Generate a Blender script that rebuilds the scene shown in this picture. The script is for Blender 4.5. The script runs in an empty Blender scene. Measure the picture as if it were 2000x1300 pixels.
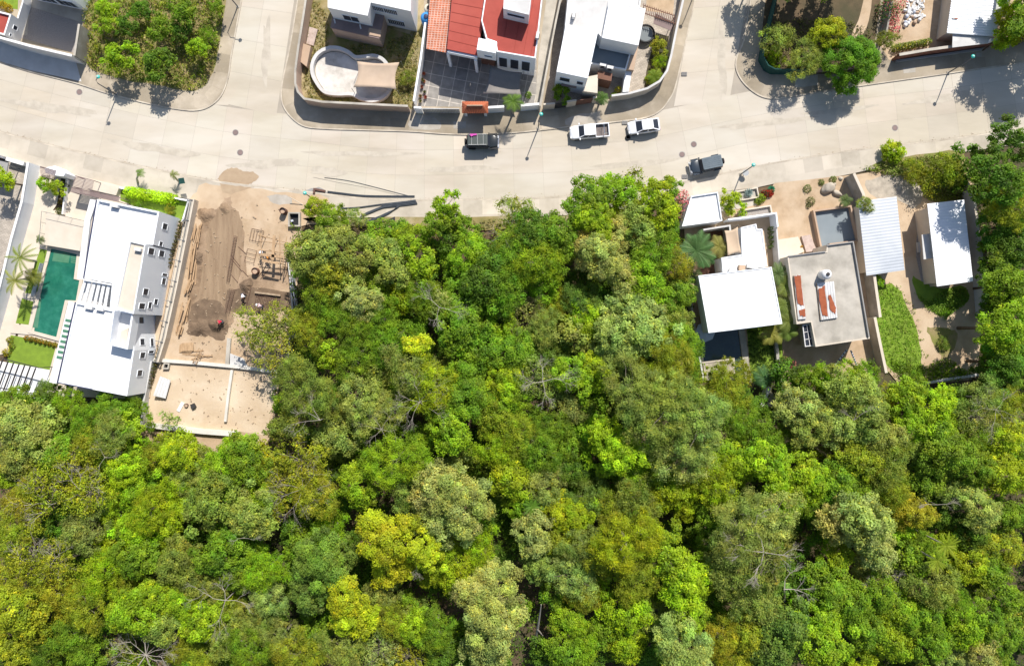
import bpy, math, random
import numpy as np
from math import sin, cos, pi, radians, atan2, hypot
from mathutils import Vector
random.seed(7)
SC = bpy.context.scene
COL = SC.collection

# ------------------------------------------------------------------ camera, sky, sun, exposure
H = 95.0            # height of the camera above the street
S = 14.3            # photograph pixels per metre on the ground
cam_d = bpy.data.cameras.new('camera'); cam = bpy.data.objects.new('camera', cam_d); COL.objects.link(cam)
cam.location = (0, 0, H); cam.rotation_euler = (0, 0, 0)
cam_d.sensor_width = 36.0; cam_d.lens = 36.0*H*S/2000.0
cam_d.clip_start = 1.0; cam_d.clip_end = 3000.0
SC.camera = cam
SUN_EL = radians(48.5); SDX, SDY = 0.362, 0.932       # towards the sun, on the ground
w = bpy.data.worlds.new('World'); SC.world = w; w.use_nodes = True
nt = w.node_tree; nt.nodes.clear()
sky = nt.nodes.new('ShaderNodeTexSky'); sky.sky_type = 'NISHITA'; sky.sun_disc = False
sky.sun_elevation = SUN_EL; sky.sun_rotation = atan2(SDX, SDY)
bg = nt.nodes.new('ShaderNodeBackground'); bg.inputs['Strength'].default_value = 0.10
wo = nt.nodes.new('ShaderNodeOutputWorld')
nt.links.new(sky.outputs[0], bg.inputs[0]); nt.links.new(bg.outputs[0], wo.inputs[0])
sl = bpy.data.lights.new('sun', 'SUN'); sl.energy = 4.6; sl.angle = radians(0.53); sl.color = (1.0, 0.95, 0.87)
so = bpy.data.objects.new('sun', sl); COL.objects.link(so)
sv = Vector((SDX*cos(SUN_EL), SDY*cos(SUN_EL), sin(SUN_EL)))
so.rotation_euler = sv.to_track_quat('Z', 'Y').to_euler(); so.location = (30, 80, 90)
SC.view_settings.view_transform = 'Standard'; SC.view_settings.look = 'None'
SC.view_settings.exposure = 0.40; SC.view_settings.gamma = 1.0
SC.cycles.max_bounces = 6; SC.cycles.diffuse_bounces = 3; SC.cycles.transparent_max_bounces = 4
SC.cycles.use_adaptive_sampling = True

# ------------------------------------------------------------------ helpers
def W(px, py, z=0.0):
    f = (H-z)/H
    return ((px-1000.0)/S*f, (650.0-py)/S*f)
def WL(pts, z=0.0): return [W(p[0], p[1], z) for p in pts]
ORG = {}
def area(p): return 0.5*sum(p[i][0]*p[(i+1) % len(p)][1]-p[(i+1) % len(p)][0]*p[i][1] for i in range(len(p)))
def ccw(p): return list(p) if area(p) > 0 else list(p)[::-1]
def inset(p, d):
    p = ccw(p); n = len(p); out = []
    for i in range(n):
        a, b, c = Vector(p[i-1]), Vector(p[i]), Vector(p[(i+1) % n])
        e1 = (b-a).normalized(); e2 = (c-b).normalized()
        n1 = Vector((-e1.y, e1.x)); n2 = Vector((-e2.y, e2.x))
        m = n1+n2
        k = d/max(0.35, (1+n1.dot(n2))/2)/2
        out.append((b.x+m.x*k, b.y+m.y*k))
    return out
def inside(p, x, y):
    r = False; n = len(p)
    for i in range(n):
        x1, y1 = p[i]; x2, y2 = p[i-1]
        if (y1 > y) != (y2 > y) and x < (x2-x1)*(y-y1)/(y2-y1)+x1: r = not r
    return r
def smooth_line(pts, n=6):
    out = []
    P = [pts[0]]+list(pts)+[pts[-1]]
    for i in range(1, len(P)-2):
        for k in range(n):
            t = k/n
            q = [0.5*((2*P[i][j])+(-P[i-1][j]+P[i+1][j])*t+(2*P[i-1][j]-5*P[i][j]+4*P[i+1][j]-P[i+2][j])*t*t+(-P[i-1][j]+3*P[i][j]-3*P[i+1][j]+P[i+2][j])*t**3) for j in range(len(P[i]))]
            out.append(tuple(q))
    out.append(tuple(pts[-1])); return out

class MB:
    def __init__(s): s.v = []; s.f = []; s.sm = False
    def add(s, v, f):
        n = len(s.v); s.v += [tuple(q) for q in v]; s.f += [tuple(i+n for i in q) for q in f]; return s
    def prism(s, poly, z0, z1, taper=0.0):
        p = ccw(poly); n = len(p); q = inset(p, taper) if taper else p
        v = [(x, y, z0) for x, y in p]+[(x, y, z1) for x, y in q]
        f = [tuple(range(n, 2*n)), tuple(range(n-1, -1, -1))]+[(i, (i+1) % n, (i+1) % n+n, i+n) for i in range(n)]
        return s.add(v, f)
    def sheet(s, poly, z):
        p = ccw(poly); return s.add([(x, y, z) for x, y in p], [tuple(range(len(p)))])
    def ring(s, poly, t, z0, z1):
        p = ccw(poly); q = inset(p, t); n = len(p)
        v = [(x, y, z0) for x, y in p]+[(x, y, z1) for x, y in p]+[(x, y, z0) for x, y in q]+[(x, y, z1) for x, y in q]
        f = []
        for i in range(n):
            j = (i+1) % n
            f += [(i, j, j+n, i+n), (j+2*n, i+2*n, i+3*n, j+3*n), (i+n, j+n, j+3*n, i+3*n), (j, i, i+2*n, j+2*n)]
        return s.add(v, f)
    def box(s, cx, cy, cz, sx, sy, sz, rz=0.0, rx=0.0, ry=0.0):
        v = []
        for dx in (-.5, .5):
            for dy in (-.5, .5):
                for dz in (-.5, .5):
                    x, y, z = dx*sx, dy*sy, dz*sz
                    y, z = y*cos(rx)-z*sin(rx), y*sin(rx)+z*cos(rx)
                    x, z = x*cos(ry)+z*sin(ry), -x*sin(ry)+z*cos(ry)
                    x, y = x*cos(rz)-y*sin(rz), x*sin(rz)+y*cos(rz)
                    v.append((cx+x, cy+y, cz+z))
        return s.add(v, [(0, 1, 3, 2), (4, 6, 7, 5), (0, 4, 5, 1), (2, 3, 7, 6), (0, 2, 6, 4), (1, 5, 7, 3)])
    def wall(s, line, t, z0, z1, closed=False):
        L = [Vector(p[:2]) for p in line]; n = len(L); a = []; b = []
        for i in range(n):
            if closed: pr, nx = L[i-1], L[(i+1) % n]
            else: pr = L[i-1] if i else None; nx = L[i+1] if i < n-1 else None
            if pr is None: d = (nx-L[i]).normalized(); m = Vector((-d.y, d.x))
            elif nx is None: d = (L[i]-pr).normalized(); m = Vector((-d.y, d.x))
            else:
                d1 = (L[i]-pr).normalized(); d2 = (nx-L[i]).normalized()
                n1 = Vector((-d1.y, d1.x)); n2 = Vector((-d2.y, d2.x)); m = (n1+n2)/max(.4, 1+n1.dot(n2))
            a.append(L[i]+m*t/2); b.append(L[i]-m*t/2)
        v = []
        zz0 = z0 if hasattr(z0, '__len__') else [z0]*n; zz1 = z1 if hasattr(z1, '__len__') else [z1]*n
        for i in range(n): v += [(a[i].x, a[i].y, zz0[i]), (a[i].x, a[i].y, zz1[i]), (b[i].x, b[i].y, zz1[i]), (b[i].x, b[i].y, zz0[i])]
        f = []
        for i in range(n if closed else n-1):
            j = (i+1) % n
            for k in range(4): f.append((4*i+k, 4*i+(k+1) % 4, 4*j+(k+1) % 4, 4*j+k))
        if not closed: f += [(0, 3, 2, 1), (4*n-4, 4*n-3, 4*n-2, 4*n-1)]
        return s.add(v, f)
    def tube(s, pts, r, n=6):
        P = [Vector(p) for p in pts]; R = r if hasattr(r, '__len__') else [r]*len(P); v = []; f = []
        for i, p in enumerate(P):
            d = (P[min(i+1, len(P)-1)]-P[max(i-1, 0)])
            d = d.normalized() if d.length > 1e-9 else Vector((0, 0, 1))
            u = d.cross(Vector((0, 0, 1)) if abs(d.z) < .95 else Vector((1, 0, 0))).normalized(); w_ = d.cross(u)
            for k in range(n):
                a = 2*pi*k/n; q = p+(u*cos(a)+w_*sin(a))*R[i]; v.append(tuple(q))
        m = len(P)
        for i in range(m-1):
            for k in range(n): f.append((i*n+k, i*n+(k+1) % n, (i+1)*n+(k+1) % n, (i+1)*n+k))
        f += [tuple(range(n-1, -1, -1)), tuple(range((m-1)*n, m*n))]
        return s.add(v, f)
    def lathe(s, cx, cy, prof, n=20, sx=1, sy=1):
        v = []; f = []
        for r, z in prof:
            for k in range(n): v.append((cx+r*cos(2*pi*k/n)*sx, cy+r*sin(2*pi*k/n)*sy, z))
        m = len(prof)
        for i in range(m-1):
            for k in range(n): f.append((i*n+k, i*n+(k+1) % n, (i+1)*n+(k+1) % n, (i+1)*n+k))
        f += [tuple(range(n-1, -1, -1)), tuple(range((m-1)*n, m*n))]
        return s.add(v, f)
    def disc(s, x, y, z, r, n=16, ph=0): return s.sheet([(x+r*cos(2*pi*k/n+ph), y+r*sin(2*pi*k/n+ph)) for k in range(n)], z)
    def build(s, name, mat, parent=None, org=None, smooth=False):
        me = bpy.data.meshes.new(name)
        o0 = org if org is not None else (ORG.get(parent.name, (0, 0, 0)) if parent else (0, 0, 0))
        me.from_pydata([(x-o0[0], y-o0[1], z-o0[2]) for x, y, z in s.v], [], s.f)
        if mat: me.materials.append(mat)
        if smooth or s.sm: me.polygons.foreach_set('use_smooth', [True]*len(me.polygons))
        me.update()
        o = bpy.data.objects.new(name, me); COL.objects.link(o)
        if parent: o.parent = parent; ORG[o.name] = o0
        return o

def props(o, label=None, cat=None, group=None, kind=None):
    if label: o['label'] = label
    if cat: o['category'] = cat
    if group: o['group'] = group
    if kind: o['kind'] = kind
    return o
def thing(name, label, cat, loc=(0, 0, 0), rz=0, group=None):
    o = bpy.data.objects.new(name, None); COL.objects.link(o); o.empty_display_size = 0.3
    o.location = loc; o.rotation_euler = (0, 0, rz)
    ORG[o.name] = tuple(loc) if rz == 0 else (0, 0, 0)
    return props(o, label, cat, group)
def solo(name, mb, mat, label, cat, group=None, smooth=False, loc=None):
    if loc is None:
        xs = [q[0] for q in mb.v]; ys = [q[1] for q in mb.v]; zs = [q[2] for q in mb.v]
        loc = ((min(xs)+max(xs))/2, (min(ys)+max(ys))/2, min(zs))
    o = mb.build(name, mat, org=loc, smooth=smooth); o.location = loc
    return props(o, label, cat, group)
def struct(name, mb, mat): return props(mb.build(name, mat), kind='structure')
def kids(o): return [c for c in bpy.data.objects if c.parent == o]
CH = {}
def copy_tree(root, loc, rz=0, label=None, group=None, scale=None, color=None):
    if root.name not in CH: CH[root.name] = [(c, kids(c)) for c in kids(root)]
    r = root.copy(); COL.objects.link(r); r.location = loc; r.rotation_euler = (0, 0, rz)
    if scale: r.scale = scale
    if label: r['label'] = label
    if group: r['group'] = group
    for c, gs in CH[root.name]:
        k = c.copy(); COL.objects.link(k); k.parent = r
        if color: k.color = color
        for g in gs:
            d = g.copy(); COL.objects.link(d); d.parent = k
            if color: d.color = color
    return r

# ------------------------------------------------------------------ materials
MT = {}
def mat(name, c, rough=0.85, c2=None, scale=1.0, detail=6, lo=0.35, hi=0.65, bump=0.0, bscale=None, c3=None, scale3=0.12, metal=0.0, vcol=False, spec=0.3, stretch=None):
    m = bpy.data.materials.new(name); m.use_nodes = True; N = m.node_tree; n = N.nodes; L = N.links
    b = n['Principled BSDF']; b.inputs['Roughness'].default_value = rough; b.inputs['Metallic'].default_value = metal
    b.inputs['Specular IOR Level'].default_value = spec
    b.inputs['Base Color'].default_value = (*c, 1)
    geo = n.new('ShaderNodeNewGeometry'); pos = geo.outputs['Position']
    if stretch:
        mp = n.new('ShaderNodeMapping'); mp.inputs['Scale'].default_value = stretch[:3]; mp.inputs['Rotation'].default_value = (0, 0, stretch[3]); L.new(pos, mp.inputs[0]); pos = mp.outputs[0]
    col = None
    def noise(sc, dt=detail):
        t = n.new('ShaderNodeTexNoise'); t.inputs['Scale'].default_value = sc; t.inputs['Detail'].default_value = dt; t.inputs['Roughness'].default_value = .62; L.new(pos, t.inputs['Vector']); return t.outputs['Fac']
    def ramp(src, a, z):
        r = n.new('ShaderNodeMapRange'); r.inputs['From Min'].default_value = a; r.inputs['From Max'].default_value = z; L.new(src, r.inputs['Value']); return r.outputs[0]
    def mix(f, a, bb):
        x = n.new('ShaderNodeMix'); x.data_type = 'RGBA'; L.new(f, x.inputs[0])
        for k, q in ((6, a), (7, bb)):
            if isinstance(q, tuple): x.inputs[k].default_value = (*q, 1)
            else: L.new(q, x.inputs[k])
        return x.outputs[2]
    if c2: col = mix(ramp(noise(scale), lo, hi), c, c2)
    if c3: col = mix(ramp(noise(scale3, 4), .42, .66), col if col else c, c3)
    if vcol:
        at = n.new('ShaderNodeAttribute'); at.attribute_name = 'col'
        x = n.new('ShaderNodeMix'); x.data_type = 'RGBA'; x.blend_type = 'MULTIPLY'; x.inputs[0].default_value = 1
        if col: L.new(col, x.inputs[6])
        else: x.inputs[6].default_value = (*c, 1)
        L.new(at.outputs['Color'], x.inputs[7]); col = x.outputs[2]
    if col: L.new(col, b.inputs['Base Color'])
    if bump:
        bp = n.new('ShaderNodeBump'); bp.inputs['Strength'].default_value = bump; bp.inputs['Distance'].default_value = 0.05
        L.new(noise(bscale or scale*6), bp.inputs['Height']); L.new(bp.outputs[0], b.inputs['Normal'])
    MT[name] = m; return m
def brickmat(name, c, mort, sx, sy, rot=0, c2=None, msize=0.04, rough=.85, off=0.0):
    m = mat(name, c, rough); N = m.node_tree; n = N.nodes; L = N.links; b = n['Principled BSDF']
    geo = n.new('ShaderNodeNewGeometry'); mp = n.new('ShaderNodeMapping'); mp.inputs['Rotation'].default_value = (0, 0, rot); L.new(geo.outputs['Position'], mp.inputs[0])
    t = n.new('ShaderNodeTexBrick'); L.new(mp.outputs[0], t.inputs['Vector']); t.inputs['Scale'].default_value = 1; t.offset = off
    t.inputs['Color1'].default_value = (*c, 1); t.inputs['Color2'].default_value = (*(c2 or c), 1); t.inputs['Mortar'].default_value = (*mort, 1)
    t.inputs['Mortar Size'].default_value = msize; t.inputs['Brick Width'].default_value = sx; t.inputs['Row Height'].default_value = sy; t.inputs['Mortar Smooth'].default_value = .2
    ns = n.new('ShaderNodeTexNoise'); ns.inputs['Scale'].default_value = 1.3; ns.inputs['Detail'].default_value = 6; L.new(geo.outputs['Position'], ns.inputs['Vector'])
    r = n.new('ShaderNodeMapRange'); r.inputs[1].default_value = .3; r.inputs[2].default_value = .7; r.inputs[3].default_value = .78; r.inputs[4].default_value = 1.12; L.new(ns.outputs[0], r.inputs[0])
    x = n.new('ShaderNodeMix'); x.data_type = 'RGBA'; x.blend_type = 'MULTIPLY'; x.inputs[0].default_value = 1; L.new(t.outputs[0], x.inputs[6]); L.new(r.outputs[0], x.inputs[7]); L.new(x.outputs[2], b.inputs['Base Color'])
    return m
def leafmat(name, base=(1, 1, 1), tr=.34):
    m = bpy.data.materials.new(name); m.use_nodes = True; N = m.node_tree; n = N.nodes; L = N.links; n.clear()
    out = n.new('ShaderNodeOutputMaterial'); oi = n.new('ShaderNodeObjectInfo'); at = n.new('ShaderNodeAttribute'); at.attribute_name = 'col'
    x = n.new('ShaderNodeMix'); x.data_type = 'RGBA'; x.blend_type = 'MULTIPLY'; x.inputs[0].default_value = 1
    L.new(oi.outputs['Color'], x.inputs[6]); L.new(at.outputs['Color'], x.inputs[7])
    ns = n.new('ShaderNodeTexNoise'); ns.inputs['Scale'].default_value = .45; ns.inputs['Detail'].default_value = 4
    g = n.new('ShaderNodeNewGeometry'); L.new(g.outputs['Position'], ns.inputs['Vector'])
    hs = n.new('ShaderNodeHueSaturation'); L.new(x.outputs[2], hs.inputs['Color'])
    r = n.new('ShaderNodeMapRange'); r.inputs[1].default_value = .3; r.inputs[2].default_value = .7; r.inputs[3].default_value = .488; r.inputs[4].default_value = .516; L.new(ns.outputs[0], r.inputs[0]); L.new(r.outputs[0], hs.inputs['Hue'])
    n2 = n.new('ShaderNodeTexNoise'); n2.inputs['Scale'].default_value = .8; n2.inputs['Detail'].default_value = 5; L.new(g.outputs['Position'], n2.inputs['Vector'])
    r2 = n.new('ShaderNodeMapRange'); r2.inputs[1].default_value = .32; r2.inputs[2].default_value = .68; r2.inputs[3].default_value = .78; r2.inputs[4].default_value = 1.3; L.new(n2.outputs[0], r2.inputs[0]); L.new(r2.outputs[0], hs.inputs['Value'])
    d = n.new('ShaderNodeBsdfDiffuse'); L.new(hs.outputs[0], d.inputs[0])
    t = n.new('ShaderNodeBsdfTranslucent')
    hs2 = n.new('ShaderNodeHueSaturation'); hs2.inputs['Hue'].default_value = .495; hs2.inputs['Saturation'].default_value = 1.1; hs2.inputs['Value'].default_value = 1.5; L.new(hs.outputs[0], hs2.inputs['Color']); L.new(hs2.outputs[0], t.inputs[0])
    ms = n.new('ShaderNodeMixShader'); ms.inputs[0].default_value = tr; L.new(d.outputs[0], ms.inputs[1]); L.new(t.outputs[0], ms.inputs[2])
    gl = n.new('ShaderNodeBsdfGlossy'); gl.inputs['Roughness'].default_value = .6; gl.inputs[0].default_value = (1, 1, 1, 1)
    m2 = n.new('ShaderNodeMixShader'); m2.inputs[0].default_value = .012; L.new(ms.outputs[0], m2.inputs[1]); L.new(gl.outputs[0], m2.inputs[2])
    L.new(m2.outputs[0], out.inputs[0]); MT[name] = m; return m

M = MT
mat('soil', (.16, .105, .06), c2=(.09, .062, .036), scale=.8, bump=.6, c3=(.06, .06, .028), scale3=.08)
mat('road', (.525, .462, .372), c2=(.45, .395, .315), scale=.22, detail=10, c3=(.575, .525, .45), scale3=.09, vcol=True, bump=.06, bscale=30, rough=.9, stretch=(.45, 1.5, 1, -.05))
mat('roadbase', (.40, .35, .285), c2=(.34, .30, .25), scale=.5, rough=.95)
mat('pave', (.52, .465, .385), c2=(.41, .36, .29), scale=.45, detail=9, c3=(.54, .48, .40), scale3=.12, vcol=True, bump=.1, bscale=20, rough=.92)
mat('cement', (.46, .42, .365), c2=(.34, .30, .25), scale=.6, detail=10, rough=.9)
mat('pavegrime', (.36, .30, .22), c2=(.21, .175, .125), scale=.4, detail=9, c3=(.48, .41, .32), scale3=.2, vcol=True, rough=.92)
mat('kerb', (.60, .53, .43), c2=(.36, .31, .25), scale=.5, detail=8, rough=.9)
mat('sand', (.50, .37, .245), c2=(.42, .30, .195), scale=.7, detail=9, bump=.3, c3=(.56, .44, .31), scale3=.2)
mat('yard', (.48, .35, .23), c2=(.37, .265, .165), scale=.9, detail=9, bump=.4, c3=(.52, .40, .28), scale3=.25)
mat('dig', (.30, .205, .128), c2=(.18, .12, .075), scale=.9, detail=12, bump=1.2, bscale=5, c3=(.42, .30, .20), scale3=.22)
mat('digfine2', (.42, .315, .21), c2=(.36, .26, .17), scale=.9, detail=10, bump=.3, bscale=8)
mat('sandpale', (.56, .44, .31), c2=(.46, .345, .23), scale=.6, detail=10, bump=.5, c3=(.62, .51, .38), scale3=.3)
mat('digwet', (.20, .138, .09), c2=(.125, .085, .055), scale=.9, detail=9, bump=.9, bscale=5)
mat('digfine', (.33, .235, .15), c2=(.235, .16, .10), scale=1.0, detail=11, bump=.9, bscale=6, stretch=(1.6, .22, 1, -.12))
mat('drygrass', (.30, .235, .10), c2=(.16, .15, .05), scale=.9, detail=9, bump=.7, c3=(.42, .34, .21), scale3=.3)
mat('weeds', (.15, .18, .035), c2=(.24, .21, .07), scale=1.1, detail=9, bump=.8, c3=(.30, .22, .12), scale3=.5)
mat('lawn', (.20, .30, .03), c2=(.15, .23, .025), scale=1.2, detail=9, bump=.8, bscale=14)
mat('white', (.80, .79, .78), c2=(.75, .745, .74), scale=.6, rough=.6)
mat('whiteroof', (.82, .81, .80), c2=(.70, .69, .68), scale=.35, detail=10, lo=.45, hi=.75, rough=.7, c3=(.76, .75, .74), scale3=.15)
mat('bluewhite', (.86, .88, .91), c2=(.80, .825, .86), scale=.5, rough=.8, stretch=(1, 1, .25, 0))
mat('cream', (.62, .55, .46), c2=(.56, .49, .40), scale=.5, rough=.8)
mat('wallpale', (.66, .63, .58), c2=(.56, .53, .48), scale=.7, detail=9)
mat('roadstain', (.44, .39, .32), c2=(.52, .465, .385), scale=.8, detail=10, lo=.4, hi=.6, rough=.9)
mat('roadpatch', (.40, .37, .32), c2=(.47, .43, .37), scale=.8, detail=10, rough=.9)
mat('concrete', (.42, .385, .33), c2=(.30, .275, .235), scale=.5, detail=10, c3=(.50, .46, .40), scale3=.3, bump=.1)
mat('grey', (.33, .32, .31), c2=(.27, .26, .25), scale=.5, detail=9, rough=.9)
mat('block', (.40, .38, .35), c2=(.31, .295, .27), scale=.8, detail=9, c3=(.25, .23, .2), scale3=.4)
mat('palegrey', (.60, .59, .575), c2=(.50, .485, .47), scale=.5, detail=9)
mat('tan', (.47, .34, .245), c2=(.42, .30, .21), scale=.5)
mat('pinkwall', (.50, .37, .29), c2=(.44, .32, .25), scale=.5, detail=8, rough=.9)
mat('mauve', (.26, .19, .175), c2=(.21, .155, .145), scale=.7, detail=9)
mat('brown', (.20, .10, .07), c2=(.15, .075, .05), scale=1)
mat('redroof', (.37, .070, .052), c2=(.32, .060, .045), scale=.7, detail=9, rough=.8, c3=(.40, .085, .062), scale3=.2)
mat('seam', (.27, .05, .035), rough=.9)
mat('brick', (.27, .11, .07), c2=(.18, .075, .05), scale=1.5)
brickmat('tile', (.58, .20, .10), (.66, .45, .38), .42, .30, rot=.14, c2=(.50, .16, .08), msize=.045)
brickmat('patio', (.33, .305, .275), (.60, .54, .47), 1.62, 1.62, rot=.2, c2=(.25, .235, .22), msize=.045)
brickmat('pavers', (.50, .44, .37), (.34, .29, .24), .4, .2, rot=.2, c2=(.42, .37, .31), msize=.03, off=.5)
brickmat('gravelslab', (.55, .47, .38), (.36, .31, .25), 2.2, 2.2, rot=-.2, msize=.03)
mat('gravel', (.40, .36, .33), c2=(.24, .22, .21), scale=9, detail=3, lo=.4, hi=.6, bump=.5)
mat('stone', (.48, .42, .34), c2=(.32, .28, .23), scale=1.2, detail=9, bump=.5)
mat('poolwhite', (.62, .58, .53), c2=(.42, .385, .34), scale=1.3, detail=9, c3=(.70, .66, .61), scale3=.3)
mat('poolgrey', (.215, .25, .275), c2=(.19, .225, .25), scale=.5, rough=.5)
mat('pooldark', (.025, .055, .065), c2=(.035, .07, .078), scale=.6, rough=.1, spec=.5)
mat('poolgreen', (.013, .135, .085), c2=(.035, .20, .135), scale=1.2, detail=9, rough=.08, spec=.5, c3=(.012, .115, .08), scale3=.4, bump=.35, bscale=2.5)
mat('poolshelf', (.07, .20, .12), c2=(.10, .24, .15), scale=1.2, rough=.1, spec=.5)
mat('glass', (.03, .036, .05), rough=.3, spec=.25)
mat('frame', (.62, .61, .60), rough=.5)
mat('dark', (.035, .033, .035), c2=(.05, .046, .046), scale=2, rough=.7)
mat('darkblue', (.035, .04, .09), rough=.6)
mat('metalroof', (.50, .53, .57), c2=(.44, .47, .51), scale=.35, detail=7, rough=.45, metal=.15, c3=(.58, .60, .63), scale3=.12)
mat('metalroof2', (.80, .81, .84), c2=(.76, .77, .80), scale=.35, detail=7, rough=.5, metal=.05)
mat('oldmetal', (.55, .54, .53), c2=(.45, .44, .43), scale=.6, detail=8, rough=.6, c3=(.66, .66, .66), scale3=.4)
mat('rust', (.33, .085, .03), c2=(.50, .46, .43), scale=1.1, detail=5, lo=.50, hi=.56, rough=.8, stretch=(2.2, .35, 1, -.12))
mat('rustpipe', (.16, .085, .065), c2=(.10, .055, .045), scale=3)
mat('wood', (.50, .34, .20), c2=(.34, .22, .125), scale=2, stretch=(3, .6, 1, 0))
mat('wood2', (.42, .32, .22), c2=(.26, .19, .13), scale=2)
mat('steel', (.28, .29, .30), rough=.45, metal=.6)
mat('lamppole', (.10, .11, .13), rough=.5, metal=.3)
mat('teal', (.05, .50, .42), rough=.35)
mat('tyre', (.02, .02, .021), rough=.9)
mat('black', (.018, .019, .021), rough=.6)
mat('pipeblack', (.045, .055, .07), rough=.5, c2=(.06, .07, .085), scale=3)
mat('carwhite', (.80, .81, .84), rough=.22, spec=.6)
mat('carblack', (.022, .027, .031), rough=.2, spec=.6)
mat('carnavy', (.030, .042, .058), rough=.25, spec=.6)
mat('softtop', (.13, .16, .185), rough=.7, c2=(.11, .14, .165), scale=3)
mat('carroof', (.055, .068, .066), rough=.5, c2=(.075, .085, .08), scale=2)
mat('chrome', (.6, .6, .6), rough=.2, metal=.9)
mat('headlight', (.75, .76, .78), rough=.1)
mat('taillight', (.35, .02, .02), rough=.2)
mat('bedliner', (.20, .17, .16), c2=(.14, .12, .115), scale=3, rough=.9)
mat('pinkcloth', (.55, .08, .38), rough=.9)
mat('sailtan', (.52, .40, .30), c2=(.48, .365, .27), scale=.8, rough=.9)
mat('sailgrey', (.26, .235, .215), c2=(.22, .20, .185), scale=.8, rough=.9)
mat('sailwarm', (.55, .42, .30), c2=(.52, .39, .275), scale=.8, rough=.9)
mat('skin', (.32, .16, .10), rough=.6)
mat('shirtwhite', (.72, .74, .80), rough=.9)
mat('shirtpink', (.70, .55, .62), rough=.9)
mat('shirtred', (.55, .015, .06), rough=.9)
mat('shirtorange', (.62, .26, .05), rough=.9)
mat('trousers', (.05, .055, .075), rough=.9)
mat('helmet', (.78, .78, .80), rough=.35)
mat('hair', (.02, .015, .012), rough=.8)
mat('bluetank', (.05, .26, .62), rough=.4)
mat('creamtank', (.68, .64, .52), rough=.5)
mat('barkgrey', (.40, .36, .31), c2=(.30, .265, .22), scale=3, rough=.9)
mat('barkmid', (.22, .19, .15), c2=(.15, .13, .10), scale=3, rough=.9)
mat('barkbrown', (.16, .115, .08), c2=(.10, .075, .05), scale=3, rough=.9)
mat('greencloth', (.012, .055, .05), c2=(.02, .075, .062), scale=2, rough=.9)
mat('terracotta', (.45, .14, .07), rough=.8)
mat('tramp', (.15, .17, .18), rough=.6)
mat('agave', (.22, .30, .27), rough=.7)
mat('agavegreen', (.03, .16, .09), rough=.6)
mat('redleaf', (.22, .04, .03), rough=.7)
mat('slabpink', (.52, .42, .37), c2=(.40, .31, .27), scale=2, detail=8)
mat('umbrella', (.50, .54, .62), rough=.9)
leafmat('leaf'); leafmat('petal', tr=.3)
# ------------------------------------------------------------------ ground, roads, pavements
mb = MB(); mb.sheet([(-420, -420), (420, -420), (420, 420), (-420, 420)], -0.02); struct('ground', mb, M['soil'])
SK = [(-260, 178), (-120, 222), (0, 258), (150, 297), (300, 331), (400, 351), (480, 362), (600, 375), (700, 387), (800, 392), (880, 391), (1000, 389), (1100, 385), (1200, 377), (1300, 364), (1403, 342), (1476, 326), (1548, 313), (1640, 299), (1730, 286), (1800, 279), (1900, 266), (2000, 251), (2150, 228), (2300, 205)]
mb = MB(); mb.sheet(WL([(-260, -260)]+[(p[0], p[1]+3) for p in SK]+[(2300, -260)]), 0.0); struct('road_bed', mb, M['roadbase'])
skw = smooth_line(WL(SK), 8)
# slabs: quads with their own slight tone, open joints between them
rv, rf, rc = [], [], []
def slab(q, z=0.006, gap=.025):
    q = ccw(q); q = inset(q, gap/2); n = len(rv)
    rv.extend([(x, y, z) for x, y in q]); rf.append(tuple(range(n, n+4)))
    t = random.gauss(1, .022); rc.append((t*random.uniform(.985, 1.015), t, t*random.uniform(.98, 1.02), 1))
cum = [0]
for i in range(1, len(skw)): cum.append(cum[-1]+hypot(skw[i][0]-skw[i-1][0], skw[i][1]-skw[i-1][1]))
def along(s, off):
    for i in range(1, len(cum)):
        if cum[i] >= s: break
    t = (s-cum[i-1])/max(1e-9, cum[i]-cum[i-1]); a, b = Vector(skw[i-1]), Vector(skw[i]); p = a.lerp(b, t)
    a0, b0 = Vector(skw[max(0, i-6)]), Vector(skw[min(len(skw)-1, i+5)]); d = (b0-a0).normalized()
    return (p.x-d.y*off, p.y+d.x*off)
wd = [0, 3.45, 6.9, 10.3]
s = 0
while s < cum[-1]-4.2:
    for k in range(3):
        slab([along(s, wd[k]+.15*(k == 0)), along(s+4.1, wd[k]+.15*(k == 0)), along(s+4.1, wd[k+1]), along(s, wd[k+1])])
    s += 4.1
# side streets
def street(L0, L1, R0, R1, nl, step, zst=.010):
    L0, L1, R0, R1 = [Vector(W(*p)) for p in (L0, L1, R0, R1)]
    n = int((L1-L0).length/step)
    for i in range(n):
        for k in range(nl):
            def pt(a, b):
                l = L0.lerp(L1, a); r = R0.lerp(R1, a); q = l.lerp(r, b); return (q.x, q.y)
            slab([pt(i/n, k/nl), pt((i+1)/n, k/nl), pt((i+1)/n, (k+1)/nl), pt(i/n, (k+1)/nl)], zst)
street((500, -240), (420, 198), (612, -240), (540, 226), 2, 4.1)
street((1400, -240), (1316, 208), (1500, -240), (1425, 196), 2, 4.1)
street((455, 160), (400, 205), (470, 160), (446, 206), 1, 4, .013)
me = bpy.data.meshes.new('road'); me.from_pydata(rv, [], rf); me.materials.append(M['road'])
ca = me.color_attributes.new('col', 'FLOAT_COLOR', 'CORNER')
ca.data.foreach_set('color', np.repeat(np.array(rc, dtype=np.float32), 4, axis=0).ravel())
o = bpy.data.objects.new('road', me); COL.objects.link(o); o['kind'] = 'structure'
def addwhite(o):
    me = o.data
    if 'col' not in me.color_attributes:
        a = me.color_attributes.new('col', 'FLOAT_COLOR', 'CORNER'); a.data.foreach_set('color', np.ones(len(me.loops)*4, dtype=np.float32))
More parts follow.
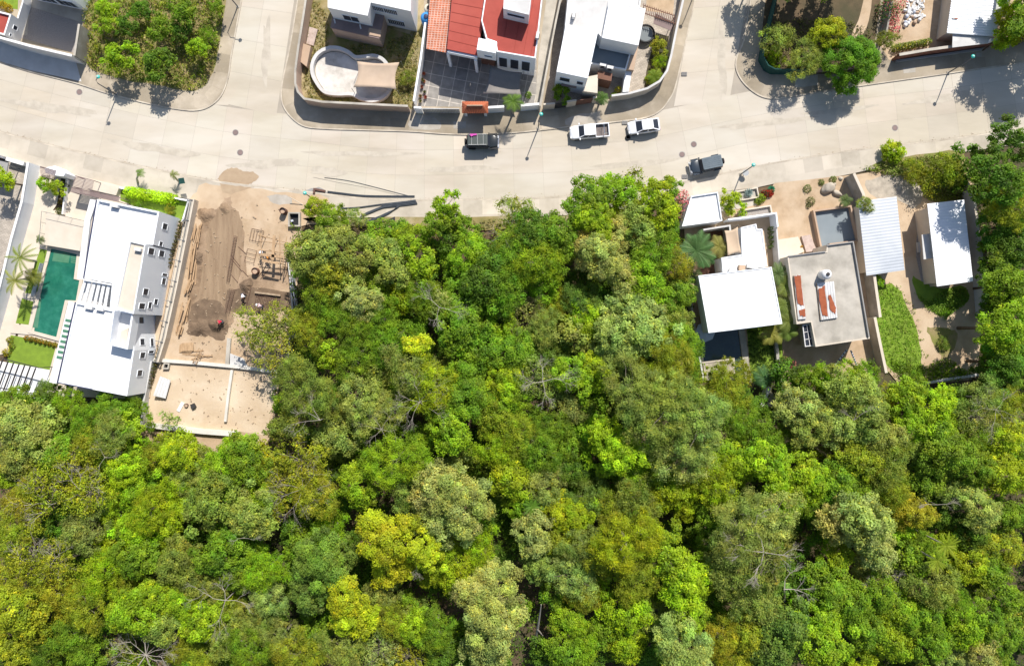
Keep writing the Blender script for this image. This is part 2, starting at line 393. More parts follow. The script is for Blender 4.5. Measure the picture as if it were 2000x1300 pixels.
# raised blocks with pavements
KA = [(-260, 20), (-120, 80), (0, 121), (60, 140), (150, 163), (215, 184), (300, 205), (345, 213), (380, 216), (408, 209), (432, 188), (446, 152), (452, 110), (463, 50), (472, 0), (492, -120), (510, -260)]
KB = [(618, -260), (600, -120), (582, 0), (566, 95), (552, 160), (550, 190), (556, 212), (574, 234), (598, 248), (640, 252), (700, 254), (800, 257), (870, 262), (930, 263), (1000, 260), (1060, 254), (1130, 246), (1215, 237), (1262, 230), (1290, 216), (1306, 196), (1318, 172), (1334, 105), (1348, 40), (1357, 0), (1378, -120), (1402, -260)]
KC = [(1512, -260), (1490, -120), (1466, 0), (1452, 80), (1440, 108), (1437, 132), (1448, 157), (1470, 179), (1494, 191), (1520, 193), (1552, 188), (1603, 180), (1680, 168), (1815, 149), (1898, 137), (2000, 122), (2150, 98), (2300, 72)]
def block(kerb, extra, nm):
    k = smooth_line(WL(kerb), 4); poly = k+WL(extra)
    mb = MB(); mb.prism(poly, -0.02, 0.11); o = struct(nm, mb, M['pavegrime']); addwhite(o)
    kb = MB(); kb.wall(k, .17, -0.01, .125); struct('kerb', kb, M['kerb'])
block(KA, [(-260, -260)], 'pavement'); block(KB, [], 'pavement'); block(KC, [(2300, -260)], 'pavement')
SB = [(2300, 235), (2150, 246), (2000, 268), (1850, 297), (1740, 322), (1661, 340), (1640, 344), (1512, 359), (1480, 366), (1400, 376), (1330, 388), (1240, 405), (1120, 420), (1000, 424), (900, 424), (800, 424), (700, 425), (600, 424), (550, 420), (480, 405), (376, 390), (240, 366), (190, 352), (65, 323), (0, 303), (-120, 270), (-260, 225)]
k = smooth_line(WL(SK), 4); mb = MB(); mb.prism(k+WL(SB), -0.02, 0.11); o = struct('pavement', mb, M['pave']); addwhite(o)
kb = MB(); kb.wall(k, .17, -0.01, .125); struct('kerb', kb, M['kerb'])
# pavement joints and cleaner slabs
def joints(line, wd, step, nm='pavement_slab', mt='pave', prob=.5, z=.114, t0=0, t1=None):
    L = smooth_line(WL(line), 5); c = [0]
    for i in range(1, len(L)): c.append(c[-1]+hypot(L[i][0]-L[i-1][0], L[i][1]-L[i-1][1]))
    V, F, C = [], [], []; s = t0; t1 = t1 or c[-1]
    def at(s, off):
        i = 1
        while i < len(c)-1 and c[i] < s: i += 1
        t = (s-c[i-1])/max(1e-9, c[i]-c[i-1]); a, b = Vector(L[i-1]), Vector(L[i]); p = a.lerp(b, t); d = (Vector(L[min(len(L)-1, i+2)])-Vector(L[max(0, i-3)])).normalized()
        return (p.x-d.y*off, p.y+d.x*off)
    while s+step <= t1:
        q = [at(s+.02, .12), at(s+step-.02, .12), at(s+step-.02, wd), at(s+.02, wd)]
        if area(q) < 0: q = q[::-1]
        n = len(V); V += [(x, y, z) for x, y in q]; F.append(tuple(range(n, n+4))); t = random.gauss(1, .09); C.append((t, t, t, 1)); s += step
    me = bpy.data.meshes.new(nm); me.from_pydata(V, [], F); me.materials.append(M[mt]); a = me.color_attributes.new('col', 'FLOAT_COLOR', 'CORNER'); a.data.foreach_set('color', np.repeat(np.array(C, dtype=np.float32), 4, axis=0).ravel())
    o = bpy.data.objects.new(nm, me); COL.objects.link(o); o['kind'] = 'structure'
joints(SK, -2.0, 2.6)
joints(KA[2:15], 1.75, 2.5, mt='pavegrime')
joints(KB[1:-1], 1.7, 2.6, mt='pavegrime')
joints(KC[1:-1], 1.5, 2.6, mt='pavegrime')
def patch(nm, px, mt, z, zpx=None, smooth=0, jag=0):
    p = WL(px, 0)
    if smooth:
        p = smooth_line(p+[p[0]], smooth)[:-1]
        if jag: p = [(x+random.uniform(-jag, jag), y+random.uniform(-jag, jag)) for x, y in p]
    m_ = MB(); m_.sheet(p, z); o = struct(nm, m_, M[mt])
    if mt in ('pave', 'pavegrime', 'road'): addwhite(o)
    return o
# lots
patch('verge_soil', [(-200, -200), (160, -200), (160, 60), (172, 128), (192, 142), (250, 158), (305, 166), (345, 174), (375, 179), (402, 166), (421, 130), (428, 90), (440, 10), (458, -120), (478, -240)], 'weeds', .116, smooth=3, jag=.12)
patch('path', [(52, -20), (172, 8), (166, 46), (60, 14), (54, 70), (38, 70)], 'concrete', .122)
patch('courtyard_gravel', [(62, 15), (163, 46), (148, 105), (38, 74)], 'gravel', .120)
patch('driveway', [(-200, 10), (0, 79), (150, 124), (160, 160), (60, 138), (0, 120), (-200, 40)], 'palegrey', .118)
patch('lawn', [(-40, -60), (38, -60), (36, 20), (0, 12), (-40, 0)], 'lawn', .126)
# centre block lots
patch('yard_dry_grass', [(612, -120), (833, -120), (826, 60), (806, 215), (640, 210), (604, 203), (590, 185), (588, 160), (596, 100), (606, 40)], 'drygrass', .116)
patch('yard_shade_soil', [(645, 40), (800, 70), (790, 130), (700, 112), (640, 100), (632, 90)], 'weeds', .120, smooth=3, jag=.15)
patch('patio', [(828, 60), (1048, 112), (1048, 212), (816, 208)], 'patio', .121)
patch('side_lane', [(1045, 205), (1052, 110), (1075, -60), (1096, -60), (1072, 110), (1058, 212)], 'concrete', .124)
patch('yard_paving', [(1062, 212), (1085, 60), (1096, -60), (1338, -60), (1316, 60), (1302, 140), (1285, 170), (1240, 186), (1150, 196)], 'pavers', .120)
patch('sand_yard', [(1262, -60), (1322, -60), (1314, 30), (1262, 22)], 'yard', .126)
patch('flower_bed_soil', [(1280, 66), (1306, 72), (1296, 150), (1276, 168), (1258, 172), (1262, 140)], 'soil', .128)
# north-east lots
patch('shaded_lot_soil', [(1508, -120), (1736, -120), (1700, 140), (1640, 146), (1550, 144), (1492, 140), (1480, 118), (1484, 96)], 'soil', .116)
patch('shaded_lot_path', [(1686, 0), (1702, 0), (1690, 60), (1666, 78), (1664, 64), (1676, 40)], 'yard', .122, smooth=3)
patch('yard_soil', [(1734, -120), (2120, -120), (2120, 60), (1960, 84), (1735, 118), (1720, 90), (1728, 30)], 'yard', .118)
# building site and its mud on the street
patch('site_dirt', [(372, 389), (470, 404), (560, 421), (590, 430), (586, 520), (575, 620), (568, 700), (545, 760), (530, 850), (470, 900), (280, 860), (292, 780), (330, 600), (352, 480)], 'yard', .118, smooth=3, jag=.15)
patch('dirt_spill', [(372, 386), (400, 360), (470, 366), (560, 376), (640, 385), (640, 430), (560, 440), (470, 425), (376, 400)], 'sand', .1195, smooth=4, jag=.25)
patch('fine_sand_patch', [(426, 350), (434, 338), (448, 329), (462, 328), (474, 334), (494, 336), (505, 344), (500, 353), (482, 362), (470, 368), (440, 366), (430, 360)], 'digfine2', .016, smooth=4, jag=.10)
patch('fine_sand_patch', [(430, 358), (470, 364), (498, 366), (478, 371), (455, 379), (436, 375)], 'digfine2', .1225, smooth=4, jag=.08)
patch('dirt_track', [(440, 386), (452, 386), (456, 404), (470, 420), (478, 470), (480, 540), (462, 600), (445, 645), (400, 650), (370, 630), (366, 580), (372, 500), (398, 430), (430, 405)], 'dig', .125, smooth=4, jag=.2)
patch('graded_track', [(424, 410), (462, 410), (474, 450), (466, 560), (440, 640), (390, 640), (398, 520), (408, 450)], 'digfine', .129, smooth=4, jag=.2)
patch('excavated_soil', [(372, 600), (400, 585), (440, 598), (446, 640), (432, 662), (395, 652), (370, 640)], 'digwet', .133, smooth=4, jag=.25)
patch('excavated_soil', [(446, 566), (500, 560), (562, 572), (556, 606), (470, 612), (440, 598)], 'digwet', .135, smooth=4, jag=.2)
patch('excavated_soil', [(484, 540), (566, 520), (562, 562), (480, 566)], 'dig', .131, smooth=3, jag=.2)
patch('lower_plot', [(304, 708), (380, 712), (470, 720), (548, 731), (535, 780), (520, 850), (468, 842), (400, 838), (330, 830), (290, 824), (292, 780)], 'sandpale', .1365)
# villa side
patch('neighbour_court', [(-200, 260), (54, 326), (40, 420), (0, 540), (-200, 560)], 'pavers', .118)
patch('villa_lane', [(76, 326), (122, 340), (112, 400), (84, 440), (62, 560), (20, 690), (-60, 700), (0, 560), (50, 410)], 'cream', .120)
patch('villa_drive', [(140, 340), (255, 368), (250, 420), (180, 440), (128, 425)], 'cream', .118)
patch('villa_plinth', [(90, 412), (376, 392), (330, 600), (290, 780), (60, 770), (20, 720), (60, 560)], 'cream', .124)
patch('lawn', [(236, 366), (376, 392), (366, 424), (352, 432), (236, 392)], 'lawn', .130)
patch('lawn', [(22, 654), (112, 671), (98, 722), (14, 714)], 'lawn', .132)
patch('lawn', [(44, 583), (67, 589), (57, 634), (32, 631)], 'lawn', .132)
patch('lawn', [(80, 486), (105, 491), (90, 560), (66, 574), (50, 572)], 'lawn', .132)
# houses on the right
patch('pavement_apron', [(1334, 388), (1400, 376), (1440, 372), (1480, 366), (1480, 400), (1410, 420), (1334, 440)], 'concrete', .1185)
patch('yard_soil', [(1334, 430), (1480, 400), (1512, 358), (1662, 342), (1692, 420), (1730, 720), (1700, 735), (1560, 745), (1370, 735), (1345, 560)], 'yard', .1205)
patch('garden_soil', [(1458, 640), (1525, 632), (1530, 740), (1466, 745)], 'lawn', .1235)
patch('yard_soil', [(1670, 342), (1800, 318), (1900, 330), (1920, 620), (1905, 740), (1760, 756), (1730, 720), (1700, 520)], 'sand', .1215)
patch('weedy_ground', [(1700, 322), (1790, 305), (1880, 300), (1880, 395), (1810, 392), (1790, 350), (1740, 340)], 'weeds', .1245, smooth=3, jag=.3)
patch('weedy_ground', [(1702, 566), (1742, 556), (1772, 600), (1800, 690), (1790, 725), (1735, 722), (1712, 640)], 'lawn', .1255, smooth=4, jag=.25)
patch('weedy_ground', [(1780, 540), (1830, 565), (1885, 560), (1888, 590), (1845, 618), (1810, 600), (1788, 575)], 'lawn', .1265, smooth=4, jag=.25)
patch('weedy_ground', [(1810, 640), (1850, 640), (1870, 660), (1850, 700), (1830, 690), (1818, 665)], 'weeds', .1275, smooth=4, jag=.25)
patch('stained_concrete', [(1795, 440), (1812, 440), (1824, 560), (1800, 565), (1788, 470)], 'gravel', .1235, smooth=3, jag=.15)
patch('rubble_gravel', [(1690, 350), (1760, 345), (1800, 370), (1785, 410), (1765, 395), (1700, 380)], 'stone', .1285, smooth=4, jag=.25)
patch('dry_verge', [(590, 426), (700, 428), (900, 426), (1120, 424), (1110, 445), (1000, 450), (900, 455), (800, 450), (650, 440)], 'drygrass', .1195, smooth=3, jag=.3)
# stains and repairs in the pavement, manholes
for q in ([(596, 372), (622, 366), (640, 376), (640, 384), (600, 380)],):
    patch('oil_stain', q, 'grey', .1305 if q[0][1] > 380 else .0105, smooth=4, jag=.05)
for q in ([(520, 384), (560, 380), (570, 396), (540, 400)], [(1140, 220), (1165, 228), (1180, 240), (1115, 246), (1105, 236)], [(810, 225), (850, 230), (860, 252), (800, 250)]):
    patch('cement_spill', q, 'cement', .1215, smooth=4, jag=.1)
for q in ([(1551, 152), (1596, 147), (1597, 167), (1553, 172)], [(1763, 134), (1787, 132), (1787, 142), (1764, 144)], [(1905, 104), (1916, 104), (1916, 112), (1906, 112)], [(886, 238), (910, 238), (910, 252), (886, 252)], [(1150, 222), (1172, 218), (1172, 236), (1146, 242)]):
    patch('pavement_repair', q, 'concrete', .1225)
for i, (x, y, d) in enumerate([(155, 180, 'on the far left of the street below the grey wall'), (469, 298, 'in the left crossing above the sand patch'), (460, 259, 'in the left crossing at the mouth of the side street'), (1355, 282, 'above the grey topped jeep'), (1332, 302, 'just left of the grey topped jeep'), (1748, 250, 'on the right of the street above the round bush')]):
    wx, wy = W(x, y); m_ = MB(); m_.disc(wx, wy, .014, .40, 20)
    t = thing('manhole_cover', 'round dark iron manhole cover '+d, 'manhole cover', (wx, wy, 0), group='manhole covers in the street')
    m_ = MB(); m_.lathe(wx, wy, [(.42, .004), (.42, .016), (.36, .016), (.36, .006)], 24); m_.build('frame', M['grey'], t)
    m_ = MB(); m_.lathe(wx, wy, [(.34, .004), (.34, .02), (.30, .024)], 24); m_.build('cover', M['mauve'], t)
    for kk in range(3): pass
for (x, y, d) in [(1220, 240, 'in the gutter in front of the white car'), (1337, 345, 'in the gutter beside the jeep with the grey soft top'), (1336, 145, 'at the kerb of the right side street')]:
    wx, wy = W(x, y); t = thing('storm_drain', 'dark rectangular storm drain grate '+d, 'drain grate', (wx, wy, 0), group='storm drain grates')
    m_ = MB(); m_.box(wx, wy, .10, .75, .5, .08); m_.build('frame', M['grey'], t)
    m_ = MB()
    for k in range(5): m_.box(wx-.26+.13*k, wy, .145, .05, .4, .02)
    m_.build('grate', M['dark'], t)

rr = random.Random(61)
for i, (px, py, rx, ry, mt) in enumerate([(520, 320, 60, 9, 's'), (700, 300, 90, 6, 's'), (900, 330, 80, 5, 's'), (1240, 320, 70, 7, 's'), (1500, 240, 80, 7, 's'), (1850, 190, 70, 8, 's'), (100, 210, 80, 10, 's'), (300, 290, 70, 9, 's'), (520, 100, 9, 60, 's'), (1410, 120, 10, 60, 's'), (1180, 276, 18, 3, 's'), (960, 296, 16, 3, 's'), (1395, 338, 16, 3, 's'), (1640, 215, 60, 5, 's'), (640, 335, 30, 10, 's')]):
    n = 26; ph = rr.uniform(0, 6); tl = .12 if px > 1100 else (-.18 if px < 450 else 0)
    q = []
    for k in range(n):
        a = 2*pi*k/n; r_ = 1+.25*sin(2*a+ph)+.18*sin(5*a+ph*2)+rr.uniform(-.12, .12); x, y = rx*r_*cos(a), ry*r_*sin(a); q.append((px+x, py+y-x*tl))
    patch('road_stain', q, 'roadstain', .0125+.0006*i)
# ------------------------------------------------------------------ building helpers
G = .12
def base(px, z):   # photograph outline of a roof at height z, as a plan
    return ccw(WL(px, z))
def win(t, a, b, u, wd, z0, z1, bars=0, wall=None, pane='glass', sill=True, par=None):
    """window on the wall that runs a->b (plan), at distance u (0..1), wall faces to the right of a->b"""
    a, b = Vector(a), Vector(b); d = (b-a).normalized(); n = Vector((d.y, -d.x)); c = a.lerp(b, u); rz = atan2(d.y, d.x)
    f = MB(); th = .035
    def bar(du, z, sx, sz, dp=.07, off=.0): f.box(c.x+d.x*du+n.x*(dp/2+off), c.y+d.y*du+n.y*(dp/2+off), z, sx, dp, sz, rz)
    bar(0, z1+th/2, wd+2*th, th); bar(0, z0-th/2, wd+2*th+.04, th, .09)
    bar(-wd/2-th/2, (z0+z1)/2, th, z1-z0); bar(wd/2+th/2, (z0+z1)/2, th, z1-z0)
    for k in range(bars): bar(-wd/2+wd*(k+1)/(bars+1), (z0+z1)/2, .04, z1-z0, .05)
    fr = f.build('window', M['bluewhite'], t); ORG[fr.name] = ORG[t.name]
    p = MB(); p.box(c.x+n.x*.015, c.y+n.y*.015, (z0+z1)/2, wd, .03, z1-z0, rz); p.build('pane', M[pane], fr)
    return fr
def mass(t, poly, z0, h, wall='white', roof='whiteroof', par=.35, pt=.2, rname='roof'):
    m_ = MB(); m_.ring(poly, pt, z0, h); wl = m_.build('wall', M[wall], t)
    m_ = MB(); m_.prism(inset(poly, pt+.004), h-par-.25, h-par); m_.build(rname, M[roof], t)
    return wl
def flat(t, poly, z0, h, wall='white', roof='whiteroof', over=.0, th=.22):
    m_ = MB(); m_.prism(inset(poly, .05+max(0, over)), z0, h-th); m_.build('wall', M[wall], t)
    m_ = MB(); m_.prism(poly, h-th, h); m_.build('roof', M[roof], t)
def wallthing(name, px, h, t_, mt, label, cat='wall', z=0.0, coping=None, group=None, base_px=True, cl=False):
    L = WL(px, 0 if base_px else h); cx = sum(p[0] for p in L)/len(L); cy = sum(p[1] for p in L)/len(L)
    th = thing(name, label, cat, (cx, cy, 0), group=group)
    m_ = MB(); m_.wall(L, t_, z, h, closed=cl); m_.build('wall', M[mt], th)
    if coping: m_ = MB(); m_.wall(L, t_+.06, h+.001, h+.07, closed=cl); m_.build('coping', M[coping], th)
    return th
def corrugated(c0, c1, c2, c3, z01, z23, pitch=.28, amp=.035, axis=0):
    """sheet over quad c0 c1 c2 c3 (plan); ribs run c0->c1"""
    m_ = MB(); A, B, C_, D = [Vector(c) for c in (c0, c1, c2, c3)]
    n = int((D-A).length/pitch)*4; V = []
    for i in range(n+1):
        t = i/n; l = A.lerp(D, t); r = B.lerp(C_, t); dz = amp*(0, 1, 1, 0)[i % 4] if i < n else 0; z = z01+(z23-z01)*t
        V += [(l.x, l.y, z+dz), (r.x, r.y, z+dz), (l.x, l.y, z+dz-.02), (r.x, r.y, z+dz-.02)]
    F = []
    for i in range(n):
        a = 4*i; b = a+4; F += [(a, a+1, b+1, b), (a+2, b+2, b+3, a+3), (a, b, b+2, a+2), (a+1, a+3, b+3, b+1)]
    F += [(0, 2, 3, 1), (4*n, 4*n+1, 4*n+3, 4*n+2)]
    return m_.add(V, F)
def tank(x, y, z, r, h, mt, label, lid='dark'):
    t = thing('water_tank', label, 'water tank', (x, y, z), group='round plastic water tanks')
    m_ = MB(); m_.lathe(x, y, [(r*.96, z), (r, z+.06), (r, z+h*.3), (r*1.03, z+h*.33), (r, z+h*.36), (r, z+h*.62), (r*1.03, z+h*.65), (r, z+h*.68), (r, z+h*.82), (r*.72, z+h*.93), (r*.4, z+h*.98)], 28); m_.build('body', M[mt], t, smooth=True)
    m_ = MB(); m_.lathe(x, y, [(r*.38, z+h*.97), (r*.38, z+h*1.04), (r*.1, z+h*1.06)], 20); m_.build('lid', M[lid], t)
    return t
def acunit(px, py, z, rz, label, s=1):
    x, y = W(px, py, z); t = thing('air_conditioner', label, 'air conditioner', (x, y, z-.6), group='air conditioner units on the roofs')
    m_ = MB(); m_.box(x, y, z-.3, .85*s, .38*s, .58, rz); m_.build('casing', M['frame'], t)
    m_ = MB(); m_.lathe(x+sin(rz)*.2*s, y-cos(rz)*.2*s, [(.01, z-.3), (.02, z-.29)], 8); m_.box(x+sin(rz)*.2*s, y-cos(rz)*.2*s, z-.3, .42*s, .03, .42, rz); m_.build('fan_grille', M['dark'], t)
    m_ = MB(); m_.box(x, y, z-.605, .7*s, .5*s, .03, rz); m_.build('foot', M['dark'], t)
    return t
def sail(px, zs, mt, label, sag=.25, n=8, name='shade_sail', curve=.06):
    c = [Vector((*W(p[0], p[1], z), z)) for p, z in zip(px, zs)]; cen = sum((Vector(q) for q in c), Vector())/4; V = []; F = []
    for i in range(n+1):
        for j in range(n+1):
            u, v = i/n, j/n; p = c[0].lerp(c[1], u).lerp(c[3].lerp(c[2], u), v)
            k = (4*u*(1-u)+4*v*(1-v))/2; e = 1-curve*2*(4*u*(1-u)*(abs(2*v-1)**2)+4*v*(1-v)*(abs(2*u-1)**2))
            p = cen+(p-cen)*e; V.append((p.x, p.y, p.z-sag*4*u*(1-u)*4*v*(1-v)+.03*sin(9*u+14*v)))
    for i in range(n):
        for j in range(n): F.append((i*(n+1)+j, (i+1)*(n+1)+j, (i+1)*(n+1)+j+1, i*(n+1)+j+1))
    t = thing(name, label, 'shade sail', (cen.x, cen.y, 0)); m_ = MB(); m_.add(V, F); o = m_.build('canopy', M[mt], t, smooth=True)
    sm = o.modifiers.new('t', 'SOLIDIFY'); sm.thickness = .015
    for q in c: 
        m_ = MB(); d = (q-cen); d.z = 0; d.normalize(); m_.tube([(q.x+d.x*.25, q.y+d.y*.25, G), (q.x+d.x*.25, q.y+d.y*.25, q.z+.05)], .035, 6); m_.build('post', M['steel'], t)
    return t
def rectpx(px): return px
# ---- far left top: white house, mostly out of frame, and its walls
p = ccw([(W(75, 2)[0], W(75, 2)[1]), (W(172, 22)[0], W(172, 22)[1]), (W(205, -110)[0], W(205, -110)[1]), (W(108, -130)[0], W(108, -130)[1])])
t = thing('white_house', 'pale blue white house cut by the top edge above the shaded gravel court', 'house', (*W(130, -50), 0))
mass(t, p, G, 7.0, 'bluewhite'); a, b = W(75, 2), W(172, 22)
for u in (.3, .7): win(t, a, b, u, 2.4, .6, 2.2, 2)
p = base([(-90, 0), (22, 28), (9, 69), (-100, 40)], 2.9)
t = thing('white_house', 'low white house with a red roof terrace at the left edge of the picture', 'house', (*W(-20, 35), 0))
mass(t, p, G, 2.9, 'white', 'redroof', .3)
a, b = [q for q in p if q[0] > W(5, 0, 2.9)[0]][:2]
if a[1] > b[1]: a, b = b, a
win(t, a, b, .55, .5, 1.3, 2.0); win(t, a, b, .15, .3, 1.9, 2.2)
wallthing('garden_wall', [(-200, 20), (0, 80), (36, 93), (90, 108), (168, 126)], 3.0, .25, 'palegrey', 'tall pale grey street wall shading the pavement at the far left', coping='white')
wallthing('garden_wall', [(169, 124), (178, 64)], 2.6, .22, 'block', 'stained grey block wall between the gravel court and the bushy corner lot', coping='concrete')
wallthing('garden_wall', [(36, 93), (60, 16), (66, -40)], 1.6, .2, 'white', 'low white wall at the left side of the gravel court')

# ---- centre block: house with round dry pool
wallthing('perimeter_wall', [(628, -120), (612, -10), (603, 50), (594, 105), (588, 150), (588, 176), (593, 192), (605, 205), (640, 211), (720, 215), (802, 219)], 2.5, .22, 'pinkwall', 'long pinkish tan perimeter wall curving round the corner of the street', coping='concrete')
t = thing('two_storey_house', 'white two storey house cut by the top edge, above the round dry pool', 'house', (*W(720, 10), 0))
pm = base([(640, -70), (640, 15), (718, 31), (724, 5), (802, 22), (806, -70)], 6.2)
mass(t, pm, G, 6.2, 'white', 'whiteroof', .15, .15)
pl = sorted(pm, key=lambda q: q[1])
A, B = W(640, 15, 6.2), W(718, 31, 6.2); C1, D1 = W(724, 5, 6.2), W(802, 22, 6.2)
win(t, A, B, .40, 1.0, 3.6, 5.0); win(t, A, B, .60, 1.0, 3.6, 5.0)
for u in (.10, .45): win(t, C1, D1, u, 1.7, 4.2, 5.4, 6); 
win(t, C1, D1, .5, 2.2, 1.0, 2.4, 7)
pl = base([(651, 24), (645, 54), (741, 76), (752, 22), (724, 8), (718, 33)], 3.1)
flat(t, pl, G, 3.1, 'pinkwall', 'mauve')
m_ = MB(); x, y = W(732, 64, 3.1); m_.box(x, y, 3.14, 1.7, .9, .08, -.2); m_.build('hatch', M['tan'], t)
for q in ((655, 46), (705, 57)):
    m_ = MB(); x, y = W(*q, 3.1); m_.tube([(x, y, 3.1), (x-.1, y+.5, 3.3)], .1, 8); m_.build('vent_pipe', M['frame'], t)
m_ = MB()
x, y = W(765, 45); f_ = []
for (ax, ay) in ((752, 40), (783, 46)):
    x, y = W(ax, ay); m_.tube([(x, y, G), (x, y, 2.4)], .03, 5)
for z in (1.2, 2.4): m_.tube([(*W(752, 40), z), (*W(783, 46), z)], .025, 5)
m_.build('clothes_frame', M['lamppole'], t)
# round pool
t = thing('round_pool', 'empty kidney shaped pool with a pale raised rim in the dry garden', 'pool', (*W(650, 145), 0))
rim = smooth_line(WL([(648, 98), (664, 99), (682, 106), (696, 116), (712, 116), (734, 114), (752, 123), (765, 145), (764, 175), (752, 193), (730, 201), (706, 196), (690, 188), (660, 188), (636, 183), (620, 163), (613, 145), (614, 128), (622, 112), (636, 101)]), 4)
m_ = MB(); m_.wall(rim[:-1], .45, G, .95, closed=True); m_.build('rim', M['palegrey'], t)
m_ = MB(); m_.prism(inset(rim[:-1], .3), G-.02, .2); m_.build('floor', M['poolwhite'], t)
sail([(698, 120), (780, 122), (774, 175), (690, 171)], (2.8, 2.5, 2.3, 2.7), 'sailtan', 'wrinkled beige shade sail stretched over the round dry pool')
t = solo('concrete_slab', MB().prism(WL([(606, 55), (622, 60), (614, 92), (600, 88)]), G, .42), M['slabpink'], 'broken sandy concrete slab lying behind the tan wall', 'slab')
t = solo('concrete_slab', MB().prism(WL([(596, 92), (612, 97), (604, 137), (590, 126)], 0), G, 1.2), M['tan'], 'smooth pinkish block standing in the corner of the dry garden', 'slab')
x, y = W(836, 12, 2); tank(x, y, G, .62, 1.5, 'creamtank', 'cream round water tank with a black lid beside the red roofed house')
x, y = W(832, 33, 2); tank(x, y, G, .75, 2.0, 'bluetank', 'blue round water tank standing in the narrow side yard', 'darkblue')

# ---- centre block: red roofed house
t = thing('red_roofed_house', 'white house with red flat roofs and a terracotta lean-to above the tiled patio', 'house', (*W(960, 20), 0))
pr = base([(968, 83), (970, 101), (1046, 114), (1067, -70), (960, -90), (940, 40), (950, 77)], 6.2)
mass(t, pr, G, 6.2, 'bluewhite', 'redroof', .08, .15)
A, B = W(970, 101, 6.2), W(1046, 114, 6.2)
for u in (.16, .46, .76): win(t, A, B, u, 1.05, 1.6, 4.6, 0)
pr2 = base([(889, -70), (873, 96), (932, 108), (940, 60), (958, -80)], 5.2)
m_ = MB(); m_.prism(pr2, 4.95, 5.2); m_.build('roof', M['redroof'], t)
m_ = MB()
for (a, b) in (((876, 78), (934, 92)), ((877, 60), (938, 74)), ((880, 42), (941, 55)), ((882, 24), (944, 37)), ((884, 6), (947, 18)), ((886, -12), (950, 0))): 
    m_.wall(WL([a, b], 5.2), .06, 5.2, 5.225)
m_.build('roof_seam', M['seam'], t); m_ = MB()
for (a, b) in (((985, 72), (995, 10)), ((1003, 105), (1022, 0)), ((1022, 108), (1042, 0)), ((1036, 112), (1056, 0))):
    m_.wall(WL([a, b], 6.12), .05, 6.12, 6.145)
m_.build('roof_seam', M['seam'], t)
m_ = MB(); L = WL([(874, 99), (932, 111)], 5.0); m_.wall(L, .3, 4.3, 4.95); m_.build('beam', M['bluewhite'], t)
for q in ((877, 112), (930, 124)):
    x, y = W(*q, 3); m_ = MB(); m_.box(x, y, 2.2, .35, .35, 4.3, -.2); m_.build('column', M['bluewhite'], t)
m_ = MB(); m_.prism(base([(889, -70), (874, 70), (934, 84), (958, -80)], 5.2), G, 4.9); m_.build('wall', M['mauve'], t)
ptw = base([(935, 74), (971, 83), (968, 104), (931, 97)], 6.9)
m_ = MB(); m_.prism(ptw, 4.4, 6.9); m_.build('entrance_tower', M['bluewhite'], t)
pbr = base([(936, 76), (970, 85), (968, 98), (932, 92)], 6.2)
m_ = MB(); m_.prism(inset(pbr, .25), G, 4.4); m_.build('door_recess', M['brown'], t)
A, B = W(931, 97, 6.9), W(968, 104, 6.9); win(t, A, B, .6, 1.0, 5.3, 5.7)
# stair tower on the roof
pst = base([(985, -16), (983, 17), (1033, 29), (1038, -8)], 8.8)
mass(t, pst, 6.1, 8.8, 'white', 'palegrey', .1, .1, 'stair_roof'); A, B = W(983, 17, 8.8), W(1033, 29, 8.8); win(t, A, B, .5, 2.2, 7.4, 8.0)
# terracotta lean-to
m_ = corrugated(W(845, -80, 3.4), W(832, 95, 3.4), W(873, 103, 4.0), W(890, -80, 4.0), 3.3, 3.9, .22, .05); lt = m_.build('lean_to_roof', M['tile'], t)
acunit(1050, 68, 7.0, 1.4, 'white air conditioner unit at the right edge of the red roof')
sail([(957, 128), (1020, 142), (1018, 188), (942, 184)], (3.0, 2.8, 2.6, 2.6), 'sailgrey', 'grey brown shade sail over the right side of the tiled patio')
wallthing('garden_wall', [(835, 60), (826, 130), (813, 209)], 2.4, .2, 'white', 'white wall between the dry garden and the tiled patio', coping='bluewhite')
wallthing('front_wall', [(813, 220), (827, 221)], 2.3, .25, 'bluewhite', 'short pale blue wall pier left of the sliding gate')
t = wallthing('sliding_gate', [(828, 221), (899, 222)], 2.0, .08, 'oldmetal', 'long grey metal sliding gate in front of the tiled patio', 'gate', z=.15)
m_ = MB()
for k in range(24): m_.box(W(829+k*3, 221.5)[0], W(829, 221.8)[1]-.06, 1.05, .03, .03, 1.8)
m_.build('slat', M['grey'], t)
wallthing('front_wall', [(952, 220), (985, 218)], 2.1, .25, 'bluewhite', 'white street wall right of the tiled gatehouse', coping='white')
wallthing('front_wall', [(1017, 216), (1053, 213)], 2.1, .25, 'bluewhite', 'white street wall right of the leaning palm', coping='white')
t = thing('gatehouse', 'small hipped terracotta tile roof over the entrance gate of the red roofed house', 'gatehouse', (*W(927, 214), 0))
c = base([(902, 196), (953, 196), (953, 219), (902, 219)], 3.0); cx = sum(q[0] for q in c)/4; cy = sum(q[1] for q in c)/4
xs = sorted(q[0] for q in c); ys = sorted(q[1] for q in c); x0, x1, y0, y1 = xs[0], xs[-1], ys[0], ys[-1]
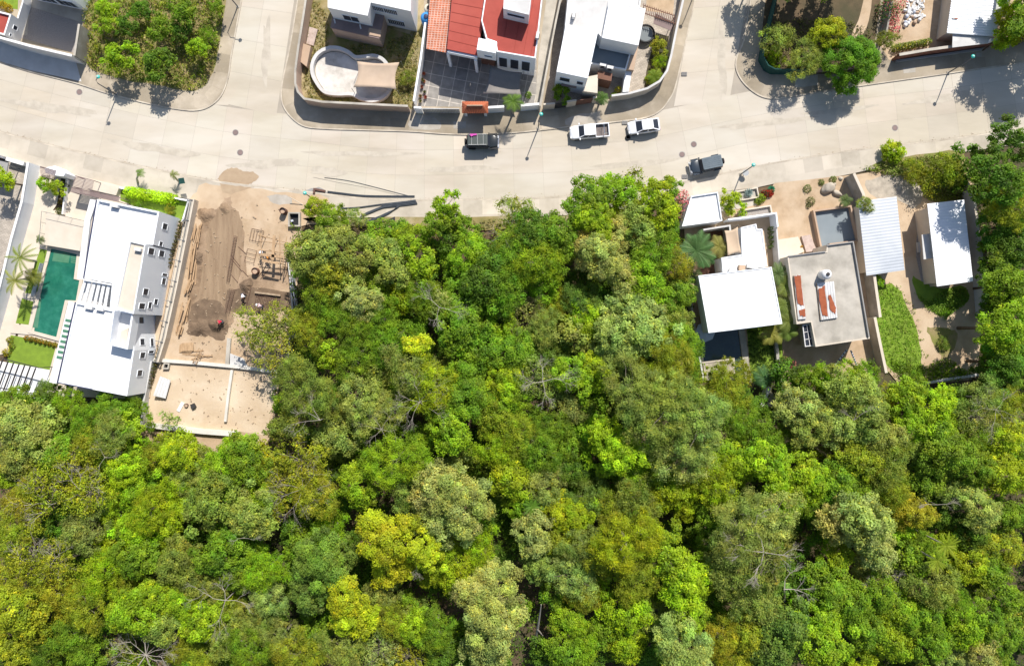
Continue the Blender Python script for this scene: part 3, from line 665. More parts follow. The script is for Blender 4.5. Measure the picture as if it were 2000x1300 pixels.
def hiproof(m_, x0, x1, y0, y1, z0, z1, n=10):
    r0, r1 = x0+(y1-y0)*.45, x1-(y1-y0)*.45; ym = (y0+y1)/2
    def rib(a, b, c2, d, k):   # a,b eave ends; c2,d ridge ends
        for i in range(k):
            t = (i+.5)/k; p = Vector(a).lerp(Vector(b), t); q = Vector(c2).lerp(Vector(d), t); m_.tube([tuple(p), tuple(q)], .07, 5)
    m_.add([(x0, y0, z0), (x1, y0, z0), (x1, y1, z0), (x0, y1, z0), (r0, ym, z1), (r1, ym, z1)], [(0, 1, 5, 4), (2, 3, 4, 5), (1, 2, 5), (3, 0, 4), (3, 2, 1, 0)])
    rib((x0, y0, z0), (x1, y0, z0), (r0, ym, z1), (r1, ym, z1), n); rib((x0, y1, z0), (x1, y1, z0), (r0, ym, z1), (r1, ym, z1), n)
    rib((x0, y0, z0), (x0, y1, z0), (r0, ym, z1), (r0, ym, z1), 6); rib((x1, y0, z0), (x1, y1, z0), (r1, ym, z1), (r1, ym, z1), 6)
m_ = MB(); hiproof(m_, x0, x1, y0, y1, 2.5, 3.2, 14); m_.build('roof', M['terracotta'], t)
m_ = MB(); m_.tube([(x0+.7, cy, 3.25), (x1-.7, cy, 3.25)], .1, 6); m_.build('ridge_tile', M['tan'], t)
for xx in (x0+.4, x1-.4): m_ = MB(); m_.box(xx, cy, 1.3, .35, .9, 2.4); m_.build('pier', M['bluewhite'], t)
m_ = MB(); m_.box(cx, cy, 1.2, x1-x0-1.2, .08, 2.1); m_.build('door', M['brown'], t)
for q, (a, b) in enumerate((((1080, 40), (1066, 120)), )): pass
wallthing('garden_wall', [(1108, -60), (1083, 60), (1066, 150), (1053, 218)], 2.3, .18, 'cream', 'long narrow wall between the concrete lane and the house with white roofs', coping='concrete')

# ---- centre block: house with two white roofs
t = thing('white_roofed_house', 'grey and white house with two square white roofs on the street corner', 'house', (*W(1160, 60), 0))
pg = base([(1116, -70), (1104, 50), (1166, 62), (1176, 74), (1190, 4), (1250, 14), (1260, -70)], 5.6)
mass(t, pg, G, 5.6, 'white', 'palegrey', .3, .15)
pw1 = base([(1190, 3), (1261, 17), (1247, 89), (1176, 74)], 6.2)
mass(t, pw1, 2.9, 6.2, 'white', 'whiteroof', .04, .12)
pw2 = base([(1105, 49), (1168, 62), (1148, 153), (1087, 140)], 6.2)
mass(t, pw2, G, 6.2, 'bluewhite', 'whiteroof', .04, .12)
ptr = base([(1158, 70), (1237, 88), (1223, 137), (1150, 124)], 3.1)
mass(t, ptr, G, 3.1, 'white', 'poolgrey', .5, .18, 'terrace')
m_ = MB(); m_.prism(base([(1233, 88), (1247, 90), (1238, 137), (1223, 135)], 3.1), G, 3.05); m_.build('side_roof', M['tan'], t)
m_ = MB(); m_.prism(base([(1168, 138), (1196, 144), (1194, 159), (1167, 153)], 2.9), G, 2.9); m_.build('porch_roof', M['brown'], t)
m_ = MB(); m_.prism(base([(1147, 150), (1168, 146), (1167, 182), (1138, 178)], 2.9), G, 2.9); m_.build('carport_roof', M['cream'], t)
m_ = MB(); m_.prism(base([(1222, 135), (1234, 138), (1228, 179), (1216, 180)], 2.4), G, 2.4); m_.build('buttress_wall', M['white'], t)
m_ = MB(); m_.prism(base([(1098, 152), (1127, 157), (1126, 172), (1096, 167)], 2.6), 2.4, 2.6); m_.build('canopy', M['mauve'], t)
A, B = W(1087, 140, 6.2), W(1148, 153, 6.2)
win(t, A, B, .3, 1.3, 3.6, 4.8); win(t, A, B, .8, .8, 3.6, 4.6)
for (x, y) in ((1178, 126), (1192, 131)):
    acunit(x, y, 3.7, -.2, 'small white air conditioner unit on the grey terrace, '+('left' if x < 1185 else 'right')+' of the pair')
acunit(1121, 27, 6.1, 1.4, 'white air conditioner unit on the grey flat roof beside the lane')
t = thing('trampoline', 'round grey trampoline beside the larger white roof', 'trampoline', (*W(1262, 66), G))
x, y = W(1261, 66, .8); m_ = MB(); m_.disc(x, y, .8, 1.0, 28); m_.build('mat', M['tramp'], t)
m_ = MB(); m_.tube([(x+1.15*cos(a*pi/14), y+1.15*sin(a*pi/14), .82) for a in range(29)], .14, 6); m_.build('rim', M['black'], t)
for k in range(4):
    m_ = MB(); a = pi/4+k*pi/2; m_.tube([(x+1.1*cos(a), y+1.1*sin(a), G), (x+1.1*cos(a), y+1.1*sin(a), .8)], .03, 5); m_.build('leg', M['steel'], t)
t = thing('pergola', 'dark slatted pergola between the larger white roof and the curved wall', 'pergola', (*W(1290, 35), G))
m_ = MB(); a = Vector((*W(1258, 26, 2.3), 2.3)); b = Vector((*W(1318, 46, 2.3), 2.3))
for off in (0, 1.0): m_.tube([(a.x, a.y+off, 2.3), (b.x, b.y+off, 2.3)], .05, 5)
m_.build('beam', M['brown'], t); m_ = MB()
for k in range(15):
    p = a.lerp(b, k/14); m_.box(p.x, p.y+.5, 2.4, .07, 1.5, .06, .2)
m_.build('slat', M['brown'], t)
for p in (a, b):
    for dy in (0, 1): m_ = MB(); m_.tube([(p.x, p.y+dy, G), (p.x, p.y+dy, 2.3)], .05, 6); m_.build('post', M['brown'], t)
m_ = MB(); m_.prism(WL([(1280, 26), (1316, 44), (1310, 60), (1276, 46)], 2.2), 2.12, 2.18); m_.build('panel', M['mauve'], t)
wallthing('perimeter_wall', [(1346, -120), (1330, 0), (1316, 60), (1304, 120), (1296, 150), (1282, 170), (1258, 184), (1225, 193), (1190, 198)], 2.2, .22, 'cream', 'curved pale cream wall round the street corner below the white roofed house', coping='palegrey')
wallthing('front_wall', [(1060, 214), (1082, 212)], 2.2, .22, 'cream', 'short cream wall pier at the right end of the concrete lane')
wallthing('front_gate', [(1083, 212), (1104, 209)], 2.0, .08, 'dark', 'dark slatted gate left of the two in the cream wall', 'gate', z=.1)
wallthing('front_wall', [(1105, 209), (1123, 206)], 2.2, .22, 'cream', 'short cream wall between the two dark gates')
wallthing('front_gate', [(1124, 206), (1154, 201)], 2.0, .08, 'brown', 'wide brown gate right of the two in the cream wall', 'gate', z=.1)
wallthing('front_wall', [(1155, 201), (1162, 200)], 2.2, .22, 'cream', 'narrow cream wall pier left of the recessed palm')

# ---- north-east lots
wallthing('cloth_fence', [(1528, -120), (1510, 0), (1494, 62), (1484, 100), (1481, 120), (1491, 138), (1504, 145), (1545, 146), (1585, 143)], 1.9, .14, 'greencloth', 'dark green cloth covered fence round the shaded corner lot', 'fence')
wallthing('garden_wall', [(1585, 142), (1640, 138), (1712, 128)], 1.6, .2, 'mauve', 'low brown wall hidden behind the large round green tree')
wallthing('garden_wall', [(1746, -100), (1728, 20), (1716, 84)], 1.8, .22, 'block', 'grey wall between the shaded lot and the pink flowering climber')
wallthing('brick_wall', [(1741, 118), (1800, 108), (1860, 100), (1940, 88), (2010, 78), (2140, 56)], 1.9, .3, 'brick', 'long red brick street wall below the rusty white metal shed', coping='concrete')
m_ = MB(); L = WL([(1747, 122), (1915, 98)]); m_.wall(L, .25, .1, .5); solo('wall_plinth', m_, M['grey'], 'low grey ledge along the foot of the red brick wall', 'ledge')
t = thing('metal_shed', 'wide white corrugated shed with a rust spot behind the brick wall', 'shed', (*W(1900, 40), 0))
m_ = corrugated(W(1849, 65, 2.9), W(1945, 72, 2.9), W(1965, -60, 3.2), W(1866, -60, 3.2), 2.9, 3.3, .3, .04); m_.build('roof', M['metalroof2'], t)
m_ = MB(); m_.prism(inset(base([(1849, 65), (1945, 72), (1965, -60), (1866, -60)], 3), .3), G, 2.85); m_.build('wall', M['cream'], t)
m_ = MB(); m_.prism(base([(1861, 66), (1940, 70), (1938, 84), (1860, 93)], 2.6), 2.5, 2.6); m_.build('lower_roof', M['oldmetal'], t)
m_ = MB(); m_.prism(base([(1860, 35), (1870, 36), (1870, 38), (1860, 37)], 3.05), 3.05, 3.12); m_.build('rust_patch', M['rust'], t)
m_ = MB(); m_.prism(base([(1950, -20), (1972, -10), (1966, 34), (1944, 30)], 3.6), 3.45, 3.6); m_.build('side_roof', M['palegrey'], t)
acunit(1942, 78, 3.2, 0, 'small square box on the corner of the rusty metal shed')

# ---- left: neighbour wall, gates, villa garden
wallthing('boundary_wall', [(78, 325), (66, 400), (46, 470), (24, 560), (-4, 660), (-40, 760)], 2.3, .25, 'bluewhite', 'long pale blue wall running down the left edge beside the villa lane', coping='white')
wallthing('front_wall', [(-120, 272), (0, 306), (20, 312)], 2.6, .3, 'white', 'white street wall at the far left edge above the dark court')
wallthing('front_wall', [(24, 314), (58, 324)], 1.2, .5, 'white', 'broad low white wall beside the dark court')
t = thing('carport', 'dark flat carport roof at the left edge below the street wall', 'carport', (*W(20, 338), 0))
m_ = MB(); m_.prism(base([(-60, 300), (16, 318), (10, 350), (-60, 336)], 2.5), 2.35, 2.5); m_.build('roof', M['grey'], t)
for q in ((-50, 310), (14, 322), (8, 346), (-50, 334)): x, y = W(*q, 2.4); m_ = MB(); m_.tube([(x, y, G), (x, y, 2.4)], .06, 6); m_.build('post', M['steel'], t)
def lattice(nm, px, h, lab, n=9, mt='mauve'):
    c = WL(px, h); t = thing(nm, lab, 'pergola', (c[0][0], c[0][1], G)); m_ = MB()
    A, B, C_, D = [Vector(q) for q in c]
    for e in ((A, B), (D, C_)): m_.wall([tuple(e[0]), tuple(e[1])], .1, h-.12, h)
    m_.build('beam', M[mt], t); m_ = MB()
    for k in range(n+1):
        p = A.lerp(D, k/n); q = B.lerp(C_, k/n); m_.wall([tuple(p), tuple(q)], .09, h+.003, h+.06)
    m_.build('slat', M[mt], t)
    for q in (A, B, C_, D): m_ = MB(); m_.tube([(q.x, q.y, G), (q.x, q.y, h-.1)], .05, 6); m_.build('post', M[mt], t)
    return t
lattice('slatted_canopy', [(78, 325), (110, 334), (106, 350), (80, 343)], 2.4, 'small dark slatted canopy above the green bushes left of the villa gate', 7)
lattice('slatted_canopy', [(146, 343), (184, 353), (180, 372), (142, 364)], 2.4, 'dark slatted canopy over the top of the villa driveway', 8)
lattice('slatted_canopy', [(140, 366), (234, 386), (232, 394), (138, 374)], 2.3, 'long narrow dark slatted canopy across the villa driveway', 5)
t = solo('entrance_wall', MB().prism(WL([(110, 336), (130, 332), (150, 346), (146, 352), (128, 350), (112, 346)]), G, 2.4), M['bluewhite'], 'angled white entrance wall between the two slatted canopies', 'wall')
t = solo('entrance_block', MB().prism(WL([(180, 352), (210, 360), (240, 368), (234, 384), (180, 372)]), G, .9), M['cream'], 'cream entrance block beside the villa driveway', 'wall')
wallthing('garden_wall', [(240, 369), (300, 380), (374, 394), (362, 434)], .9, .22, 'white', 'low white wall round the lawn at the top of the villa', z=.1)
wallthing('planter_wall', [(136, 352), (128, 420)], .7, .2, 'white', 'white planter edge left of the villa driveway')
# terrace, pool
t = thing('pool_terrace', 'raised cream terrace above the green swimming pool', 'terrace', (*W(120, 450), 0))
ptc = base([(90, 414), (167, 431), (156, 490), (86, 478)], 1.2); m_ = MB(); m_.prism(ptc, G, 1.2); m_.build('floor', M['cream'], t)
def rail(t, px, z, h=1.0, step=1.4, mt='steel', nm='railing'):
    L = WL(px, z); m_ = MB()
    m_.tube([(x, y, z+h) for x, y in L], .03, 5)
    for i in range(len(L)-1):
        a, b = Vector(L[i]), Vector(L[i+1]); n = max(1, int((b-a).length/step))
        for k in range(n+1): p = a.lerp(b, k/n); m_.tube([(p.x, p.y, z), (p.x, p.y, z+h)], .02, 4)
    return m_.build(nm, M[mt], t)
rail(t, [(86, 478), (91, 415), (167, 432)], 1.2, 1.0, mt='lamppole')
pp = [(103, 486), (153, 497), (147, 545), (158, 548), (151, 587), (130, 586), (113, 658), (65, 645)]
t = thing('swimming_pool', 'long green swimming pool left of the white villa', 'pool', (*W(110, 570), 0))
m_ = MB(); m_.ring(inset(WL(pp), -.45), .45, .1, .34); m_.build('coping', M['cream'], t)
m_ = MB(); m_.prism(WL(pp), .08, .22); m_.build('water', M['poolgreen'], t)
for q in ([(108, 490), (139, 497), (136, 514), (104, 510)], [(76, 585), (83, 585), (76, 640), (67, 640)]): m_ = MB(); m_.prism(WL(q), .226, .24); m_.build('shallow_ledge', M['poolshelf'], t)
m_ = MB()
for k in range(4): m_.prism(WL([(141, 500+3.6*k), (151, 502+3.6*k), (150, 504+3.6*k), (140, 502+3.6*k)]), .226, .24)
m_.build('step', M['poolshelf'], t)
t = thing('glass_fence', 'low glass fence along the left side of the green pool', 'fence', (*W(85, 540), G))
rail(t, [(95, 512), (76, 578)], .3, .9, 1.2, 'steel'); m_ = MB(); m_.wall(WL([(88, 515), (70, 578)]), .03, .2, 1.05); m_.build('panel', M['umbrella'], t)
for q, d in (([(30, 632), (70, 640), (68, 654), (22, 650)], 'wide cream step below the narrow lawn'), ([(46, 572), (80, 578), (82, 584), (44, 582)], 'narrow cream path between the two small lawns')):
    solo('garden_step', MB().prism(WL(q), G, .26), M['cream'], d, 'step')
# ---- the villa
t = thing('villa', 'large white flat roofed villa with small square windows beside the building site', 'villa', (*W(240, 580), 0))
zu = 5.8
pu = ccw(WL([(190, 389), (311, 413), (299, 478), (284, 477), (281, 492), (258, 600), (228, 606), (214, 604), (219, 553), (163, 543)], zu))
mass(t, pu, G, zu, 'bluewhite', 'whiteroof', .42, .22)
pl = ccw(WL([(148, 590), (214, 604), (258, 610), (262, 684), (248, 773), (112, 747)], zu))
mass(t, pl, G, zu, 'bluewhite', 'whiteroof', .3, .2)
pt_ = ccw(WL([(253, 470), (284, 477), (261, 613), (225, 604)], 7.5))
mass(t, pt_, G, 7.5, 'bluewhite', 'cream', .3, .14, 'tower_roof')
# open stair shaft south of the tower
m_ = MB(); m_.wall(WL([(222, 606), (212, 671), (248, 680), (258, 616)], 7.1), .22, 5.5, 7.1); m_.build('stair_wall', M['bluewhite'], t)
m_ = MB(); m_.prism(base([(236, 646), (250, 640), (247, 674), (230, 672)], 5.9), 5.6, 5.84); m_.build('stair_landing', M['cream'], t)
rail(t, [(221, 634), (232, 634), (230, 646)], 5.6, .9, .3, 'lamppole')
e = lambda a, b, z: (W(*b, z), W(*a, z))   # east walls: outside is to the right of south->north reversed
def erow(a, b, z, items):
    B_, A_ = W(*a, z), W(*b, z)
    for (u, wd, z0, z1) in items: win(t, A_, B_, u, wd, z0, z1)
erow((311, 413), (299, 478), zu, [(.62, .75, 3.2, 4.4), (.08, .55, 3.6, 4.4)])
erow((284, 477), (261, 613), 7.5, [(.92, .8, 5.2, 6.6), (.92, .75, 2.6, 3.9), (.62, .3, .9, 2.2), (.52, .8, 1.0, 2.0), (.33, .8, 5.0, 6.2), (.20, .7, 2.2, 3.1), (.12, .7, 5.2, 6.6), (.14, .8, 3.6, 4.4)])
erow((258, 610), (262, 684), zu, [(.8, .8, 3.2, 4.3), (.22, .8, 3.2, 4.3), (.2, 1.0, .9, 1.7)])
erow((262, 684), (248, 773), zu, [(.88, .75, 3.0, 4.2), (.48, .8, 3.0, 4.2), (.95, .3, .9, 2.2)])
A, B = W(112, 747, zu), W(248, 773, zu); win(t, A, B, .5, 2.5, 3.2, 5.0, 2); win(t, A, B, .25, 1.5, 3.2, 5.0, 1); win(t, A, B, .75, 2.5, .8, 2.6, 2)
# canopy slab on the pool side with open slats
m_ = MB(); m_.prism(base([(176, 430), (189, 391), (176, 389), (165, 431), (150, 545), (163, 545)], 4.9), 4.6, 4.9)
m_.prism(base([(146, 592), (134, 588), (96, 746), (110, 749)], 4.9), 4.6, 4.9); m_.build('canopy_slab', M['white'], t)
m_ = MB()
for k in range(8):
    u = k/7; m_.prism(base([(128-17*u, 622+72*u), (138-17*u, 624+72*u), (137-17*u, 629+72*u), (127-17*u, 627+72*u)], 4.97), 4.90, 4.97)
m_.build('canopy_step', M['poolshelf'], t)
m_ = MB(); m_.wall(WL([(188, 391), (163, 543)], zu+.1), .12, zu-.9, zu+.12); m_.wall(WL([(147, 590), (112, 747), (180, 760)], zu+.1), .12, zu-.9, zu+.12); m_.build('gutter', M['darkblue'], t)
m_ = MB()
for k in range(6):
    u = k/5; m_.wall(WL([(166+46*u, 548+9*u), (154+50*u, 590+10*u)], zu-.3), .38, zu-.45, zu-.3)
m_.wall(WL([(163, 546), (218, 556)], zu), .2, zu-.7, zu+.02); m_.wall(WL([(151, 589), (213, 602)], zu), .2, zu-.7, zu+.02)
m_.build('pergola_beam', M['white'], t)
m_ = MB(); m_.prism(base([(166, 546), (220, 556), (212, 602), (150, 590)], 2.9), G, 2.9); m_.build('inner_terrace', M['palegrey'], t)
for (x, y, lab) in ((222, 401, 'white air conditioner unit at the top of the villa roof'), (172, 600, 'left air conditioner unit of the pair below the villa pergola'), (194, 603, 'right air conditioner unit of the pair below the villa pergola')):
    acunit(x, y, 6.0, -.2, lab, 1.2)
acunit(268, 487, 7.7, -.2, 'white air conditioner unit on the narrow villa tower', 1.0)
# garden pergola lower left
t = lattice('garden_pergola', [(-20, 694), (76, 718), (58, 768), (-40, 750)], 2.8, 'black steel pergola over white paving at the lower left of the villa', 1, 'dark')
m_ = MB()
for k in range(9):
    u = k/8; m_.wall(WL([(-16+86*u, 697+21*u), (-36+86*u, 752+20*u)], 2.9), .14, 2.86, 2.98)
m_.build('rafter', M['dark'], t)
patch('paving', [(-60, 694), (98, 722), (96, 780), (-60, 760)], 'white', .136)
# ---- villa / site boundary
t = thing('boundary_wall', 'long double concrete boundary wall with wires between the villa and the building site', 'wall', (*W(350, 560), 0))
L = WL([(381, 393), (366, 470), (346, 570), (326, 660), (312, 706)]); m_ = MB(); m_.wall(L, .5, .1, 1.0); m_.build('footing', M['concrete'], t)
m_ = MB(); m_.wall([(x+.5, y) for x, y in L], .16, .1, 1.5); m_.build('wall', M['cream'], t)
m_ = MB()
for k in range(9):
    p = Vector(L[0]).lerp(Vector(L[-1]), k/8); m_.box(p.x, p.y, 1.1, 1.3, .08, .12, -.2)
for dx in (-.4, 0): m_.tube([(x+dx, y, 1.2) for x, y in L], .03, 5)
m_.build('rail', M['steel'], t)
wallthing('villa_side_path', [(352, 436), (338, 500), (322, 580), (306, 660), (288, 775)], .3, .9, 'sand', 'narrow sandy path between the villa and its boundary wall', 'path', z=.1)
# ------------------------------------------------------------------ building site
wallthing('retaining_wall', [(300, 702), (385, 708), (470, 716), (552, 727)], .55, .45, 'wallpale', 'pale concrete retaining wall crossing the building site from left to right', z=.05)
wallthing('retaining_wall', [(304, 704), (290, 780), (286, 826)], 1.3, .3, 'palegrey', 'low grey wall down the left side of the lower building plot', z=.05)
wallthing('retaining_wall', [(456, 722), (449, 770), (443, 822)], .6, .35, 'wallpale', 'pale concrete wall splitting the lower building plot in two', z=.05)
wallthing('retaining_wall', [(276, 826), (330, 833), (400, 841), (468, 846)], .8, .65, 'wallpale', 'thick pale retaining wall along the bottom of the building plots', z=.05)
wallthing('retaining_wall', [(450, 660), (446, 712)], .5, .5, 'concrete', 'short grey concrete wall under the sparse overhanging tree', z=.05)
solo('concrete_slab', MB().prism(WL([(452, 690), (478, 700), (486, 716), (452, 712)]), .1, .5), M['palegrey'], 'pale triangular concrete slab at the corner of the retaining walls', 'slab')
t = thing('plastic_fence', 'thin pale wall with torn plastic sheeting along the right side of the building site', 'fence', (*W(576, 590), 0))
L = WL([(566, 478), (572, 540), (577, 600), (572, 660), (569, 700)]); m_ = MB(); m_.wall(L, .14, .1, 1.4); m_.build('wall', M['palegrey'], t)
m_ = MB(); m_.wall([(x+.35+random.uniform(-.1, .1), y) for x, y in smooth_line(L[1:4], 5)], .05, .1, 1.5); m_.build('sheeting', M['umbrella'], t)
t = thing('cistern_pit', 'dark square concrete pit at the top right corner of the building site', 'pit', (*W(576, 428), 0))
c = WL([(566, 416), (589, 416), (589, 444), (566, 444)]); m_ = MB(); m_.ring(c, .2, .1, .75); m_.build('wall', M['concrete'], t)
m_ = MB(); m_.prism(inset(c, .2), .1, .13); m_.build('floor', M['black'], t); m_ = MB(); m_.box(*W(572, 432), .3, .3, .25, .3, .3); m_.build('bag', M['umbrella'], t)
def barrel(px, py, r, h, mt, lab, open_=True, rx=0):
    x, y = W(px, py); t = thing('barrel', lab, 'barrel', (x, y, .12))
    m_ = MB(); m_.lathe(x, y, [(r, .12), (r*1.03, .12+h*.33), (r, .12+h*.36), (r*1.03, .12+h*.66), (r, .12+h), (r*.9, .12+h), (r*.88, .12+h*.7)], 20); m_.build('shell', M[mt], t)
    m_ = MB(); m_.disc(x, y, .12+h*.72, r*.86, 18); m_.build('filling', M['tan' if open_ else 'dark'], t)
barrel(557, 414, .42, 1.1, 'rustpipe', 'brown rusty barrel beside the dark concrete pit'); barrel(502, 530, .45, .8, 'brown', 'brown barrel standing below the timber scaffold on the building site')
x, y = W(366, 791); barrel(366, 791, .25, .3, 'rustpipe', 'small round rusty bucket on the lower building plot')
solo('crate', MB().box(*W(380, 792), .35, .5, .62, .45, .5), M['dark'], 'small black crate right of the rusty bucket on the lower building plot', 'crate')
solo('board', MB().box(*W(354, 794), .2, .45, 1.35, .12, -.5), M['white'], 'white board lying left of the rusty bucket on the lower building plot', 'board')
c = WL([(314, 734), (332, 742), (322, 778), (300, 772)], .8)
m_ = corrugated(c[0], c[1], c[2], c[3], .95, .6, .3, .06); m_ = corrugated(c[1], c[2], c[3], c[0], .6, .95, .3, .05); solo('corrugated_sheet', m_, M['oldmetal'], 'grey corrugated sheet leaning at the left side of the lower building plot', 'metal sheet')
t = thing('block_pillar', 'small grey concrete block standing at the top left of the lower building plot', 'block', (*W(328, 714), 0)); m_ = MB(); c = WL([(324, 708), (335, 709), (333, 720), (321, 720)]); m_.ring(c, .15, .1, .6); m_.build('wall', M['concrete'], t); m_ = MB(); m_.prism(inset(c, .15), .1, .2); m_.build('core', M['black'], t)
# planks lined along the left edge
random.seed(11); PR = [((390, 440), (383, 478)), ((382, 482), (376, 545)), ((374, 548), (366, 575)), ((368, 586), (358, 630)), ((356, 634), (349, 655))]
for i, (a, b) in enumerate(PR):
    m_ = MB(); A, B = Vector(W(*a)), Vector(W(*b)); d = (B-A); rz = atan2(d.y, d.x)
    for k in range(9):
        c = A.lerp(B, random.uniform(.3, .7)); m_.box(c.x+random.uniform(-.45, .45), c.y, .18+.07*k, d.length*random.uniform(.7, 1), .16, .045, rz+random.uniform(-.12, .12))
    solo('plank_pile', m_, M['wood'], ('topmost', 'second from the top', 'middle', 'second from the bottom', 'bottom')[i]+' timber board heap along the left edge of the building site', 'plank pile', 'timber heaps along the left edge of the site')
for (x, y, r, lab) in ((365, 700-20, .9, 'stacked plywood sheets above the retaining wall on the building site'),):
    m_ = MB()
    for k in range(6): m_.box(*W(362+k*1.5, 682-k), .15+.05*k, 1.5, 1.1, .03, -.1+.03*k)
    solo('plywood_stack', m_, M['wood'], lab, 'plywood stack')
m_ = MB()
for k in range(6): m_.box(*W(372+k*6, 692+random.uniform(-8, 6)), .16+.03*k, 2.1, .12, .04, random.uniform(-.4, .3))
solo('plank_pile', m_, M['wood'], 'loose scattered boards just above the long retaining wall', 'plank pile')
def ladder(a, b, z0, z1, lab):
    A = Vector((*W(*a), z0)); B = Vector((*W(*b), z1)); d = (B-A); n = Vector((-d.y, d.x, 0)).normalized()*.26
    t = thing('ladder', lab, 'ladder', tuple(A)); m_ = MB(); m_.tube([tuple(A+n), tuple(B+n)], .045, 5); m_.tube([tuple(A-n), tuple(B-n)], .045, 5); m_.build('rail', M['wood'], t)
    m_ = MB()
    for k in range(9): p = A+d*((k+.5)/9); m_.tube([tuple(p+n), tuple(p-n)], .035, 5)
    m_.build('rung', M['wood'], t)
ladder((384, 710), (398, 680), .7, .9, 'wooden ladder lying across the long retaining wall of the building site')
# timber scaffold
t = thing('timber_scaffold', 'timber scaffold and formwork frame with long shadows on the building site', 'scaffold', (*W(530, 485), 0))
m_ = MB(); zt = 2.6
for a, b in (((504, 459), (562, 474)), ((506, 470), (560, 478)), ((505, 488), (562, 494)), ((510, 505), (545, 515)), ((508, 455), (512, 505)), ((546, 462), (548, 514)), ((560, 462), (552, 520))):
    m_.tube([(*W(*a, zt), zt), (*W(*b, zt), zt)], .06, 5)
m_.build('beam', M['wood'], t); m_ = MB()
m_.wall(WL([(536, 460), (533, 508)], zt), .38, zt+.06, zt+.12); m_.wall(WL([(512, 509), (544, 514)], zt), .3, zt+.06, zt+.12); m_.wall(WL([(510, 497), (552, 502)], zt), .35, zt+.06, zt+.12); m_.build('walkboard', M['wood'], t); 
for q in ((506, 460), (560, 474), (510, 505), (546, 514), (530, 465), (552, 520), (525, 488)): x, y = W(*q, zt); m_ = MB(); m_.tube([(x, y, .1), (x, y, zt)], .05, 5); m_.build('post', M['wood'], t)
# rebar cages
def cage(nm, a, b, wd, hgt, lab, n=12, rz=None):
    A = Vector(W(*a)); B = Vector(W(*b)); d = (B-A); L_ = d.length; d.normalize(); nn = Vector((-d.y, d.x)); t = thing('rebar_cage', lab, 'rebar cage', (A.x, A.y, .1)); m_ = MB()
    for sx in (-1, 1):
        for z in (.15, hgt):
            p, q = A+nn*sx*wd/2, B+nn*sx*wd/2; m_.tube([(p.x, p.y, z), (q.x, q.y, z)], .016, 4)
    m_.build('bar', M['rustpipe'], t); m_ = MB()
    for k in range(n+1):
        c = A+d*L_*k/n; p, q = c+nn*wd/2, c-nn*wd/2; m_.tube([(p.x, p.y, .15), (p.x, p.y, hgt), (q.x, q.y, hgt), (q.x, q.y, .15), (p.x, p.y, .15)], .014, 4)
    m_.build('tie', M['rustpipe'], t)
cage('c', (462, 462), (447, 550), .35, .5, 'long rebar cage lying to the right of the graded dirt track', 30)
cage('c', (491, 458), (514, 463), 1.6, .4, 'wide rebar mesh left of the timber scaffold', 4)
cage('c', (494, 488), (488, 512), 1.3, .35, 'small square rebar mesh above the brown barrel', 3)
cage('c', (457, 565), (446, 610), .5, .7, 'bundle of rebar cages above the dark excavated soil', 12)
cage('c', (500, 590), (544, 600), 2.2, .35, 'flat rebar grid laid in the dark trench', 14)
cage('c', (478, 600), (488, 560), .6, .35, 'short rebar cage beside the worker in white at the trench', 8)
for ps, lab in (((((452, 498), (470, 520)), ((452, 505), (474, 530)), ((466, 482), (482, 496)), ((452, 536), (466, 552)), ((474, 528), (486, 540))), 'loose crossed steel rods beside the long rebar cage'), ((((530, 520), (510, 545)), ((522, 518), (506, 540))), 'two loose steel rods right of the brown barrel')):
    m_ = MB()
    for a, b in ps: m_.tube([(*W(*a), .16), (*W(*b), .22)], .03, 4)
    solo('steel_rods', m_, M['rustpipe'], lab, 'steel rods')
m_ = MB(); m_.wall(WL([(500, 571), (550, 577)]), .25, .12, .5); solo('trench_board', m_, M['wood2'], 'long grey brown board edging the top of the dark trench', 'board')
def mound(px, py, r, h, mt, lab, seed=0, nm='dirt_pile'):
    rr = random.Random(seed); x0, y0 = W(px, py); V = [(x0, y0, h+.1)]; F = []; n = 28; K = 7
    ph = [rr.uniform(0, 6) for _ in range(4)]
    for i in range(1, K+1):
        for k in range(n):
            a = 2*pi*k/n; R = r*i/K*(1+.16*sin(2*a+ph[0])+.1*sin(3*a+ph[1])+.06*sin(7*a+ph[2])); z = h*(.5+.5*cos(pi*i/K))+(rr.uniform(-.06, .06) if i < K else -.05)*h
            V.append((x0+R*cos(a), y0+R*sin(a), z+.1))
    for k in range(n): F.append((0, 1+k, 1+(k+1) % n))
    for i in range(K-1):
        for k in range(n): a = 1+i*n+k; b = 1+i*n+(k+1) % n; F.append((a, a+n, b+n, b))
    m_ = MB(); m_.add(V, F); return solo(nm, m_, M[mt], lab, 'dirt pile')
mound(426, 634, 1.4, .7, 'digwet', 'dark dirt pile beside the worker in the red shirt', 1); mound(482, 558, 1.1, .55, 'digwet', 'dark dirt pile just above the worker in white', 2)
mound(392, 640, 1.7, .45, 'digwet', 'low dark dirt pile at the bottom of the dirt track', 3); mound(404, 420, 1.3, .4, 'dig', 'dirt pile at the top left of the building site', 4)
mound(440, 408, .9, .3, 'digfine', 'small dirt heap where the dirt track meets the pavement', 5); mound(388, 505, .9, .4, 'digwet', 'dark dirt heap beside the timber boards', 6)
# loose debris: one stuff object
m_ = MB(); rr = random.Random(5)
for k in range(420):
    px, py = rr.uniform(350, 560), rr.uniform(400, 840)
    if py > 560 and px < 350+(-py+560)*.2+20: continue
    s_ = rr.uniform(.04, .16); m_.box(*W(px, py), .12+s_/3, s_*rr.uniform(1, 4 if rr.random() < .3 else 1.5), s_, s_*.7, rr.uniform(0, 3))
props(m_.build('rubble', M['wood2']), kind='stuff')
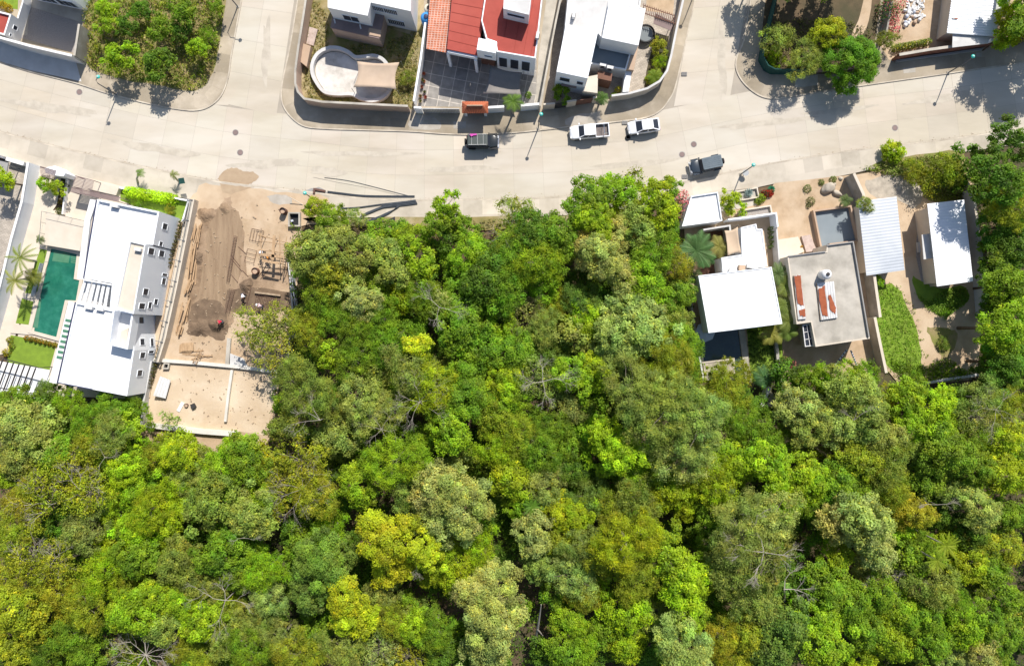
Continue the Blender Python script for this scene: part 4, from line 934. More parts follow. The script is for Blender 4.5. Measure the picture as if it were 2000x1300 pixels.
# road side steel profile, pipes
m_ = MB(); m_.wall(WL([(614, 379), (615, 370), (636, 374)]), .28, .02, .28); solo('steel_profile', m_, M['rustpipe'], 'bent brown steel profile lying in the street by the street lamp', 'steel profile')
m_ = MB()
for k in range(3): m_.tube([(x, y+.09*k, .08+.0*k) for x, y in smooth_line(WL([(640, 376), (672, 380), (710, 384), (760, 385), (810, 385)]), 4)], .045, 6)
solo('black_pipe', m_, M['pipeblack'], 'straight bundle of black pipes lying along the kerb', 'pipe')
m_ = MB(); m_.tube([(x, y, .06) for x, y in smooth_line(WL([(634, 347), (680, 353), (730, 365), (780, 378), (805, 384)]), 4)], .03, 6)
solo('black_pipe', m_, M['pipeblack'], 'single thin black pipe curving out into the street', 'pipe')
m_ = MB(); m_.tube([(x, y, .05) for x, y in smooth_line(WL([(612, 346), (660, 356), (720, 367), (790, 384)]), 4)], .015, 6)
solo('grey_pipe', m_, M['concrete'], 'faint thin grey pipe below the single black pipe in the street', 'pipe')
m_ = MB()
for k in range(8):
    o_ = .075*k; m_.tube([(x+o_*.5, y-o_, .2+.03*(k % 3)) for x, y in smooth_line(WL([(660, 407), (700, 405), (745, 399), (790, 394), (812, 391)][0 if k < 2 else 2:]), 5)], .05, 6)
    m_.tube([(x, y-o_*.5, .2+.05*(k % 2)) for x, y in smooth_line(WL([(700, 428), (712, 418), (728, 411), (748, 403), (772, 396+k*.3), (782-k*.8, 400), (776-k, 407), (758, 415), (738, 424), (715, 432)]), 5)], .055, 6)
solo('pipe_coil', m_, M['pipeblack'], 'thick looped bundle of black hoses on the pavement above the forest edge', 'pipes')
m_ = MB()
for k in range(7): m_.tube([(*W(702, 437+k*1.2), .2), (*W(735, 434+k), .28), (*W(772, 430-k), .2)], .05, 5)
solo('pipe_pile', m_, M['dark'], 'dark pile of old pipes at the edge of the trees below the hose loop', 'pipes')
m_ = MB(); m_.tube([(*W(571, 388), 1.0), (*W(592, 400), .15)], .05, 6); solo('timber_pole', m_, M['cream'], 'thin pale pole leaning beside the small tree at the street lamp', 'pole')
# ------------------------------------------------------------------ right: modern white house
wallthing('garden_wall', [(1338, 545), (1348, 620), (1362, 705), (1368, 740)], 1.6, .22, 'palegrey', 'long pale wall between the forest and the modern white house')
t = thing('carport', 'white flat roofed carport by the pink flowering climber', 'carport', (*W(1375, 408), 0))
mass(t, base([(1350, 383), (1402, 375), (1411, 431), (1332, 442)], 3.2), G, 3.2, 'bluewhite', 'whiteroof', .28, .12)
t = thing('modern_white_house', 'modern white house with stepped flat roofs and a dark pool', 'house', (*W(1445, 560), 0))
mass(t, base([(1364, 538), (1507, 521), (1528, 632), (1384, 650)], 5.6), 2.9, 5.6, 'bluewhite', 'whiteroof', .1, .12)
m_ = MB(); m_.prism(inset(base([(1372, 548), (1500, 532), (1517, 618), (1390, 632)], 5.6), .8), G, 2.9); m_.build('ground_floor', M['palegrey'], t)
A, B = W(1384, 650, 5.6), W(1528, 632, 5.6); win(t, A, B, .5, 5, 3.3, 4.9, 4)
mass(t, base([(1447, 444), (1477, 437), (1479, 447), (1489, 447), (1499, 520), (1412, 532), (1409, 503), (1449, 497)], 3.6), G, 3.6, 'bluewhite', 'whiteroof', .12, .14, 'middle_roof')
for q in ((1368, 470), (1412, 446), (1416, 500)): pass
wallthing('courtyard_wall', [(1362, 455), (1412, 447), (1418, 502)], 3.0, .22, 'palegrey', 'pale wall round the dark courtyard left of the beige sail')
patch('dark_court', [(1364, 452), (1412, 448), (1414, 536), (1372, 540), (1350, 520)], 'brown', .124)
wallthing('courtyard_wall', [(1412, 434), (1460, 428), (1503, 422), (1506, 448)], 2.4, .2, 'bluewhite', 'long white courtyard wall below the dark gravel trough')
wallthing('gravel_trough', [(1442, 414), (1498, 405), (1501, 420), (1444, 428)], 1.3, .18, 'cream', 'long planted gravel trough with pale rim above the courtyard wall', 'planter', cl=True)
patch('trough_gravel', [(1444, 415), (1497, 407), (1499, 419), (1446, 427)], 'gravel', .9)
wallthing('side_wall', [(1506, 448), (1512, 520), (1516, 545)], 2.0, .18, 'palegrey', 'pale wall along the right side of the modern white house')
sail([(1415, 450), (1441, 443), (1448, 494), (1421, 500)], (3.5, 3.7, 3.7, 3.5), 'sailwarm', 'beige shade sail beside the white middle roof of the modern house', .2)
acunit(1432, 528, 4.3, -.1, 'left grey air conditioner unit on the middle roof of the modern house', 1.1); acunit(1466, 520, 4.3, -.1, 'right grey air conditioner unit on the middle roof of the modern house', 1.1)
m_ = MB(); m_.box(*W(1449, 523, 4), 3.85, .8, .7, .6, -.1); solo('roof_box', m_, M['tan'], 'small tan box between the two air conditioners on the middle roof', 'roof box')
t = thing('swimming_pool', 'dark blue swimming pool below the modern white house', 'pool', (*W(1410, 690), 0))
pp = [(1368, 662), (1390, 640), (1443, 640), (1456, 742), (1432, 742), (1430, 699), (1371, 706)]
m_ = MB(); m_.prism(WL(pp), .1, .2); m_.build('water', M['pooldark'], t); m_ = MB(); m_.wall(WL([(1366, 655), (1371, 707), (1431, 700), (1434, 744)]), .25, .1, .45); m_.build('coping', M['cream'], t)
m_ = MB(); m_.prism(WL([(1440, 640), (1452, 638), (1466, 745), (1455, 748)]), .1, .42); m_.build('deck', M['concrete'], t)
t = solo('terrace', MB().prism(WL([(1372, 708), (1429, 701), (1432, 740), (1376, 742)]), .1, .35), M['pavers'], 'small tan paved terrace at the bottom end of the dark pool', 'terrace')
x, y = W(1378, 648, 2.4); t = thing('parasol', 'grey eight sided parasol between the dark pool and the forest wall', 'parasol', (x, y, G)); m_ = MB(); n = 8; V = [(x, y, 2.75)]+[(x+1.35*cos(2*pi*k/n), y+1.35*sin(2*pi*k/n), 2.3) for k in range(n)]; m_.add(V, [(0, 1+k, 1+(k+1) % n) for k in range(n)]); o = m_.build('canopy', M['umbrella'], t); sm = o.modifiers.new('t', 'SOLIDIFY'); sm.thickness = .03
m_ = MB(); m_.tube([(x, y, G), (x, y, 2.7)], .03, 6); m_.build('pole', M['steel'], t)
wallthing('planter_wall', [(1436, 376), (1476, 368), (1480, 386), (1440, 393)], .5, .15, 'cream', 'square cream planter holding the grey agave by the pavement', 'planter', cl=True)
# ------------------------------------------------------------------ right: grey roofed house
t = thing('grey_roofed_house', 'house with a large stained grey concrete roof and rusty metal sheets on it', 'house', (*W(1620, 580), 0))
pz = base([(1538, 501), (1614, 491), (1615, 478), (1667, 471), (1699, 661), (1593, 677), (1584, 629), (1556, 633)], 4.6)
mass(t, pz, G, 4.6, 'cream', 'concrete', .1, .16)
m_ = MB(); m_.wall(WL([(1667, 472), (1698, 658)], 4.9), .14, 4.6, 4.85); m_.wall(WL([(1615, 479), (1667, 472)], 4.8), .14, 4.6, 4.8); m_.wall(WL([(1540, 500), (1613, 491)], 4.8), .12, 4.6, 4.75); m_.build('parapet', M['grey'], t)
m_ = MB(); m_.wall(WL([(1568, 635), (1584, 632), (1592, 674), (1573, 676), (1568, 635)], 3.9), .12, 3.8, 3.92)
for k in (1, 2): m_.wall(WL([(1568+2*k, 635+14*k), (1584+2.6*k, 632+14*k)], 3.9), .08, 3.8, 3.9)
m_.wall(WL([(1576, 634), (1582, 675)], 3.9), .08, 3.8, 3.9); m_.build('skylight_frame', M['frame'], t)
m_ = MB(); m_.prism(WL([(1568, 635), (1584, 632), (1592, 674), (1573, 676)], 3.75), 3.65, 3.74); m_.build('skylight_glass', M['glass'], t)
def sheetthing(px, lab, mt='oldmetal', rust=None):
    c = WL(px, 4.8); t = thing('metal_sheet', lab, 'metal sheet', (c[0][0], c[0][1], 4.35)); m_ = corrugated(c[0], c[3], c[2], c[1], 4.75, 4.8, .3, .05); m_.build('sheet', M[mt], t)
    for r in rust or []:
        q = WL(r, 4.9); q = [(x+random.uniform(-.06, .06), y+random.uniform(-.1, .1)) for x, y in sum([[tuple(Vector(q[i]).lerp(Vector(q[(i+1) % len(q)]), k/5)) for k in range(5)] for i in range(len(q))], [])]
        m_ = MB(); m_.sheet(q, 4.875); m_.build('rust_patch', M['rustred'], t)
    m_ = MB(); m_.wall([c[0], c[3]], .08, 4.36, 4.74); m_.wall([c[1], c[2]], .08, 4.36, 4.76); m_.build('batten', M['wood2'], t)
mat('rustred', (.35, .10, .045), c2=(.26, .07, .03), scale=2, detail=8)
random.seed(3)
sheetthing([(1551, 538), (1563, 536), (1575, 622), (1559, 624)], 'narrow rusty orange metal sheet at the left edge of the grey roof', rust=[[(1552, 539), (1563, 537), (1570, 596), (1558, 594)], [(1560, 605), (1572, 604), (1573, 618), (1563, 617)]])
sheetthing([(1596, 553), (1629, 549), (1636, 620), (1604, 625)], 'wide rusty orange and white metal sheet in the middle of the grey roof', rust=[[(1598, 566), (1611, 556), (1617, 618), (1606, 615)], [(1618, 576), (1623, 576), (1633, 600), (1632, 612), (1622, 606)]])
x, y = W(1618, 535, 6.3); tank(x, y, 4.5, .62, 1.7, 'white', 'round white water tank with a black lid on the grey concrete roof')
t = thing('swimming_pool', 'empty square blue grey pool with a raised rim beside the grey roofed house', 'pool', (*W(1622, 440), 0))
c = WL([(1582, 413), (1656, 403), (1672, 473), (1617, 480), (1618, 492), (1598, 494)]); m_ = MB(); m_.ring(c, .22, .1, 1.0); m_.build('rim', M['tan'], t); m_ = MB(); m_.prism(inset(c, .224), .1, .35); m_.build('floor', M['poolgrey'], t)
solo('garden_slab', MB().prism(WL([(1516, 469), (1556, 463), (1568, 492), (1522, 512)]), .1, .5), M['cream'], 'pale cream slab terrace on the tan yard left of the square pool', 'slab')
solo('garden_slab', MB().prism(WL([(1563, 462), (1580, 459), (1593, 491), (1572, 493)]), .1, .45), M['slabpink'], 'mottled pink slab path between the cream slab and the square pool', 'slab')
wallthing('boundary_wall', [(1650, 347), (1668, 386), (1675, 430), (1682, 480), (1690, 550), (1700, 620)], 2.5, .3, 'block', 'long grey concrete boundary wall between the square pool and the first metal roof', coping='cream')
wallthing('boundary_wall', [(1692, 620), (1702, 670), (1714, 726)], 2.2, .3, 'concrete', 'lower grey concrete boundary wall beside the overgrown grass strip', coping='cream')
# folded banner frames in the lower yard
for a, b, lab in (((1644, 682), (1622, 722), 'left of the two leaning banner frames in the yard below the grey roof'), ((1652, 684), (1672, 716), 'right of the two leaning banner frames in the yard below the grey roof')):
    A = Vector((*W(*a), 1.4)); B = Vector((*W(*b), .3)); t = thing('banner_frame', lab, 'frame', (B.x, B.y, G), group='leaning banner frames'); m_ = MB(); m_.tube([tuple(A), tuple(B)], .12, 6); m_.build('pole', M['shirtwhite'], t)
    m_ = MB()
    for k in range(7): p = A.lerp(B, (k+.5)/7); m_.box(p.x, p.y, p.z+.1, .12, .3, .06, .6)
    m_.build('stripe', M['darkblue'], t)
solo('retaining_wall', MB().prism(WL([(1494, 752), (1500, 756), (1484, 796), (1478, 792)]), -.02, 1.2), M['white'], 'short slanting white wall end poking out of the forest', 'wall')
solo('stone_heap', MB().prism(WL([(1500, 758), (1516, 776), (1508, 796), (1486, 795)]), -.02, .7, .2), M['stone'], 'tan stone heap beside the slanting white wall end', 'stone heap')
wallthing('path_edge', [(1512, 668), (1520, 740), (1522, 768)], .8, .4, 'block', 'grey block edge between the dark lawn and the yard below the grey roof')
# ------------------------------------------------------------------ right: two metal roofed houses
def metal_house(px, z, hw, lab, annex=None):
    t = thing('metal_roofed_house', lab, 'house', (*W(px[0][0], px[0][1]+60), 0)); c = [W(*q, z) for q in px]
    m_ = corrugated(c[0], c[1], c[2], c[3], z, z-.25, .40, .011); m_.build('roof', M['metalroof' if hw else 'metalroof2'], t)
    m_ = MB(); m_.prism(inset(base(px, z), .45), G, z-.42); m_.build('wall', M['cream'], t); return t, c
t, c = metal_house([(1676, 393), (1751, 384), (1769, 527), (1694, 538)], 3.2, True, 'house with a long grey white corrugated metal roof beside the grey boundary wall')
t, c = metal_house([(1811, 398), (1883, 390), (1903, 549), (1832, 559)], 3.9, False, 'house with a bright white corrugated metal roof at the far right')
m_ = MB(); m_.prism(WL([(1801, 420), (1818, 418), (1844, 556), (1815, 560)], 0), G, 2.6); m_.build('side_wing', M['cream'], t)
m_ = MB(); m_.prism(base([(1802, 458), (1820, 455), (1826, 504), (1806, 506)], 3.0), 2.65, 2.8); m_.build('lean_to_roof', M['palegrey'], t)
A, B = W(1815, 560), W(1805, 440)
A, B = W(1805, 440), W(1815, 560)
win(t, B, A, .22, 1.1, 1.0, 2.2, 1) if False else win(t, A, B, .8, 1.1, 1.0, 2.2, 1)
m_ = MB(); m_.ring(WL([(1796, 412), (1812, 410), (1812, 438), (1797, 440)]), .08, 1.8, 1.95); m_.build('window_canopy', M['dark'], t)
solo('door_slab', MB().prism(WL([(1788, 474), (1803, 472), (1804, 492), (1790, 494)]), .1, .45), M['palegrey'], 'small pale slab outside the house with the bright white roof', 'slab')
wallthing('boundary_wall', [(1868, 364), (1880, 390), (1892, 480), (1902, 560), (1907, 620)], 2.3, .28, 'palegrey', 'long pale boundary wall at the far right against the dark trees', coping='cream')
wallthing('garden_wall', [(1762, 754), (1830, 742), (1904, 731)], .8, .3, 'palegrey', 'low pale wall at the bottom of the far right plot')
# ------------------------------------------------------------------ rocks
def rock(px, py, rx, ry, rz_, h, lab, seed, mt='stone'):
    import bmesh
    bm = bmesh.new(); bmesh.ops.create_icosphere(bm, subdivisions=3, radius=1); rr = random.Random(seed); ph = [rr.uniform(0, 6) for _ in range(6)]
    x0, y0 = W(px, py); V = []; F = []
    for v in bm.verts:
        k = 1+.16*sin(2.3*v.co.x+ph[0])*cos(2*v.co.y+ph[1])+.08*sin(5*v.co.z+ph[2]+3*v.co.x); x, y, z = v.co*k; x *= rx; y *= ry
        V.append((x0+x*cos(rz_)-y*sin(rz_), y0+x*sin(rz_)+y*cos(rz_), max(.05, h*.35+z*h*.65)))
    for f in bm.faces: F.append(tuple(v.index for v in f.verts))
    bm.free(); m_ = MB(); m_.add(V, F); return solo('boulder', m_, M[mt], lab, 'boulder', smooth=True)
rock(1615, 369, .95, .7, .2, .95, 'large pale boulder in the tan yard above the square pool', 1); rock(1633, 378, .75, .35, -.6, .7, 'narrow boulder right of the large pale boulder', 2)
rock(1628, 360, .3, .25, 0, .35, 'small stone between the two boulders above the square pool', 5); rock(1641, 349, .3, .28, 0, .4, 'small stone at the foot of the boundary wall near the street', 6)
# ------------------------------------------------------------------ street lamps
def lamp(hx, hy, bx, by, lab, hh=5.4):
    x, y = W(bx, by); t = thing('street_lamp', lab, 'street lamp', (x, y, .1), group='street lamps with turquoise heads'); X, Y = W(hx, hy, hh)
    m_ = MB(); m_.tube([(x, y, .1), (x, y, hh-1.0), (x+(X-x)*.3, y+(Y-y)*.3, hh-.25), (X, Y, hh-.05)], [.085, .06, .05, .04], 8); m_.build('pole', M['lamppole'], t)
    m_ = MB(); m_.lathe(X, Y, [(.05, hh-.22), (.23, hh-.12), (.25, hh-.05), (.2, hh+.04), (.12, hh+.08)], 20); hd = m_.build('lamp_head', M['teal'], t, smooth=True)
    m_ = MB(); m_.lathe(X, Y, [(.10, hh+.08), (.08, hh+.14)], 12); m_.build('sensor', M['frame'], hd)
    m_ = MB(); m_.box(x, y, .14, .38, .38, .12, .2); m_.build('base_plate', M['concrete'], t)
lamp(191, 150, 229, 186, 'street lamp with a turquoise head below the bushy corner lot at the left'); lamp(595, 377, 617, 392, 'street lamp with a turquoise head above the building site')
lamp(1057, 223, 1051, 251, 'street lamp with a turquoise head in front of the curved block at the top centre'); lamp(1901, 110, 1851, 143, 'street lamp with a turquoise head below the brick wall'); lamp(1472, 322, 1446, 341, 'street lamp with a turquoise head right of the jeep with the grey soft top')
lamp(463, -22, 465, 14, 'street lamp on the left side street, its head above the top edge'); lamp(1374, -48, 1357, -14, 'street lamp above the top edge that throws a thin shadow beside the right side street')
t = thing('traffic_sign', 'dark triangular sign board on a thin pole beside the slim palm near the villa', 'sign', (*W(347, 378), .1)); x, y = W(347, 372)
m_ = MB(); m_.tube([(x, y-.3, .1), (x, y, 2.0)], .035, 6); m_.build('pole', M['steel'], t); X, Y = W(354, 353, 2.2); m_ = MB(); m_.box(X, Y, 2.1, .75, .75, .05, .15, .25); m_.build('board', M['greencloth'], t)
# satellite dishes on the pavement
t = thing('satellite_dish', 'grey dish lying on its stand beside the street lamp right of the jeep', 'dish', (*W(1455, 338), .1)); x, y = W(1456, 338, .8); m_ = MB(); m_.lathe(x, y, [(.05, .75), (.3, .82), (.42, .95)], 18, 1, 1); m_.build('dish', M['steel'], t); m_ = MB(); m_.tube([(x, y, .1), (x, y, .75)], .05, 6); m_.build('stand', M['steel'], t)
# ------------------------------------------------------------------ cars
def loft(secs, nseg=None):
    m_ = MB(); n = len(secs[0]); V = [p for s in secs for p in s]; F = []
    for i in range(len(secs)-1):
        for k in range(n): F.append((i*n+k, i*n+(k+1) % n, (i+1)*n+(k+1) % n, (i+1)*n+k))
    F += [tuple(range(n-1, -1, -1)), tuple(range((len(secs)-1)*n, len(secs)*n))]
    return m_.add(V, F)
def rr_sec(x, hw, z0, z1, r=.12):
    c = []
    for sx, sz, a0 in ((1, -1, -90), (1, 1, 0), (-1, 1, 90), (-1, -1, 180)):
        for k in range(4):
            a = radians(a0+30*k); cy = sx*(hw-r); cz = (z0+r) if sz < 0 else (z1-r); c.append((x, cy+r*cos(a), cz+r*sin(a)))
    return c
def quadp(pts, push=.012):
    m_ = MB(); a, b, c = Vector(pts[0]), Vector(pts[1]), Vector(pts[2]); n = (b-a).cross(c-a).normalized()*push
    cen = sum((Vector(p) for p in pts), Vector())/len(pts)
    if n.dot(cen-Vector((0, 0, .9))) < 0: n = -n
    k = len(pts); P = [tuple(Vector(p)+n) for p in pts]+[tuple(Vector(p)-n) for p in pts]
    return m_.add(P, [tuple(range(k)), tuple(range(2*k-1, k-1, -1))]+[(i, i+k, (i+1) % k+k, (i+1) % k) for i in range(k)])
def wheel(t, x, y, r=.36, w_=.24):
    m_ = MB(); s = 1 if y > 0 else -1; n = 20; V = []; F = []
    prof = [(r*.62, -w_/2), (r*.94, -w_/2), (r, -w_*.3), (r, w_*.3), (r*.94, w_/2), (r*.62, w_/2)]
    for rr_, yy in prof:
        for k in range(n): V.append((x+rr_*cos(2*pi*k/n), y+yy, r+rr_*sin(2*pi*k/n)))
    for i in range(len(prof)-1):
        for k in range(n): F.append((i*n+k, i*n+(k+1) % n, (i+1)*n+(k+1) % n, (i+1)*n+k))
    m_.add(V, F); wl = m_.build('wheel', M['tyre'], t, smooth=True)
    m_ = MB(); m_.tube([(x, y-w_*.36, r), (x, y+w_*.42*s if s > 0 else y+w_*.36, r)], r*.64, 16); m_.build('rim', M['steel'], wl)
def car(name, kind, px, py, ang, mt, lab, cat='car', L=4.5, Wd=1.82, Ht=1.5):
    t = thing(name, lab, cat, (*W(px, py, .8), .012), ang); hw = Wd/2; hl = L/2; ORG[t.name] = (0, 0, 0); bm_ = M[mt]
    hood = {'sedan': .92, 'pickup': 1.08, 'jeep': 1.12}[kind]; z0 = .28 if kind == 'sedan' else .42; belt = .98 if kind == 'sedan' else 1.12
    fx = hl-L*({'sedan': .235, 'pickup': .22, 'jeep': .25}[kind])       # foot of windscreen
    tail = {'sedan': -hl+.18, 'pickup': -hl+1.85, 'jeep': -hl+.12}[kind]
    secs = [rr_sec(-hl, hw*.80, z0+.08, belt-.14), rr_sec(-hl+.05, hw*.9, z0+.02, belt-.05), rr_sec(-hl+.3, hw*.98, z0, belt), rr_sec(-.3*L, hw, z0, belt), rr_sec(0, hw, z0, belt), rr_sec(fx, hw*.99, z0, belt-.0), rr_sec(fx+.06, hw*.98, z0, hood+.02)]
    if kind == 'jeep': secs += [rr_sec(hl-.12, hw*.82, z0, hood-.04), rr_sec(hl-.02, hw*.80, z0+.05, hood-.1)]
    else: secs += [rr_sec(hl*.80, hw*.96, z0, hood-.08), rr_sec(hl-.16, hw*.86, z0+.03, hood-.2), rr_sec(hl-.05, hw*.72, z0+.08, hood-.3), rr_sec(hl, hw*.55, z0+.14, hood-.4)]
    if kind == 'pickup':
        secs = secs[:0]+[rr_sec(tail-.05, hw, z0, belt), rr_sec(0, hw, z0, belt), rr_sec(fx, hw*.99, z0, belt), rr_sec(fx+.06, hw*.98, z0, hood+.02)]+secs[7:]
        bd = MB(); bd.box((-hl+tail)/2, hw-.06, (z0+belt)/2, tail+hl, .11, belt-z0); bd.box((-hl+tail)/2, -hw+.06, (z0+belt)/2, tail+hl, .11, belt-z0); bd.box(-hl+.05, 0, (z0+belt)/2, .1, Wd-.22, belt-z0); bd.build('cargo_bed', bm_, t)
        bd = MB(); bd.box((-hl+tail)/2+.02, 0, z0+.22, tail+hl-.14, Wd-.22, .1); bd.build('bed_liner', M['bedliner'], t)
        bd = MB(); bd.tube([(-hl+.75, .7, belt), (-hl+.75, .62, belt+.42), (-hl+.75, -.62, belt+.42), (-hl+.75, -.7, belt)], .045, 8); bd.tube([(-hl+.75, .5, belt+.38), (-hl+.25, .5, belt)], .04, 6); bd.build('roll_bar', M['chrome'], t)
    b = loft(secs).build('body', bm_, t, smooth=False)
    for p in b.data.polygons: p.use_smooth = True
    bv = b.modifiers.new('e', 'EDGE_SPLIT'); bv.split_angle = radians(38)
    rx0 = {'sedan': -hl+1.05, 'pickup': tail+.12, 'jeep': -hl+.22}[kind]; rx1 = {'sedan': fx-.85, 'pickup': fx-.75, 'jeep': fx-.38}[kind]; rw = hw*{'sedan': .74, 'pickup': .78, 'jeep': .86}[kind]; bw = hw*.93
    zr = Ht; cab = MB()
    V = [(tail, -bw, belt-.03), (fx, -bw, belt-.03), (fx, bw, belt-.03), (tail, bw, belt-.03), (rx0, -rw, zr-.06), (rx1, -rw, zr-.06), (rx1, rw, zr-.06), (rx0, rw, zr-.06)]
    cab.add(V, [(4, 5, 6, 7), (0, 1, 5, 4), (1, 2, 6, 5), (2, 3, 7, 6), (3, 0, 4, 7)]); cab.build('cabin', bm_, t)
    def lerp(a, b, u): return tuple(Vector(a).lerp(Vector(b), u))
    def pane(a, b, c, d, nm, e=.07):
        A_ = lerp(lerp(a, b, e), lerp(d, c, e), .08); B_ = lerp(lerp(a, b, 1-e), lerp(d, c, 1-e), .08); C_ = lerp(lerp(a, b, 1-e), lerp(d, c, 1-e), .93); D_ = lerp(lerp(a, b, e), lerp(d, c, e), .93)
        quadp([A_, B_, C_, D_]).build(nm, M['glass'], t)
    pane(V[1], V[2], V[6], V[5], 'windscreen'); pane(V[3], V[0], V[4], V[7], 'rear_window', .09)
    for s_, (a, b_, c, d) in enumerate(((V[0], V[1], V[5], V[4]), (V[2], V[3], V[7], V[6]))):
        m1 = lerp(a, b_, .5); m2 = lerp(d, c, .5); pane(a, m1, m2, d, 'side_window', .06); pane(m1, b_, c, m2, 'side_window', .06)
    rf = loft([rr_sec(rx0-.04, rw*.96, zr-.08, zr-.03, .02), rr_sec(rx0+.1, rw+.02, zr-.08, zr, .03), rr_sec((rx0+rx1)/2, rw+.03, zr-.08, zr+.03, .03), rr_sec(rx1-.1, rw+.02, zr-.08, zr, .03), rr_sec(rx1+.05, rw*.95, zr-.08, zr-.03, .02)])
    rf.build('roof', M['softtop'] if kind == 'jeep' and mt == 'carnavy' else (M['carroof'] if kind == 'jeep' else bm_), t)
    if kind == 'jeep':
        if mt == 'carnavy':
            rb = MB()
            for k in range(6): rb.tube([(rx0+.1, -rw+.25+k*.26, zr+.035), (rx1-.1, -rw+.25+k*.26, zr+.035)], .012, 4)
            rb.build('roof_rib', M['softtop'], t)
        else:
            rb = MB()
            for s_ in (-1, 1): rb.tube([(rx0+.1, s_*(rw-.08), zr+.09), (rx1-.1, s_*(rw-.08), zr+.09)], .03, 5)
            for k in (0.2, .5, .8): x_ = rx0+(rx1-rx0)*k; rb.tube([(x_, -rw+.05, zr+.07), (x_, rw-.05, zr+.07)], .02, 4)
            rb.build('roof_rack', M['frame'], t)
            pc = MB(); pc.box(rx0+.75, rw-.12, zr+.12, .9, .22, .1, .05); pc.box(rx0+.55, rw-.2, zr+.15, .3, .3, .1, .5); pc.build('pink_cloth', M['pinkcloth'], t)
        sp = MB(); sp.tube([(-hl-.02, 0, 1.0), (-hl-.26, 0, 1.0)], .39, 20); sp.build('spare_wheel', M['tyre'], t, smooth=False)
        for sx in (fx+.45, -hl+.75):
            for s_ in (-1, 1): fd = MB(); fd.box(sx, s_*(hw+.03), .92, 1.0, .3, .1); fd.build('fender', bm_ if mt == 'carnavy' else M['black'], t)
        bp = MB(); bp.box(hl+.05, 0, .6, .22, Wd*.98, .22); bp.build('bumper', M['frame' if mt == 'carnavy' else 'chrome'], t)
    for y_ in (-hw+.12, hw-.12):
        for x_ in (hl-L*.19, -hl+L*.2): wheel(t, x_, y_, .37 if kind != 'sedan' else .33)
    for s_ in (-1, 1):
        m_ = MB(); m_.box(fx-.15, s_*(hw+.1), belt+.02, .16, .22, .16); m_.build('mirror', bm_, t)
        m_ = MB(); m_.box(hl-.13 if kind != 'jeep' else hl, s_*hw*.66, hood-.24, .14, .3, .14); m_.build('headlight', M['headlight'], t)
        m_ = MB(); m_.box(-hl+.03, s_*hw*.74, belt-.22, .08, .2, .2); m_.build('taillight', M['taillight'], t)
        m_ = MB(); m_.box(.25*L*.2, s_*(hw+.005), belt-.18, .18, .025, .04); m_.box(-.2*L, s_*(hw+.005), belt-.18, .18, .025, .04); m_.build('door_handle', M['chrome'], t)
    for sx, nm in ((hl-.01, 'front_plate'), (-hl-.005, 'rear_plate')):
        m_ = MB(); m_.box(sx, 0, .5, .03, .4, .14); m_.build(nm, M['frame'], t)
    ln = MB(); ln.box(hl*.62, 0, hood+.0, 1.0, .02, .012); ln.box(hl*.62, hw*.5, hood-.015, .9, .02, .012); ln.box(hl*.62, -hw*.5, hood-.015, .9, .02, .012); 
    return t
car('parked_jeep', 'jeep', 942, 277, radians(0.5), 'carblack', 'black jeep at the upper kerb with a pink cloth on its roof rack', L=4.25, Wd=1.78, Ht=1.82)
car('parked_pickup', 'pickup', 1151, 257, radians(184.5), 'carwhite', 'white pickup truck with an open cargo bed parked between the jeep and the white car', 'pickup truck', L=5.35, Wd=1.85, Ht=1.74)
car('parked_car', 'sedan', 1257.5, 246.5, radians(187.5), 'carwhite', 'white car with dark windows parked at the upper kerb, rightmost there', L=4.35, Wd=1.8, Ht=1.5)
car('parked_jeep', 'jeep', 1379, 322, radians(192), 'carnavy', 'dark blue jeep with a ribbed grey soft top parked at the lower kerb', L=4.2, Wd=1.8, Ht=1.8)
t = solo('old_tyre', MB().lathe(*W(1226, 269), [(.2, .02), (.34, .02), (.36, .12), (.34, .2), (.2, .2), (.2, .02)], 18), M['tyre'], 'small black tyre lying in the street beside the white car', 'tyre')
